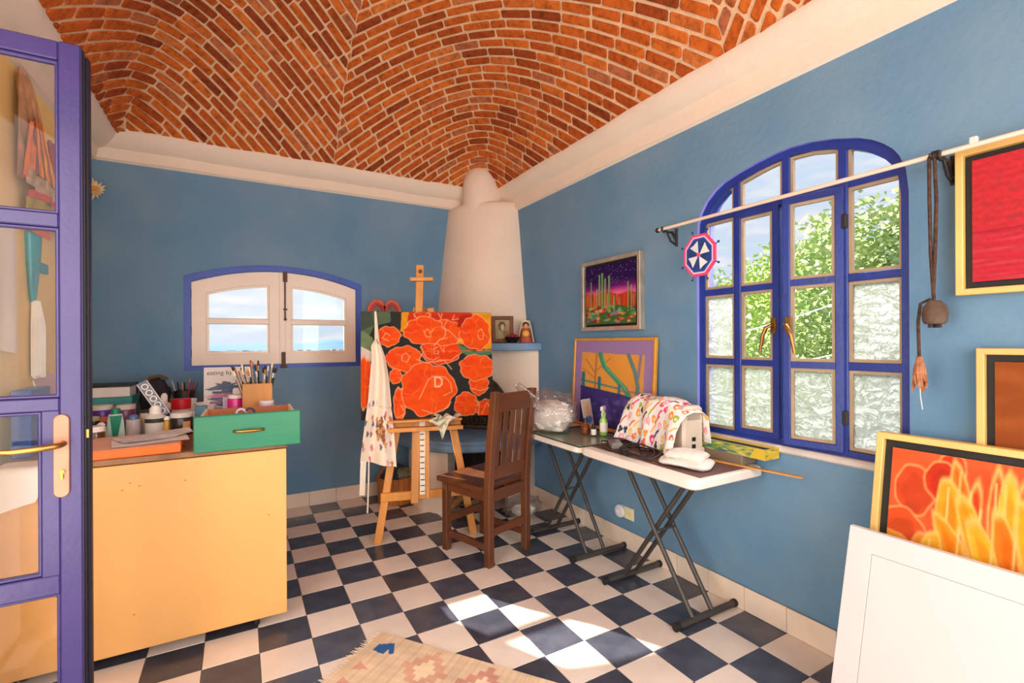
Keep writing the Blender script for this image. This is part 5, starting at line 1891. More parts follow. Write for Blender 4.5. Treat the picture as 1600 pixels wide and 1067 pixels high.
# night desert with cacti
a = Art(130, 110, (44, 18, 84))
a.put(np.clip((0.74 - a.y) * 5, 0, 1), (170, 40, 150))
a.put(np.clip((0.62 - a.y + 0.05 * a.noise(3, 1, 3)) * 9, 0, 1), (250, 120, 170))
for k in range(60):
    a.blob(rnd.random(), rnd.uniform(0.66, 0.98), 0.005, 0.006, (190, 180, 240), 0)
a.put(np.clip((0.56 + 0.10 * a.noise(2.5, 0.5, 9) - 0.12 * (a.x - 0.3) - a.y) * 30, 0, 1), (206, 62, 30))
for k in range(40):
    x_ = rnd.random()
    a.line([(x_, 0.55 - 0.1 * x_), (x_ + rnd.uniform(-.03, .03), 0.28)], 0.014, rnd.choice([(230, 100, 40), (150, 40, 40), (246, 140, 60), (170, 50, 60)]))
a.put(np.clip((0.30 - a.y + 0.03 * a.noise(6, 2, 5)) * 20, 0, 1), (80, 110, 60))
for x_, y0_, y1_, w in ((0.30, 0.22, 0.84, 0.035), (0.36, 0.24, 0.86, 0.035), (0.42, 0.22, 0.76, 0.035), (0.25, 0.2, 0.6, 0.03), (0.50, 0.2, 0.80, 0.035), (0.47, 0.22, 0.5, 0.03), (0.12, 0.2, 0.74, 0.022), (0.08, 0.2, 0.5, 0.02), (0.60, 0.2, 0.45, 0.03), (0.86, 0.2, 0.66, 0.022), (0.92, 0.2, 0.6, 0.02), (0.96, 0.2, 0.45, 0.02), (0.70, 0.2, 0.42, 0.022)):
    a.line([(x_, y0_), (x_, y1_)], w, (86, 150, 84))
    a.line([(x_ - w * 0.25, y0_), (x_ - w * 0.25, y1_)], w * 0.35, (190, 214, 150))
for k in range(90):
    a.blob(rnd.random(), rnd.uniform(0.02, 0.30), rnd.uniform(0.02, 0.05), rnd.uniform(0.012, 0.03), rnd.choice([(90, 170, 80), (200, 60, 70), (120, 190, 150), (230, 120, 60), (60, 110, 50), (180, 110, 170), (240, 190, 90), (160, 40, 50)]), 0.3, 5, k)
picture('framed_painting', 'night desert cactus painting in a silver floater frame on the right wall', 2.052, 2.605, 1.338, 1.800, 2.028, a, 0.026, 0.016, silver, 0.042)

# purple mounted picture of a bare tree and fence, standing on the far table
a = Art(150, 140, (172, 140, 196))
a.poly([(0.10, 0.0), (0.90, 0.0), (0.90, 0.84), (0.10, 0.86)], (252, 176, 74))
a.put(np.clip(a.noise(3, 3, 6) * 0.5, 0, 0.35) * ((a.x > 0.1) & (a.x < 0.9) & (a.y < 0.84)), (244, 140, 80))
for p, w, c in (([(0.30, 0.34), (0.31, 0.84)], 0.022, (190, 128, 80)), ([(0.31, 0.6), (0.16, 0.78)], 0.014, (190, 128, 80)), ([(0.31, 0.64), (0.50, 0.80)], 0.012, (196, 130, 84)), ([(0.31, 0.55), (0.12, 0.66)], 0.012, (200, 130, 84)),
                ([(0.36, 0.84), (0.42, 0.70), (0.56, 0.58), (0.70, 0.46), (0.78, 0.30)], 0.06, (72, 166, 140)), ([(0.40, 0.80), (0.46, 0.68), (0.60, 0.57), (0.72, 0.44)], 0.018, (130, 200, 120)),
                ([(0.72, 0.84), (0.80, 0.66), (0.84, 0.50), (0.82, 0.30)], 0.045, (110, 150, 150)), ([(0.86, 0.84), (0.84, 0.6)], 0.03, (150, 140, 170)),
                ([(0.10, 0.52), (0.62, 0.46)], 0.020, (60, 150, 160)), ([(0.62, 0.44), (0.90, 0.44)], 0.016, (140, 130, 150)),
                ([(0.36, 0.42), (0.36, 0.56)], 0.04, (36, 130, 150)), ([(0.13, 0.40), (0.13, 0.60)], 0.05, (50, 130, 150)), ([(0.62, 0.36), (0.62, 0.5)], 0.03, (70, 130, 160))):
    a.line(p, w, c)
a.poly([(0.10, 0.0), (0.90, 0.0), (0.90, 0.32), (0.66, 0.38), (0.10, 0.44)], (70, 52, 140))
for k in range(60):
    a.blob(rnd.uniform(0.12, 0.88), rnd.uniform(0.02, 0.34), rnd.uniform(0.02, 0.05), rnd.uniform(0.02, 0.05), rnd.choice([(58, 44, 130), (90, 70, 160), (56, 90, 160), (110, 90, 170), (70, 60, 150)]), 0.3, 5, k)
a.line([(0.10, 0.44), (0.66, 0.39), (0.9, 0.33)], 0.02, (40, 60, 130))
a.line([(0.88, 0.0), (0.895, 0.84)], 0.02, (226, 180, 110))
pp = picture('framed_picture', 'bare tree and fence picture in purple mount standing on the far table', 1.940, 2.698, 0.7055, 1.292, 2.005, a, 0.018, 0.0, M('thin_gold_frame', (226, 160, 60), rough=0.4, metal=0.3, var=0.1, scale=20), 0.022, paint='pastel_print', lean=0.06, liner=M('purple_mount', (172, 140, 196), rough=0.8), fin=0.006)

# crimson seascape, russet picture, flame flower
a = Art(120, 110, (206, 48, 66))
a.put(np.clip((a.y - 0.40) * 30, 0, 1), (212, 52, 62))
st = np.clip(a.noise(10, 14, 12) * a.noise(18, 6, 13) * 6, 0, 0.55) * np.clip((a.y - 0.38) * 8, 0, 1) * np.clip(1.15 - a.y, 0, 1)
a.put(st, (150, 70, 80))
a.put(np.clip(a.noise(2, 26, 14) * 0.9, 0, 0.4) * np.clip((0.42 - a.y) * 10, 0, 1), (230, 100, 112))
a.line([(0, 0.40), (1, 0.42)], 0.012, (168, 40, 60))
a.grain(0.10, 20, 20)
picture('framed_painting', 'crimson abstract seascape in a pale gold frame below the curtain rod', 0.10, 0.640, 1.412, 1.880, 2.030, a, 0.020, 0.020, gold_wood, 0.040)
a = Art(90, 80, (158, 82, 36))
a.put(np.clip(a.noise(3, 8, 15) * 0.8 + 0.1, 0, 0.5), (190, 104, 52))
a.put(np.clip(a.noise(2, 12, 16), 0, 0.5) * (a.y < 0.4), (96, 60, 50))
a.line([(0, 0.3), (0.5, 0.36), (1, 0.28)], 0.06, (84, 70, 64))
picture('framed_painting', 'russet brown painting in a pale gold frame behind the flame coloured canvas', 0.06, 0.592, 0.700, 1.241, 2.034, a, 0.020, 0.022, gold_wood, 0.036)
a = Art(230, 230, (242, 104, 56))
F_ = lambda X, Y: ((X - 250) / 1416.0, 1 - (Y - 120) / 950.0)
a.put(np.clip(a.noise(5, 5, 21) * 1.2, 0, 0.5), (236, 76, 40))
for X, Y, rx, ry, c in ((520, 170, 60, 60, (226, 64, 40)), (365, 265, 92, 92, (236, 84, 44)), (485, 215, 80, 70, (224, 62, 34)), (310, 450, 130, 110, (238, 90, 40)), (420, 500, 60, 90, (246, 150, 40)), (270, 520, 110, 90, (250, 168, 40))):
    x_, y_ = F_(X, Y)
    a.blob(x_, y_, rx / 1416, ry / 950, c, 0.05, 4, X, (252, 176, 110), 0.006)
    a.blob(x_ + 0.004, y_ - 0.012, rx / 1416 * 0.72, ry / 950 * 0.72, tuple(max(0, int(v * 0.93)) for v in c), 0.14, 4, X + 1)
PET = [(560, 260, 34, 120, 0.12, (240, 130, 44)), (515, 330, 50, 130, 0.05, (252, 178, 44)), (560, 470, 48, 150, 0.42, (250, 160, 36)), (610, 320, 26, 120, -0.1, (228, 84, 40)), (640, 420, 44, 180, 0.30, (250, 170, 34)),
       (700, 300, 30, 150, 0.0, (234, 90, 40)), (690, 480, 46, 170, 0.34, (254, 196, 50)), (735, 300, 34, 150, -0.05, (254, 206, 60)), (770, 470, 50, 190, 0.25, (248, 140, 34)), (815, 330, 40, 170, 0.05, (240, 110, 40)),
       (860, 440, 60, 220, 0.2, (252, 184, 40)), (940, 330, 60, 200, 0.1, (244, 120, 40)), (1000, 500, 70, 240, 0.2, (252, 176, 40)), (1090, 380, 70, 220, 0.1, (240, 110, 40)), (450, 510, 50, 110, -0.05, (254, 186, 50)),
       (600, 640, 70, 160, 0.5, (252, 180, 40)), (740, 680, 80, 200, 0.4, (250, 150, 36)), (500, 720, 90, 180, 0.4, (246, 140, 40)), (900, 720, 90, 220, 0.3, (252, 176, 40))]
for X, Y, rx, ry, ro, c in PET:
    x_, y_ = F_(X, Y)
    a.blob(x_, y_, rx / 1416, ry / 950, c, 0.06, 4, X, (255, 214, 120), 0.005, rot=ro)
    a.blob(x_ + 0.004, y_ - 0.01, rx / 1416 * 0.5, ry / 950 * 0.72, tuple(max(0, int(v * k_)) for v, k_ in zip(c, (0.98, 0.84, 0.7))), 0.1, 4, X + 1, rot=ro)
    a.line([(x_ - 0.004 + 0.10 * ry / 950 * math.sin(ro), y_ + ry / 950 * 0.75), (x_ - 0.004, y_ - ry / 950 * 0.6)], 0.006, (255, 226, 140))
a.blob(*F_(745, 632), 0.012, 0.012, (40, 44, 70), 0.3, 3, 2)
a.grain(0.07, 16, 16)
picture('leaning_painting', 'flame orange flower painting in a pale gold frame behind the white panel', -0.10, 0.846, 0.004, 0.953, 1.832, a, 0.022, 0.026, gold_wood, 0.036, lean=0.168)

# white panel leaning in the right foreground
wp = thing('white_board', 'plain white panel with a recessed border leaning in the right foreground', 'panel', (1.700, 0.385, 0.003))
ln = 0.248
S_ = lambda x, y, z: (x + ln * z, y, z * math.sqrt(1 - ln * ln))
panel_w = M('white_primed_board', (216, 216, 220), rough=0.5, var=0.015, scale=6)


def Tw(mb):
    mb.v = [S_(*p) for p in mb.v]
    return mb


hy, H = 0.487, 0.637
rc = lambda d: [(-hy + d, d), (hy - d, d), (hy - d, H - d), (-hy + d, H - d)]
obj('border', Tw(MB().ring(rc(0), rc(0.072), 0.0, 0.020, axis='x')), panel_w, wp, bevel=0.001)
obj('field', Tw(MB().box(0.0015, 0.018, -hy + 0.0735, hy - 0.0735, 0.0735, H - 0.0735)), panel_w, wp, bevel=0.001)
obj('groove_backing', Tw(MB().box(0.004, 0.019, -hy + 0.05, hy - 0.05, 0.05, H - 0.05)), M('grey_groove', (180, 170, 172), rough=0.8), wp)

# ------------------------------------------------------------------ curtain rod, bell, yarn star
white_rod = M('white_lacquered_rod', (232, 214, 196), rough=0.35, var=0.04, scale=10)
rod = thing('curtain_rod', 'thin white curtain rod on black iron brackets across the arched window', 'curtain rod', (XR - 0.1, 1.05, 1.868))
obj('rod', MB().tube([(0, 0.800, 0), (0, -0.75, 0)], 0.0085, n=10), white_rod, rod, smooth=50)
for y in (0.765, -0.395):
    b = obj('bracket', MB().tube([(0.0, y, 0.0), (0.03, y, -0.016), (0.06, y, -0.012), (0.096, y, -0.05)], [0.007, 0.007, 0.007, 0.008], n=8)
            .tube([(0.098, y, 0.012), (0.098, y, -0.085)], 0.008, n=8).tube([(0.02, y, -0.012), (0.05, y, -0.06), (0.085, y, -0.075), (0.096, y, -0.07)], 0.0055, n=8)
            .tube([(-0.012, y, 0.008), (-0.016, y, -0.010), (0.0, y, -0.018), (0.014, y, -0.008)], 0.006, n=8), dark_iron, rod, smooth=50, label='black wrought iron bracket')
obj('finial', MB().ball((0, 0.808, 0), 0.014, 12, 8), dark_iron, rod, smooth=60)
obj('end_clamp', MB().tube([(0, -0.374, 0), (0, -0.390, 0)], 0.016, n=12), dark_iron, rod, smooth=50)
obj('curtain_clip', MB().box(-0.008, 0.010, -0.485, -0.465, 0.004, 0.026), M('clear_plastic_clip', (226, 220, 214), rough=0.3), rod, bevel=0.003)

bell = thing('bell_cord', 'brown clay bell on a long striped braided cord hanging from the rod', 'bell', (XR - 0.1, 0.672, 1.868))
braid = M('brown_striped_braid', (96, 62, 48), rough=0.9, var=0.45, scale=60, rgb2=(46, 34, 34), bump=0.4, bscale=120)
for k, (dx, dy) in enumerate(((-0.010, 0.010), (-0.010, -0.004), (0.010, 0.002))):
    obj('cord', MB().tube([(0, dy, 0.008), (dx, dy, -0.01), (dx * 1.1, dy * 1.3 - 0.004, -0.15), (dx * 0.6, dy * 0.8, -0.32), (0.0, 0.004, -0.44), (0.0, 0.002, -0.475)], 0.0052, n=7), braid, bell, smooth=60)
obj('bell', MB().lathe([(0.0001, -0.470), (0.016, -0.473), (0.030, -0.490), (0.034, -0.515), (0.031, -0.540), (0.026, -0.548), (0.022, -0.540)], n=20), M('rough_brown_clay', (96, 76, 62), rough=0.8, var=0.25, scale=24, bump=0.5), bell, smooth=50)
for a in (0.3, 2.4, 4.5):
    obj('clapper', MB().tube([(0.012 * math.cos(a), 0.012 * math.sin(a), -0.535), (0.014 * math.cos(a), 0.014 * math.sin(a), -0.560)], 0.006, n=7), M('dark_clapper', (58, 44, 40), rough=0.8), bell)
obj('tail_cord', MB().tube([(0, 0.01, -0.465), (-0.01, 0.034, -0.48), (-0.012, 0.040, -0.54), (-0.010, 0.038, -0.66)], 0.005, n=7), braid, bell, smooth=60)
tas = M('maroon_orange_tassel', (128, 62, 52), rough=0.95, var=0.5, scale=40, rgb2=(196, 140, 100))
for k in range(12):
    a = k * 0.524
    obj('tassel_strand', MB().tube([(-0.010 + 0.004 * math.cos(a), 0.038 + 0.004 * math.sin(a), -0.655), (-0.010 + 0.014 * math.cos(a), 0.038 + 0.014 * math.sin(a), -0.70 - 0.01 * (k % 3)), (-0.010 + 0.016 * math.cos(a + 0.3), 0.038 + 0.018 * math.sin(a + 0.3), -0.735 - 0.012 * (k % 4))], 0.0042, n=5), tas, bell)
obj('thread', MB().tube([(-0.01, 0.038, -0.72), (-0.008, 0.036, -0.79), (-0.01, 0.030, -0.83)], 0.0012, n=4), white_lab, bell)

ge = thing('yarn_star', 'pink and blue wound yarn star hanging from the rod end', 'wall hanging', (XR - 0.112, 1.577, 1.688))
yb, yp, yl, yw = M('navy_yarn', (36, 64, 130), rough=0.95, bump=0.5, bscale=150, var=0.3, scale=60), M('hot_pink_yarn', (240, 70, 120), rough=0.95, bump=0.5, bscale=150), M('bright_blue_yarn', (40, 80, 190), rough=0.95, bump=0.5, bscale=150), M('white_yarn', (228, 234, 240), rough=0.95, bump=0.5, bscale=150)
octo = lambda r, off=PI / 8: [(r * math.cos(off + PI / 4 * i), r * 1.12 * math.sin(off + PI / 4 * i)) for i in range(8)]
obj('centre_disc', MB().prism(octo(0.074), -0.006, 0.004, axis='x'), yb, ge)
for r0, r1, mt, nm in ((0.098, 0.087, yp, 'pink_band'), (0.087, 0.080, M('white_pink_yarn', (244, 200, 214), rough=0.95), 'pale_band'), (0.080, 0.073, yl, 'blue_band')):
    obj(nm, MB().ring(octo(r0), octo(r1), -0.007, 0.005, axis='x'), mt, ge)
for k in range(4):
    a = PI / 4 + PI / 2 * k + 0.25
    for w, L, mt, dx in ((0.022, 0.062, yw, -0.009),):
        pts = [(0.006 * math.cos(a), 0.006 * math.sin(a))]
        pts += [(L * math.cos(a - 0.42), L * math.sin(a - 0.42)), ((L - 0.008) * math.cos(a), (L - 0.008) * math.sin(a)), (L * math.cos(a + 0.42), L * math.sin(a + 0.42))]
        obj('petal', MB().prism([(p, q * 1.12) for p, q in pts], dx, -0.005, axis='x'), mt, ge)
obj('centre_knot', MB().ball((-0.009, 0, 0), 0.010, 10, 7), yp, ge, smooth=60)
for k in range(8):
    a = PI / 8 + PI / 4 * k
    obj('spoke', MB().tube([(0, 0.07 * math.cos(a), 0.078 * math.sin(a)), (0, 0.112 * math.cos(a), 0.125 * math.sin(a))], 0.003, n=6), yl, ge)
    obj('spoke_tip', MB().ball((0, 0.114 * math.cos(a), 0.128 * math.sin(a)), 0.006, 8, 6), yb, ge, smooth=60)
obj('hanging_thread', MB().tube([(0, 0, 0.095), (0.004, 0, 0.14), (0.012, 0, 0.172)], 0.0015, n=5), yb, ge)

# socket with plug-in night light
sk = thing('wall_socket', 'cream wall socket plate with round white night light under the tables', 'socket', (XR, 2.205, 0.212))
obj('plate', MB().box(-0.008, 0.0, -0.055, 0.06, -0.035, 0.038), M('ivory_plastic', (230, 222, 184), rough=0.4), sk, bevel=0.003)
for y in (-0.03, -0.012):
    obj('outlet', MB().box(-0.0095, -0.007, y - 0.004, y + 0.004, -0.008, 0.010), M('outlet_yellow', (216, 196, 92), rough=0.5), sk)
obj('night_light', MB().lathe([(0.012, 0.0), (0.036, -0.006), (0.040, -0.020), (0.034, -0.030), (0.014, -0.034), (0.012, -0.030), (0.0001, -0.029)], (-0.006, 0.045, 0.004), n=22, axis='x'), M('white_diffuser', (226, 226, 232), rough=0.4), sk, smooth=40)

# clear bag on the floor by the hearth
fbag = thing('floor_bag', 'clear plastic bag lying on the floor between chair and hearth', 'bag', (1.79, 2.985, 0.0))
obj('film', MB().ball((0, 0, 0.075), 0.16, 30, 16, (0.9, 0.75, 0.46), fn=lambda d: bag_fn(d) * (1 if d.z > -0.3 else 0.97)), film, fbag, smooth=80)
obj('paper_inside', MB().ball((0, 0, 0.052), 0.10, 16, 10, (1, 0.85, 0.42), fn=lambda d: 1 + 0.15 * math.sin(8 * d.x) * math.sin(7 * d.y)), M('pale_tissue', (230, 216, 200), rough=0.9), fbag, smooth=60)

# ------------------------------------------------------------------ kilim rug in the foreground
ka = Art(180, 240, (214, 190, 160), 0.6)
kx = ka.x / 0.6
for k in range(90):
    ka.line([(0, k / 90.0), (0.6, k / 90.0 + rnd.uniform(-0.002, 0.002))], 0.003, rnd.choice([(204, 178, 148), (222, 200, 172), (196, 170, 142)]))
def steps(cx, cy, w, h, c, n=6):
    for i in range(n):
        f = 1 - abs(2 * (i + 0.5) / n - 1)
        ka.poly([(cx - w * f, cy - h + 2 * h * i / n), (cx + w * f, cy - h + 2 * h * i / n), (cx + w * f, cy - h + 2 * h * (i + 1) / n), (cx - w * f, cy - h + 2 * h * (i + 1) / n)], c)
for i in range(3):
    for j in range(5):
        steps(0.10 + 0.2 * i, 0.22 + 0.17 * j, 0.085, 0.07, (196, 142, 126) if (i + j) % 2 else (206, 160, 136), 7)
        steps(0.10 + 0.2 * i, 0.22 + 0.17 * j, 0.045, 0.035, (224, 204, 172), 5)
ka.poly([(0.03, 0.075), (0.09, 0.075), (0.085, 0.03), (0.055, 0.03)], (52, 96, 150))
ka.poly([(0.035, 0.075), (0.075, 0.10), (0.085, 0.09), (0.06, 0.07)], (52, 96, 150))
for i in range(7):
    ka.poly([(0.14 + 0.07 * i, 0.03), (0.18 + 0.07 * i, 0.03), (0.16 + 0.07 * i, 0.075)], (202, 150, 132))
ka.grain(0.08, 40, 8)
rug = thing('kilim_rug', 'faded beige kilim rug with pink and blue motifs in the foreground', 'rug', (0.529, 2.096, 0.0), math.atan2(-0.797, 0.604))
# local x along the long edge, local -y across the width
wob = lambda x, y: 0.0012 * np.sin(x * 11) * np.sin(y * 9)
art_obj('weave', ka, lambda u, v: (0.004 + 1.40 * v, -0.80 * u, 0.0085 + wob(v * 1.4, u * 0.8)), paint_mat('woven_wool', rough=0.95, bump=0.5, bscale=180, spec=0.1), rug)
obj('underside', MB().box(0.004, 1.404, -0.80, 0.0, 0.0008, 0.0072), M('beige_wool_edge', (206, 184, 156), rough=0.95, bump=0.4, var=0.1, scale=30), rug)
fm = MB()
for k in range(95):
    y = -0.80 * (k + 0.5) / 95
    a, b_ = rnd.uniform(-0.006, 0.006), rnd.uniform(0.018, 0.034)
    fm.tube([(0.006, y, 0.005), (-b_ * 0.5, y + a * 0.5, 0.004), (-b_, y + a, 0.003)], [0.0022, 0.002, 0.0012], n=4)
obj('fringe', fm, M('cream_fringe_wool', (214, 196, 172), rough=0.95), rug, kind='stuff')
# ------------------------------------------------------------------ yellow work cabinet at the left
ply = M('honey_yellow_plywood', (230, 172, 102), rough=0.5, var=0.07, scale=1.6, stretch=(1, 1, 0.5), bump=0.03, bscale=30)
ply_edge = M('raw_plywood_edge', (196, 152, 98), rough=0.7, var=0.15, scale=20)
cb = thing('work_cabinet', 'long honey yellow plywood work cabinet on castors beside the open door', 'cabinet', (-0.29, 2.40, 0))
CX0, CX1, CD, WT = -0.50, 0.472, 1.36, 0.815
obj('front_panel', MB().box(CX0, CX1, 0.0, 0.016, 0.045, 0.789), ply, cb, bevel=0.0015)
obj('body', MB().box(CX0 + 0.01, CX1 - 0.012, 0.018, CD - 0.02, 0.085, 0.785), ply, cb)
obj('worktop', MB().box(CX0, CX1 + 0.004, 0.004, CD, 0.792, WT), M('stained_brown_worktop', (150, 108, 74), rough=0.6, var=0.3, scale=8), cb, bevel=0.002)
pit = M('dark_nail_pit', (132, 84, 48), rough=0.9)
for x, z in ((-0.09, 0.715), (-0.06, 0.70), (-0.115, 0.69), (-0.24, 0.70), (0.09, 0.70), (0.40, 0.50), (-0.08, 0.19)):
    obj('nail_pit', MB().ball((x, 0.0, z), 0.003, 8, 5, (1.6, 0.12, 0.5)), pit, cb)
for x, y in ((CX0 + 0.08, 0.08), (CX1 - 0.12, 0.045), (CX0 + 0.08, CD - 0.12), (CX1 - 0.1, CD - 0.12)):
    c = obj('castor', MB().lathe([(0.0001, -0.011), (0.026, -0.011), (0.030, -0.006), (0.030, 0.006), (0.026, 0.011), (0.0001, 0.011)], (x, y, 0.0305), n=16, axis='x'), foot_cap, cb, smooth=40)
    obj('fork', MB().box(x - 0.018, x - 0.013, y - 0.014, y + 0.014, 0.028, 0.088).box(x + 0.013, x + 0.018, y - 0.014, y + 0.014, 0.028, 0.088).box(x - 0.018, x + 0.018, y - 0.014, y + 0.014, 0.078, 0.088), table_iron, c)

# orange canvas with papers
og = thing('orange_canvas', 'flat canvas block with bright orange edges lying at the front of the cabinet', 'canvas', (-0.385, 2.565, WT + 0.0005), 0.03)
obj('block', MB().box(-0.205, 0.165, -0.150, 0.20, 0.0, 0.034), M('bright_orange_paint', (250, 112, 20), rough=0.5, var=0.1, scale=14), og, bevel=0.002)
obj('pink_face', MB().box(-0.200, 0.160, -0.145, 0.195, 0.034, 0.0352), M('salmon_pink_paint', (238, 186, 164), rough=0.7, var=0.08, scale=8), og)


def sheet(name, label, loc, rz, w, d, mt, seed, curl=0.012, cat='paper', group=None):
    t = thing(name, label, cat, loc, rz, group)
    sr = random.Random(seed)
    f = [sr.uniform(3, 9) for _ in range(4)]
    obj('leaf', MB().grid(lambda u, v: ((u - 0.5) * w, (v - 0.5) * d, 0.002 + curl * (0.5 + 0.5 * math.sin(f[0] * u + f[1] * v)) * abs(u - 0.3) * 2 + curl * 0.6 * abs(math.sin(f[2] * v)) * u), 14, 10), mt, t, smooth=70)
    return t


paper_g = M('printed_grey_paper', (214, 210, 214), rough=0.8, var=0.14, scale=26)
paper_w = M('plain_white_paper', (240, 234, 228), rough=0.8, var=0.03, scale=10)
OT = WT + 0.0362
sheet('paper_sheet', 'white paper sheet lying under the printed page on the orange canvas', (-0.335, 2.56, OT), 0.18, 0.26, 0.20, paper_w, 1, 0.004)
sheet('printed_page', 'curled grey printed page on top of the orange canvas', (-0.325, 2.615, OT + 0.006), 0.42, 0.27, 0.17, paper_g, 2, 0.010)

# paint pots, bottles and tubes
lidw = M('white_plastic_lid', (240, 236, 230), rough=0.4, var=0.03)


def jar(label, x, y, w, h, body, lid=lidw, lid_h=0.022, name='paint_jar', z=WT, neck=0.9, lab=None, lab_m=None):
    r = w / 2
    t = thing(name, label, 'jar', (x, y, z + 0.0006))
    bh = h - lid_h
    obj('body', MB().lathe([(0.0001, 0), (r * 0.95, 0), (r, 0.005), (r, bh - 0.010), (r * neck, bh)], n=20), body, t, smooth=40)
    obj('lid', MB().lathe([(r * neck + 0.002, bh - 0.002), (r * neck + 0.003, h - 0.003), (r * neck, h), (0.0001, h)], n=20), lid, t, smooth=40)
    if lab:
        obj('paper_label', MB().lathe([(r + 0.0008, lab[0]), (r + 0.0008, lab[1])], n=14, a0=lab[2] if len(lab) > 2 else 3.5, a1=lab[3] if len(lab) > 3 else 5.6), lab_m, t, smooth=60)
    return t


def squeeze(label, x, y, w, h, body, cap, shoulder=0.72, cap_r=0.35, name='paint_bottle', z=WT, lab=None, lab_m=None):
    r = w / 2
    t = thing(name, label, 'bottle', (x, y, z + 0.0006))
    obj('body', MB().lathe([(0.0001, 0), (r * 0.96, 0), (r, 0.005), (r, h * shoulder * 0.86), (r * 0.6, h * shoulder), (r * cap_r, h * shoulder + 0.006)], n=20), body, t, smooth=45)
    obj('cap', MB().lathe([(r * cap_r + 0.003, h * shoulder), (r * cap_r + 0.002, h * 0.9), (r * cap_r * 0.55, h), (0.0001, h)], n=18), cap, t, smooth=40)
    if lab:
        obj('paper_label', MB().lathe([(r + 0.0008, lab[0]), (r + 0.0008, lab[1])], n=14, a0=3.4, a1=5.8), lab_m, t, smooth=60)
    return t


purple = M('purple_paint_plastic', (96, 52, 160), rough=0.3, var=0.1)
plum = M('plum_paint_plastic', (126, 66, 110), rough=0.3, var=0.1)
teal = M('teal_plastic', (24, 128, 100), rough=0.35, var=0.1)
clearp = M('milky_clear_plastic', (216, 214, 206), rough=0.25, var=0.06, scale=10)
greyt = M('grey_pink_tin', (176, 162, 164), rough=0.35, var=0.12, scale=26)
S8 = 0.968
jar('purple paint jar with white lid at the back left of the cabinet top', -0.672, 3.46, 0.105, 0.110, purple, lab=(0.02, 0.05), lab_m=M('orange_label', (220, 120, 70), rough=0.6))
jar('plum paint jar with broad white lid behind the teal capped tube', -0.549, 3.36, 0.090, 0.116, plum)
t_ = thing('paint_tube', 'flattened pale teal paint tube standing on its dark teal cap', 'tube', (-0.522, 2.95, WT + 0.0006), 0.2)
tm_ = MB()
for z, hx, hy in ((0.0, 0.036, 0.004), (0.01, 0.0365, 0.006), (0.08, 0.032, 0.018), (0.115, 0.026, 0.022)):
    tm_.v += [(hx * math.cos(a), hy * math.sin(a), z) for a in [2 * PI * i / 16 for i in range(16)]]
for i in range(3):
    for j in range(16):
        tm_.f.append((i * 16 + j, i * 16 + (j + 1) % 16, i * 16 + 16 + (j + 1) % 16, i * 16 + 16 + j))
tm_.f += [tuple(range(15, -1, -1)), tuple(48 + j for j in range(16))]
obj('body', tm_, M('mint_tube_plastic', (188, 214, 200), rough=0.35, var=0.06), t_, smooth=50)
obj('cap', MB().lathe([(0.0180, 0.112), (0.0190, 0.140), (0.0001, 0.141)], n=16), teal, t_, smooth=40)
obj('wedge_print', MB().add([(-0.010, -0.0125, 0.004), (0.008, -0.0125, 0.004), (0.024, -0.0235, 0.108), (-0.022, -0.0235, 0.108), (-0.010, -0.007, 0.004), (0.008, -0.007, 0.004), (0.022, -0.012, 0.108), (-0.020, -0.012, 0.108)], [(0, 1, 2, 3), (4, 7, 6, 5), (0, 4, 5, 1), (1, 5, 6, 2), (2, 6, 7, 3), (3, 7, 4, 0)]), teal, t_)
squeeze('small white flip cap bottle at the left of the mint tube', -0.566, 2.90, 0.036, 0.084, M('white_bottle_plastic', (236, 228, 220), rough=0.4), lidw, 0.85, 0.75)
jar('dark paint jar with white lid nearest the open door', -0.562, 2.775, 0.070, 0.086, M('dark_green_glass_paint', (44, 48, 34), rough=0.2, var=0.4, scale=16, rgb2=(126, 66, 30)))
jar('small dark jar with pale green lid behind the dark paint jar', -0.668, 3.27, 0.048, 0.070, M('dark_olive_glass', (52, 54, 44), rough=0.2), M('pale_green_lid', (212, 226, 176), rough=0.4), 0.018)
jar('grey pink paint tin with round blue cap', -0.455, 2.965, 0.060, 0.082, greyt, M('grey_lid', (190, 180, 178), rough=0.4), 0.006, name='paint_tin', neck=0.95)
obj('blue_cap', MB().lathe([(0.020, 0.080), (0.020, 0.096), (0.014, 0.104), (0.0001, 0.105)], n=18), M('blue_cap_plastic', (84, 104, 152), rough=0.35), bpy.data.objects['paint_tin'], smooth=40)
jar('beige glass jar with dark tin lid behind the grey tin', -0.405, 3.03, 0.072, 0.116, M('beige_cloudy_glass', (206, 188, 164), rough=0.2, var=0.12), M('dark_tin_lid', (72, 60, 50), rough=0.4, metal=0.5), 0.010)
squeeze('clear glue bottle with white cap and dark label band', -0.364, 2.93, 0.086, 0.148, clearp, lidw, 0.72, 0.52, lab=(0.066, 0.086), lab_m=M('dark_label', (58, 52, 50), rough=0.6))
squeeze('slim mustard yellow paint bottle between glue bottle and brown jar', -0.314, 2.90, 0.028, 0.094, M('mustard_plastic', (222, 168, 52), rough=0.35), lidw, 0.82, 0.8)
jar('dark brown paint jar with white lid and orange label by the drawer', -0.255, 2.90, 0.100, 0.108, M('dark_brown_paint_plastic', (50, 40, 42), rough=0.25, var=0.15), lidw, 0.020, lab=(0.034, 0.068, 4.9, 5.6), lab_m=M('orange_paper_label', (224, 170, 110), rough=0.6))
squeeze('white cone topped bottle with dark label at the back', -0.391, 3.49, 0.108, 0.158, lidw, lidw, 0.62, 0.28, lab=(0.028, 0.062), lab_m=M('dark_label', (58, 52, 50), rough=0.6))
jar('pale jar with tall bright red lid behind the dark brown jar', -0.294, 3.33, 0.094, 0.136, clearp, M('bright_red_lid', (206, 30, 40), rough=0.35), 0.056, neck=0.98)
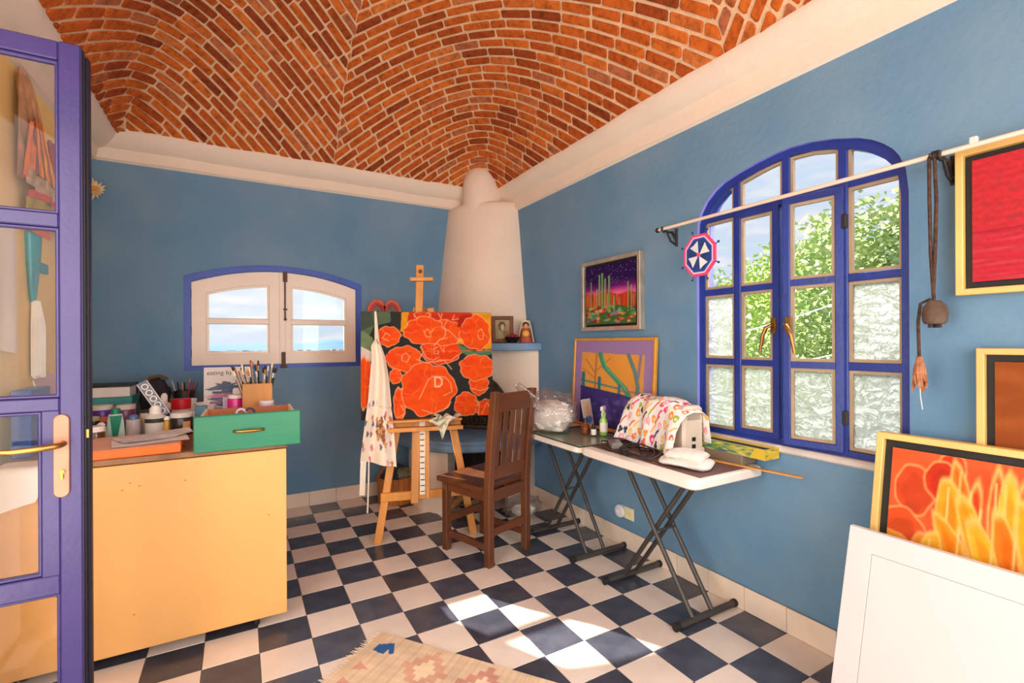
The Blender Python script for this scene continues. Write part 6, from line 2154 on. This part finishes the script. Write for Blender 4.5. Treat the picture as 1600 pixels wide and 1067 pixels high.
for k, (x, y, h) in enumerate(((-0.262, 3.46, 0.12), (-0.230, 3.22, 0.066), (-0.196, 3.40, 0.10))):
    c = thing('plastic_cup', ('tall white plastic cup behind the drawer corner', 'short white plastic cup nearest the green drawer', 'white plastic cup beside the leaning book')[k], 'cup', (x, y, WT + 0.0006), 0, 'white cups')
    r = 0.036
    obj('wall', MB().lathe([(0.0001, 0), (r * 0.78, 0), (r, h), (r * 1.06, h), (r * 1.06, h - 0.004), (r * 0.96, h - 0.006), (r * 0.74, 0.004), (0.0001, 0.004)], n=20), lidw, c, smooth=40)
tag(obj('sponge_block', MB().box(-0.205, -0.150, 2.97, 3.02, WT + 0.0005, WT + 0.125), M('blue_grey_block', (92, 136, 160), rough=0.7, var=0.1), bevel=0.004), 'blue-grey tall block behind the left side of the drawer', 'box')

# black pot bristling with tools, stencil, dark bag, portfolio
ptx, pty = -0.300, 3.60
pot = thing('tool_pot', 'black pot crammed with pencils and tools at the back of the cabinet', 'pot', (ptx, pty, WT + 0.0006))
obj('wall', MB().lathe([(0.0001, 0), (0.05, 0), (0.056, 0.16), (0.058, 0.162), (0.052, 0.16), (0.047, 0.004), (0.0001, 0.004)], n=20), black_cap, pot, smooth=40)
woods = [M('red_pencil', (170, 44, 40), rough=0.4), M('tan_brush_wood', (206, 160, 104), rough=0.45), M('black_brush_lacquer', (28, 26, 28), rough=0.3), M('blue_pencil', (60, 90, 150), rough=0.4), M('grey_pencil', (150, 150, 150), rough=0.4)]
words = ['red', 'tan', 'black', 'blue', 'grey']
for k in range(13):
    a, rr1 = k * 2.4, 0.012 + 0.0025 * k
    b0 = (ptx + 0.018 * math.cos(a), pty + 0.018 * math.sin(a), WT + 0.008)
    L = 0.19 + 0.03 * rnd.random()
    b1 = (ptx + (rr1 + 0.024) * math.cos(a) * 1.25, pty + (rr1 + 0.024) * math.sin(a) * 1.25, WT + L)
    tag(obj('pencil', MB().tube([b0, b1, tuple(b1[i] + (b1[i] - b0[i]) * 0.06 for i in range(3))], [0.0042, 0.0042, 0.001], n=7), woods[k % 5]), '%s pencil standing in the black tool pot' % words[k % 5], 'pencil', words[k % 5] + ' pencils in the tool pot')
sa = Art(40, 120, (112, 110, 116), 0.333)
for k in range(5):
    sa.blob(0.165, 0.14 + 0.18 * k, 0.085, 0.066, None, 0.0, 4, 0, (232, 232, 236), 0.026)
sa.line([(0.02, 0.02), (0.02, 0.98)], 0.02, (220, 220, 226))
sa.line([(0.31, 0.02), (0.31, 0.98)], 0.02, (220, 220, 226))
stn = thing('stencil_ruler', 'grey stencil ruler with a row of white rings tilted against the bottles', 'stencil', (-0.345, 2.99, WT + 0.115), 0.2)
MR = Matrix.Rotation(-0.50, 4, 'Y') @ Matrix.Rotation(-0.25, 4, 'X')


def st_pos(u, v):
    P = np.stack([0.05 * (u - 0.5), 0 * u - 0.0016, 0.20 * v - 0.03], -1) @ np.array(MR.to_3x3()).T
    return P[..., 0], P[..., 1], P[..., 2]


obj('blade', MB().box(-0.025, 0.025, -0.001, 0.001, -0.03, 0.17, mat=MR), M('grey_stencil_plastic', (112, 110, 116), rough=0.4), stn)
art_obj('print', sa, st_pos, paint_mat('printed_photo'), stn)
db = thing('cloth_bag', 'slumped black cloth bag behind the stencil ruler', 'bag', (-0.452, 3.64, WT + 0.0006))
obj('sack', MB().ball((0, 0, 0.128), 0.125, 24, 16, (0.62, 0.7, 0.88), fn=lambda d: 1 + 0.12 * math.sin(8 * d.x + 1) * math.sin(7 * d.z) + 0.08 * math.sin(15 * d.y + 6 * d.x)), M('black_cloth', (38, 32, 40), rough=0.9, var=0.3, scale=16), db, smooth=80)
obj('strap', MB().tube([(-0.05, -0.05, 0.215), (-0.02, -0.06, 0.247), (0.03, -0.05, 0.257), (0.065, -0.03, 0.235)], 0.010, n=8), M('olive_strap', (96, 74, 50), rough=0.8), db, smooth=60)
pf = thing('portfolio', 'flat black portfolio lying on a stack of boards at the back left', 'portfolio', (-0.63, 3.66, WT + 0.142))
obj('cover', MB().box(-0.17, 0.075, -0.10, 0.12, 0.06, 0.072).box(-0.17, 0.075, 0.10, 0.12, 0.0, 0.07), M('black_folder', (34, 28, 38), rough=0.5), pf, bevel=0.003)
obj('leaves', MB().box(-0.165, 0.065, -0.09, 0.10, 0.002, 0.058), paper_w, pf)
for k, (c, w_) in enumerate((((66, 160, 160), 'turquoise edged'), ((214, 180, 170), 'pale pink'), ((226, 218, 208), 'cream'))):
    tag(obj('card_stack', MB().box(-0.80, -0.552 - 0.01 * k, 3.55, 3.76, WT + 0.096 - 0.048 * k + 0.0006, WT + 0.142 - 0.048 * k), M('card_' + w_.replace(' ', '_'), c, rough=0.7, var=0.05), bevel=0.002), '%s stack of boards under the black portfolio' % w_, 'board stack')

# green drawer standing on the cabinet
dg = thing('green_drawer', 'green painted wooden drawer with brass pull standing on the cabinet', 'drawer', (0.034, 2.365, WT + 0.0006), -0.015)
green_p = M('emerald_painted_wood', (20, 122, 94), rough=0.35, var=0.2, scale=4, stretch=(0.5, 1, 2.2), rgb2=(52, 134, 92), bump=0.06)
drawer_in = M('drawer_brown_wood', (172, 96, 44), rough=0.5, var=0.2, scale=8, stretch=(0.3, 1, 1))
pale_w = M('pale_drawer_wood', (236, 214, 184), rough=0.6, var=0.08, scale=10)
obj('front', MB().box(-0.202, 0.204, -0.012, 0.010, -0.002, 0.150), green_p, dg, bevel=0.004)
obj('side', MB().box(-0.178, -0.166, 0.010, 0.255, 0.004, 0.150), pale_w, dg, bevel=0.001)
obj('side', MB().box(0.168, 0.180, 0.010, 0.255, 0.004, 0.150), pale_w, dg, bevel=0.001)
obj('back', MB().box(-0.166, 0.168, 0.243, 0.255, 0.004, 0.147), drawer_in, dg)
obj('bottom', MB().box(-0.166, 0.168, 0.010, 0.243, 0.006, 0.012), pale_w, dg)
obj('inner_front', MB().box(-0.166, 0.168, 0.010, 0.014, 0.012, 0.146), drawer_in, dg)
obj('brass_pull', MB().tube([(-0.056, -0.014, 0.078), (-0.050, -0.026, 0.078), (-0.040, -0.028, 0.078), (-0.020, -0.030, 0.078), (0.005, -0.031, 0.078), (0.025, -0.029, 0.078), (0.040, -0.028, 0.078), (0.048, -0.024, 0.078), (0.054, -0.014, 0.078)], [0.007, 0.006, 0.0045, 0.007, 0.008, 0.007, 0.0045, 0.006, 0.007], n=10), brass, dg, smooth=60)
DZ = WT + 0.013
for x, w_ in ((0.004, 'pale'), (0.038, 'navy')):
    tag(obj('scissors', MB().tube([(x + 0.018 * math.cos(a), 2.47, WT + 0.140 + 0.018 * math.sin(a)) for a in [2 * PI * i / 14 for i in range(14)]], 0.005, n=7, closed=True)
            .tube([(x, 2.47, WT + 0.122), (x + 0.01, 2.475, DZ + 0.002)], 0.005, n=6), M(w_ + '_handle', (196, 206, 222) if w_ == 'pale' else (36, 46, 84), rough=0.4), smooth=60), 'scissors with a %s ring handle standing in the drawer' % w_, 'scissors')
tag(obj('cotton_rag', MB().ball((-0.09, 2.46, WT + 0.065), 0.055, 18, 12, (0.7, 0.9, 1.05), fn=lambda d: 1 + 0.14 * math.sin(9 * d.x) * math.sin(7 * d.y + 3 * d.z)), M('ivory_rag', (226, 214, 180), rough=0.9), smooth=70), 'ivory cotton rag bunched in the left of the drawer', 'rag')

# behind the drawer
jar('magenta topped jar with white lid behind the drawer', -0.022, 2.96, 0.074, 0.178, M('magenta_jar', (216, 40, 140), rough=0.3), lidw, 0.016)
jar('low white tub nearest the brush box', 0.120, 2.80, 0.072, 0.155, M('lilac_tub', (206, 186, 220), rough=0.4), lidw, 0.012)
tb = thing('cream_tube', 'white and yellow squeeze tube lying flat behind the drawer', 'tube', (0.040, 3.075, WT + 0.165), 0.12)
ta = Art(40, 20, (240, 236, 224), 2)
ta.blob(1.1, 0.45, 0.3, 0.3, (232, 206, 90), 0.2)
ta.blob(0.7, 0.6, 0.2, 0.2, (150, 190, 120), 0.2)
art_obj('print', ta, lambda u, v: (-0.07 + 0.14 * u, -0.0215 - 0.0 * u, 0.002 + 0.036 * v), paint_mat('printed_photo'), tb)
obj('body', MB().box(-0.075, 0.075, -0.021, 0.021, 0.0, 0.040), lidw, tb, bevel=0.008)
tag(obj('cardboard_box', MB().box(-0.08, 0.115, 3.0, 3.15, WT + 0.0005, WT + 0.1645), M('lilac_card', (196, 176, 206), rough=0.7), bevel=0.002), 'lilac card box under the white and yellow tube', 'box')
bk = thing('art_book', 'upright art book with blue and pink abstract cover under the low window', 'book', (-0.066, 3.30, WT + 0.0006), 0.0)
ka_ = Art(90, 120, (222, 212, 206), 0.75)
for k in range(26):
    y_ = 0.10 + 0.5 * rnd.random()
    c = rnd.choice([(56, 70, 120), (80, 100, 150), (150, 90, 140), (190, 120, 150), (110, 140, 170), (60, 60, 96)])
    ka_.line([(0.02 + 0.3 * rnd.random(), y_), (0.3, y_ + 0.02 * rnd.gauss(0, 1)), (0.45 + 0.25 * rnd.random(), y_ + 0.03 * rnd.gauss(0, 1))], rnd.uniform(0.015, 0.05), c)
ka_.blob(0.36, 0.64, 0.20, 0.07, (48, 60, 106), 0.3, 7, 3)
ka_.blob(0.30, 0.46, 0.24, 0.03, (206, 110, 150), 0.2, 7, 3)
BL = Matrix.Rotation(-0.10, 4, 'X')
bkw, bkh = 0.235, 0.312
obj('pages', MB().box(-bkw / 2 + 0.002, bkw / 2 - 0.002, 0.002, 0.016, 0.002, bkh - 0.002, mat=BL), paper_w, bk)
obj('cover', MB().ring([(-bkw / 2, 0.0), (bkw / 2, 0.0), (bkw / 2, 0.018), (-bkw / 2, 0.018)], [(-bkw / 2 + 0.0015, 0.0015), (bkw / 2 - 0.001, 0.0015), (bkw / 2 - 0.001, 0.0165), (-bkw / 2 + 0.0015, 0.0165)], 0.0, bkh), M('book_cover_card', (222, 212, 206), rough=0.4), bk)
for p in bk.children:
    if p.name.startswith('cover'):
        p.data.transform(BL)


def bk_pos(u, v):
    P = np.stack([bkw * (u - 0.5), 0 * u - 0.0008, bkh * v], -1) @ np.array(BL.to_3x3()).T
    return P[..., 0], P[..., 1], P[..., 2]


art_obj('cover_print', ka_, bk_pos, paint_mat('printed_photo'), bk)
fc = bpy.data.curves.new('title', 'FONT')
fc.body = 'eating by c'
fc.size = 0.036
fc.extrude = 0.0003
fc.materials.append(M('dark_title_ink', (60, 58, 66), rough=0.6))
fo = bpy.data.objects.new('title_curve', fc)
COL.objects.link(fo)
bpy.context.view_layer.update()
tme = bpy.data.meshes.new_from_object(fo.evaluated_get(bpy.context.evaluated_depsgraph_get()))
tme.transform(BL @ Matrix.Translation((-bkw / 2 + 0.014, -0.0016, bkh - 0.044)) @ Matrix.Rotation(PI / 2, 4, 'X'))
bpy.data.objects.remove(fo)
obj('title_lettering', None, None, bk, mesh=tme)
bbx = thing('brush_box', 'tall tan wooden box full of paintbrushes behind the drawer', 'box', (0.080, 2.92, WT + 0.0006), 0.02)
tanw = M('tan_box_wood', (206, 142, 76), rough=0.55, var=0.15, scale=8, stretch=(1, 1, 0.3))
for (x0, x1, y0, y1) in ((-0.07, 0.07, -0.05, -0.043), (-0.07, 0.07, 0.043, 0.05), (-0.07, -0.063, -0.043, 0.043), (0.063, 0.07, -0.043, 0.043)):
    obj('side_board', MB().box(x0, x1, y0, y1, 0.0, 0.238 if y0 < -0.04 else 0.242), tanw, bbx, bevel=0.001)
obj('bottom_board', MB().box(-0.063, 0.063, -0.043, 0.043, 0.0, 0.006), tanw, bbx)
hairs = [M('dark_bristle', (58, 44, 40), rough=0.9), M('cream_bristle', (234, 214, 180), rough=0.9), M('ginger_bristle', (206, 120, 60), rough=0.9)]
ferr = M('steel_ferrule', (200, 200, 204), rough=0.25, metal=0.9)
hwords = ['dark', 'cream', 'ginger']
for k in range(30):
    bx_, by_ = 0.080 + (k % 6 - 2.5) * 0.019 + rnd.uniform(-0.004, 0.004), 2.92 + (k // 6 - 2) * 0.015
    lx = (k % 6 - 2.5) * 0.018 + rnd.uniform(-0.016, 0.008) - 0.012
    ly = rnd.uniform(-0.02, 0.015)
    L = 0.285 + rnd.uniform(0, 0.055)
    p0 = Vector((bx_ - lx * 0.6, by_ - ly * 0.5, WT + 0.009))
    p0.x = min(max(p0.x, 0.024), 0.136)
    p1 = Vector((bx_ + lx, by_ + ly, WT + L))
    d = (p1 - p0).normalized()
    hk = (0, 1, 1, 0, 2)[k % 5]
    hnd = (1, 2, 2, 4, 1, 2, 3)[k % 7]
    b = tag(obj('paintbrush', MB().tube([p0, p0 + d * 0.10, p0 + d * (L - 0.05), p0 + d * (L - 0.035)], [0.002, 0.0042, 0.0036, 0.003], n=7), woods[hnd], smooth=60),
            '%s handled paintbrush with %s bristles upright in the tan brush box' % (words[hnd], hwords[hk]), 'brush', '%s handled %s bristle brushes in the box' % (words[hnd], hwords[hk]))
    obj('ferrule', MB().tube([p0 + d * (L - 0.038), p0 + d * (L - 0.012)], [0.0036, 0.0044], n=7), ferr, b, smooth=60)
    big = k in (8, 14, 27)
    obj('bristles', MB().tube([p0 + d * (L - 0.012), p0 + d * (L + 0.006), p0 + d * (L + 0.016)], [0.0044, 0.011 if big else 0.0052, 0.004], n=7), hairs[2] if big else hairs[hk], b, smooth=60)

# ------------------------------------------------------------------ things beyond the glazed door
for k, (x, y, w, h, c, lb) in enumerate(((-0.735, 2.93, 0.085, 0.11, clearp, 'milky jar with white lid seen through the lower door pane'),
                                         (-0.655, 2.98, 0.07, 0.09, teal, 'teal jar with white lid seen through the lower door pane'),
                                         (-0.735, 3.10, 0.08, 0.15, M('pale_pink_jar', (226, 196, 190), rough=0.3), 'pale pink jar with white lid seen through the lower door pane'),
                                         (-0.745, 2.72, 0.07, 0.06, M('tan_jar', (186, 140, 92), rough=0.3), 'low tan jar with white lid seen through the lower door pane'),
                                         (-0.660, 2.74, 0.06, 0.05, M('plum_low_jar', (110, 62, 92), rough=0.3), 'low plum jar with white lid seen through the lower door pane'))):
    jar(lb, x, y, w, h, c)
hs = thing('hanging_paper', 'large white and orange paper hanging over the front edge of the cabinet', 'paper', (-0.70, 2.394, WT + 0.003))
obj('leaf', MB().grid(lambda u, v: (-0.07 + 0.17 * u - 0.05 * v * v, 0.12 - 0.135 * min(1, v * 2) - 0.02 * max(0, v - 0.5) + 0.006 * math.sin(7 * u), 0.002 - 0.32 * max(0, v - 0.46) + 0.008 * math.sin(5 * u + 4 * v) * max(0, v - 0.5) + 0.08 * u * max(0, v - 0.46)), 14, 16), paper_w, hs, smooth=70)
bd = thing('ring_binder', 'blue ring binder standing against the yellow wall behind the door glass', 'binder', (-0.755, 2.72, WT + 0.065), 0.0)
obj('cover', MB().box(-0.03, 0.03, -0.11, 0.11, 0.0, 0.27), M('blue_binder', (52, 96, 176), rough=0.4), bd, bevel=0.003)
bd.location.z = WT + 0.0006
tf = thing('leaning_board', 'white edged mauve board leaning behind the hanging tassel', 'board', (-0.745, 3.02, WT + 0.0006), 0.0)
obj('board', MB().box(-0.05, 0.05, -0.008, 0.008, 0.0, 0.31, mat=Matrix.Rotation(-0.30, 4, 'Y') @ Matrix.Translation((0.055, 0, 0.0))), M('mauve_board', (176, 140, 150), rough=0.6), tf)
obj('edge', MB().box(-0.056, -0.050, -0.009, 0.009, 0.0, 0.31, mat=Matrix.Rotation(-0.30, 4, 'Y') @ Matrix.Translation((0.055, 0, 0.0))), lidw, tf)

# wall hangings on the yellow wall
wh = thing('woven_hanging', 'woven shawl and golden striped skirt hanging on the yellow wall', 'wall hanging', (XL + 0.012, 3.06, 1.86))
shawl = M('tan_mottled_shawl', (190, 142, 106), rough=0.95, var=0.35, scale=14, bump=0.4, bscale=80)
gold = M('golden_woven_stripes', (250, 170, 20), rough=0.8, var=0.4, scale=40, stretch=(1, 1, 0.15), rgb2=(206, 84, 10))
obj('shawl', MB().grid(lambda u, v: (0.006 + 0.016 * abs(math.sin(u * 12 + v * 2)), (u - 0.5) * (0.10 + 0.46 * (1 - v) ** 0.7) - 0.24 * v, 0.12 + 0.46 * v), 26, 14), shawl, wh, smooth=60)
for k in range(9):
    obj('golden_skirt', MB().grid(lambda u, v: (0.036 + 0.008 * math.sin(PI * u), -0.10 + (k + u - 4.5) * (0.030 - 0.019 * v) + 0.12 * (1 - v) - 0.06, 0.165 + 0.235 * v), 4, 8), gold if k % 3 else M('dark_plum_stripe', (120, 50, 50), rough=0.8, var=0.3, scale=30), wh, smooth=60)
for k, y0 in enumerate((-0.30, 0.16)):
    obj('shawl_end', MB().grid(lambda u, v: (0.030 + 0.012 * math.sin(u * 9), y0 + 0.10 * u * (1 - 0.4 * v) + (0.08 if k == 0 else -0.16) * v, 0.12 + 0.26 * v), 8, 6), M('russet_orange_weave', (214, 110, 50), rough=0.9, var=0.3, scale=18) if k == 0 else M('plum_red_weave', (150, 56, 66), rough=0.9, var=0.3, scale=18), wh, smooth=60)
obj('grey_band', MB().grid(lambda u, v: (0.034 + 0.010 * math.sin(u * 18), (u - 0.5) * 0.56, 0.095 + 0.075 * v), 24, 4), M('mottled_grey_weave', (190, 160, 130), rough=0.95, var=0.4, scale=24), wh, smooth=60)
obj('red_trim', MB().grid(lambda u, v: (0.040 + 0.010 * math.sin(u * 18), (u - 0.5) * 0.56, 0.070 + 0.032 * v - 0.035 * (2 * u - 1) ** 2), 24, 2), M('red_braid_trim', (206, 50, 56), rough=0.9, bump=0.4, bscale=120), wh, smooth=60)
obj('olive_hem', MB().grid(lambda u, v: (0.030 + 0.010 * math.sin(u * 20), (u - 0.5) * 0.54, -0.03 + 0.105 * v - 0.035 * (2 * u - 1) ** 2), 24, 3), M('olive_gold_hem', (160, 136, 44), rough=0.9, var=0.4, scale=14), wh, smooth=60)
tsl = thing('tassel_garment', 'turquoise satin hanging with coral band and long white tassel on the yellow wall', 'wall hanging', (XL + 0.014, 2.97, 1.10))
obj('coral_band', MB().grid(lambda u, v: (0.03 + 0.004 * math.sin(v * 40), (u - 0.5) * 0.22, 0.66 + 0.09 * v), 10, 12), M('coral_crochet', (240, 120, 92), rough=0.9, bump=0.5, bscale=100), tsl, smooth=60)
obj('satin', MB().lathe([(0.018, 0.36), (0.035, 0.45), (0.052, 0.56), (0.060, 0.67)], n=22, sx=0.45), M('turquoise_satin', (0, 160, 178), rough=0.25, var=0.2, scale=10, stretch=(1, 1, 0.3), bump=0.2), tsl, smooth=60)
obj('satin_bow', MB().box(0.0, 0.02, 0.04, 0.13, 0.50, 0.55), MATS['turquoise_satin'], tsl, bevel=0.006)
ts = MB()
for k in range(46):
    a = k * 2.399
    q = math.sqrt((k + 0.5) / 46)
    ts.tube([(0.008 + 0.010 * q * math.cos(a), 0.014 * q * math.sin(a), 0.365), (0.016 + 0.018 * q * math.cos(a), 0.042 * q * math.sin(a), 0.25), (0.016 + 0.020 * q * math.cos(a), 0.050 * q * math.sin(a), 0.01 + 0.03 * rnd.random())], [0.006, 0.007, 0.004], n=5)
obj('white_tassel', ts, M('white_wool_tassel', (246, 242, 232), rough=0.95), tsl, kind='stuff')
wt = thing('white_cloth', 'pale white cloth hanging on the yellow wall at the edge of the door glass', 'cloth', (XL + 0.012, 2.52, 1.26))
obj('cloth', MB().grid(lambda u, v: (0.010 + 0.012 * math.sin(u * 16) * (1 - 0.4 * v), -0.22 + 0.46 * u, 0.03 * math.sin(u * 5) * (1 - v) + 0.50 * v), 30, 8), M('pale_linen', (226, 218, 208), rough=0.95, var=0.05, scale=8), wt, smooth=60)

# dried flower near the back left corner
df = thing('dried_flower', 'dried straw coloured flower head fixed to the blue wall beside the door edge', 'dried flower', (-0.806, YB - 0.03, 2.262))
straw = M('dried_straw_petal', (238, 210, 164), rough=0.9, var=0.2, scale=20)
for ring_, (n_, r_, z_) in enumerate(((15, 0.062, -0.01), (13, 0.05, -0.026), (9, 0.034, -0.038))):
    for k in range(n_):
        a = 2 * PI * k / n_ + ring_ * 0.3
        r = r_ * rnd.uniform(0.6, 1.25)
        c, s_ = math.cos(a), math.sin(a)
        w = 0.009
        obj('petal', MB().add([(0.01 * c, z_ + 0.012, 0.01 * s_), (r * 0.6 * c - w * s_, z_, r * 0.6 * s_ + w * c), (r * c, z_ - 0.018, r * s_), (r * 0.6 * c + w * s_, z_, r * 0.6 * s_ - w * c), (r * 0.5 * c, z_ + 0.008, r * 0.5 * s_)],
                              [(0, 1, 4), (1, 2, 4), (2, 3, 4), (3, 0, 4), (0, 3, 2, 1)]), straw, df)
obj('seed_head', MB().ball((0, -0.030, 0), 0.016, 12, 8), M('ochre_seed_head', (196, 146, 78), rough=0.9), df, smooth=60)
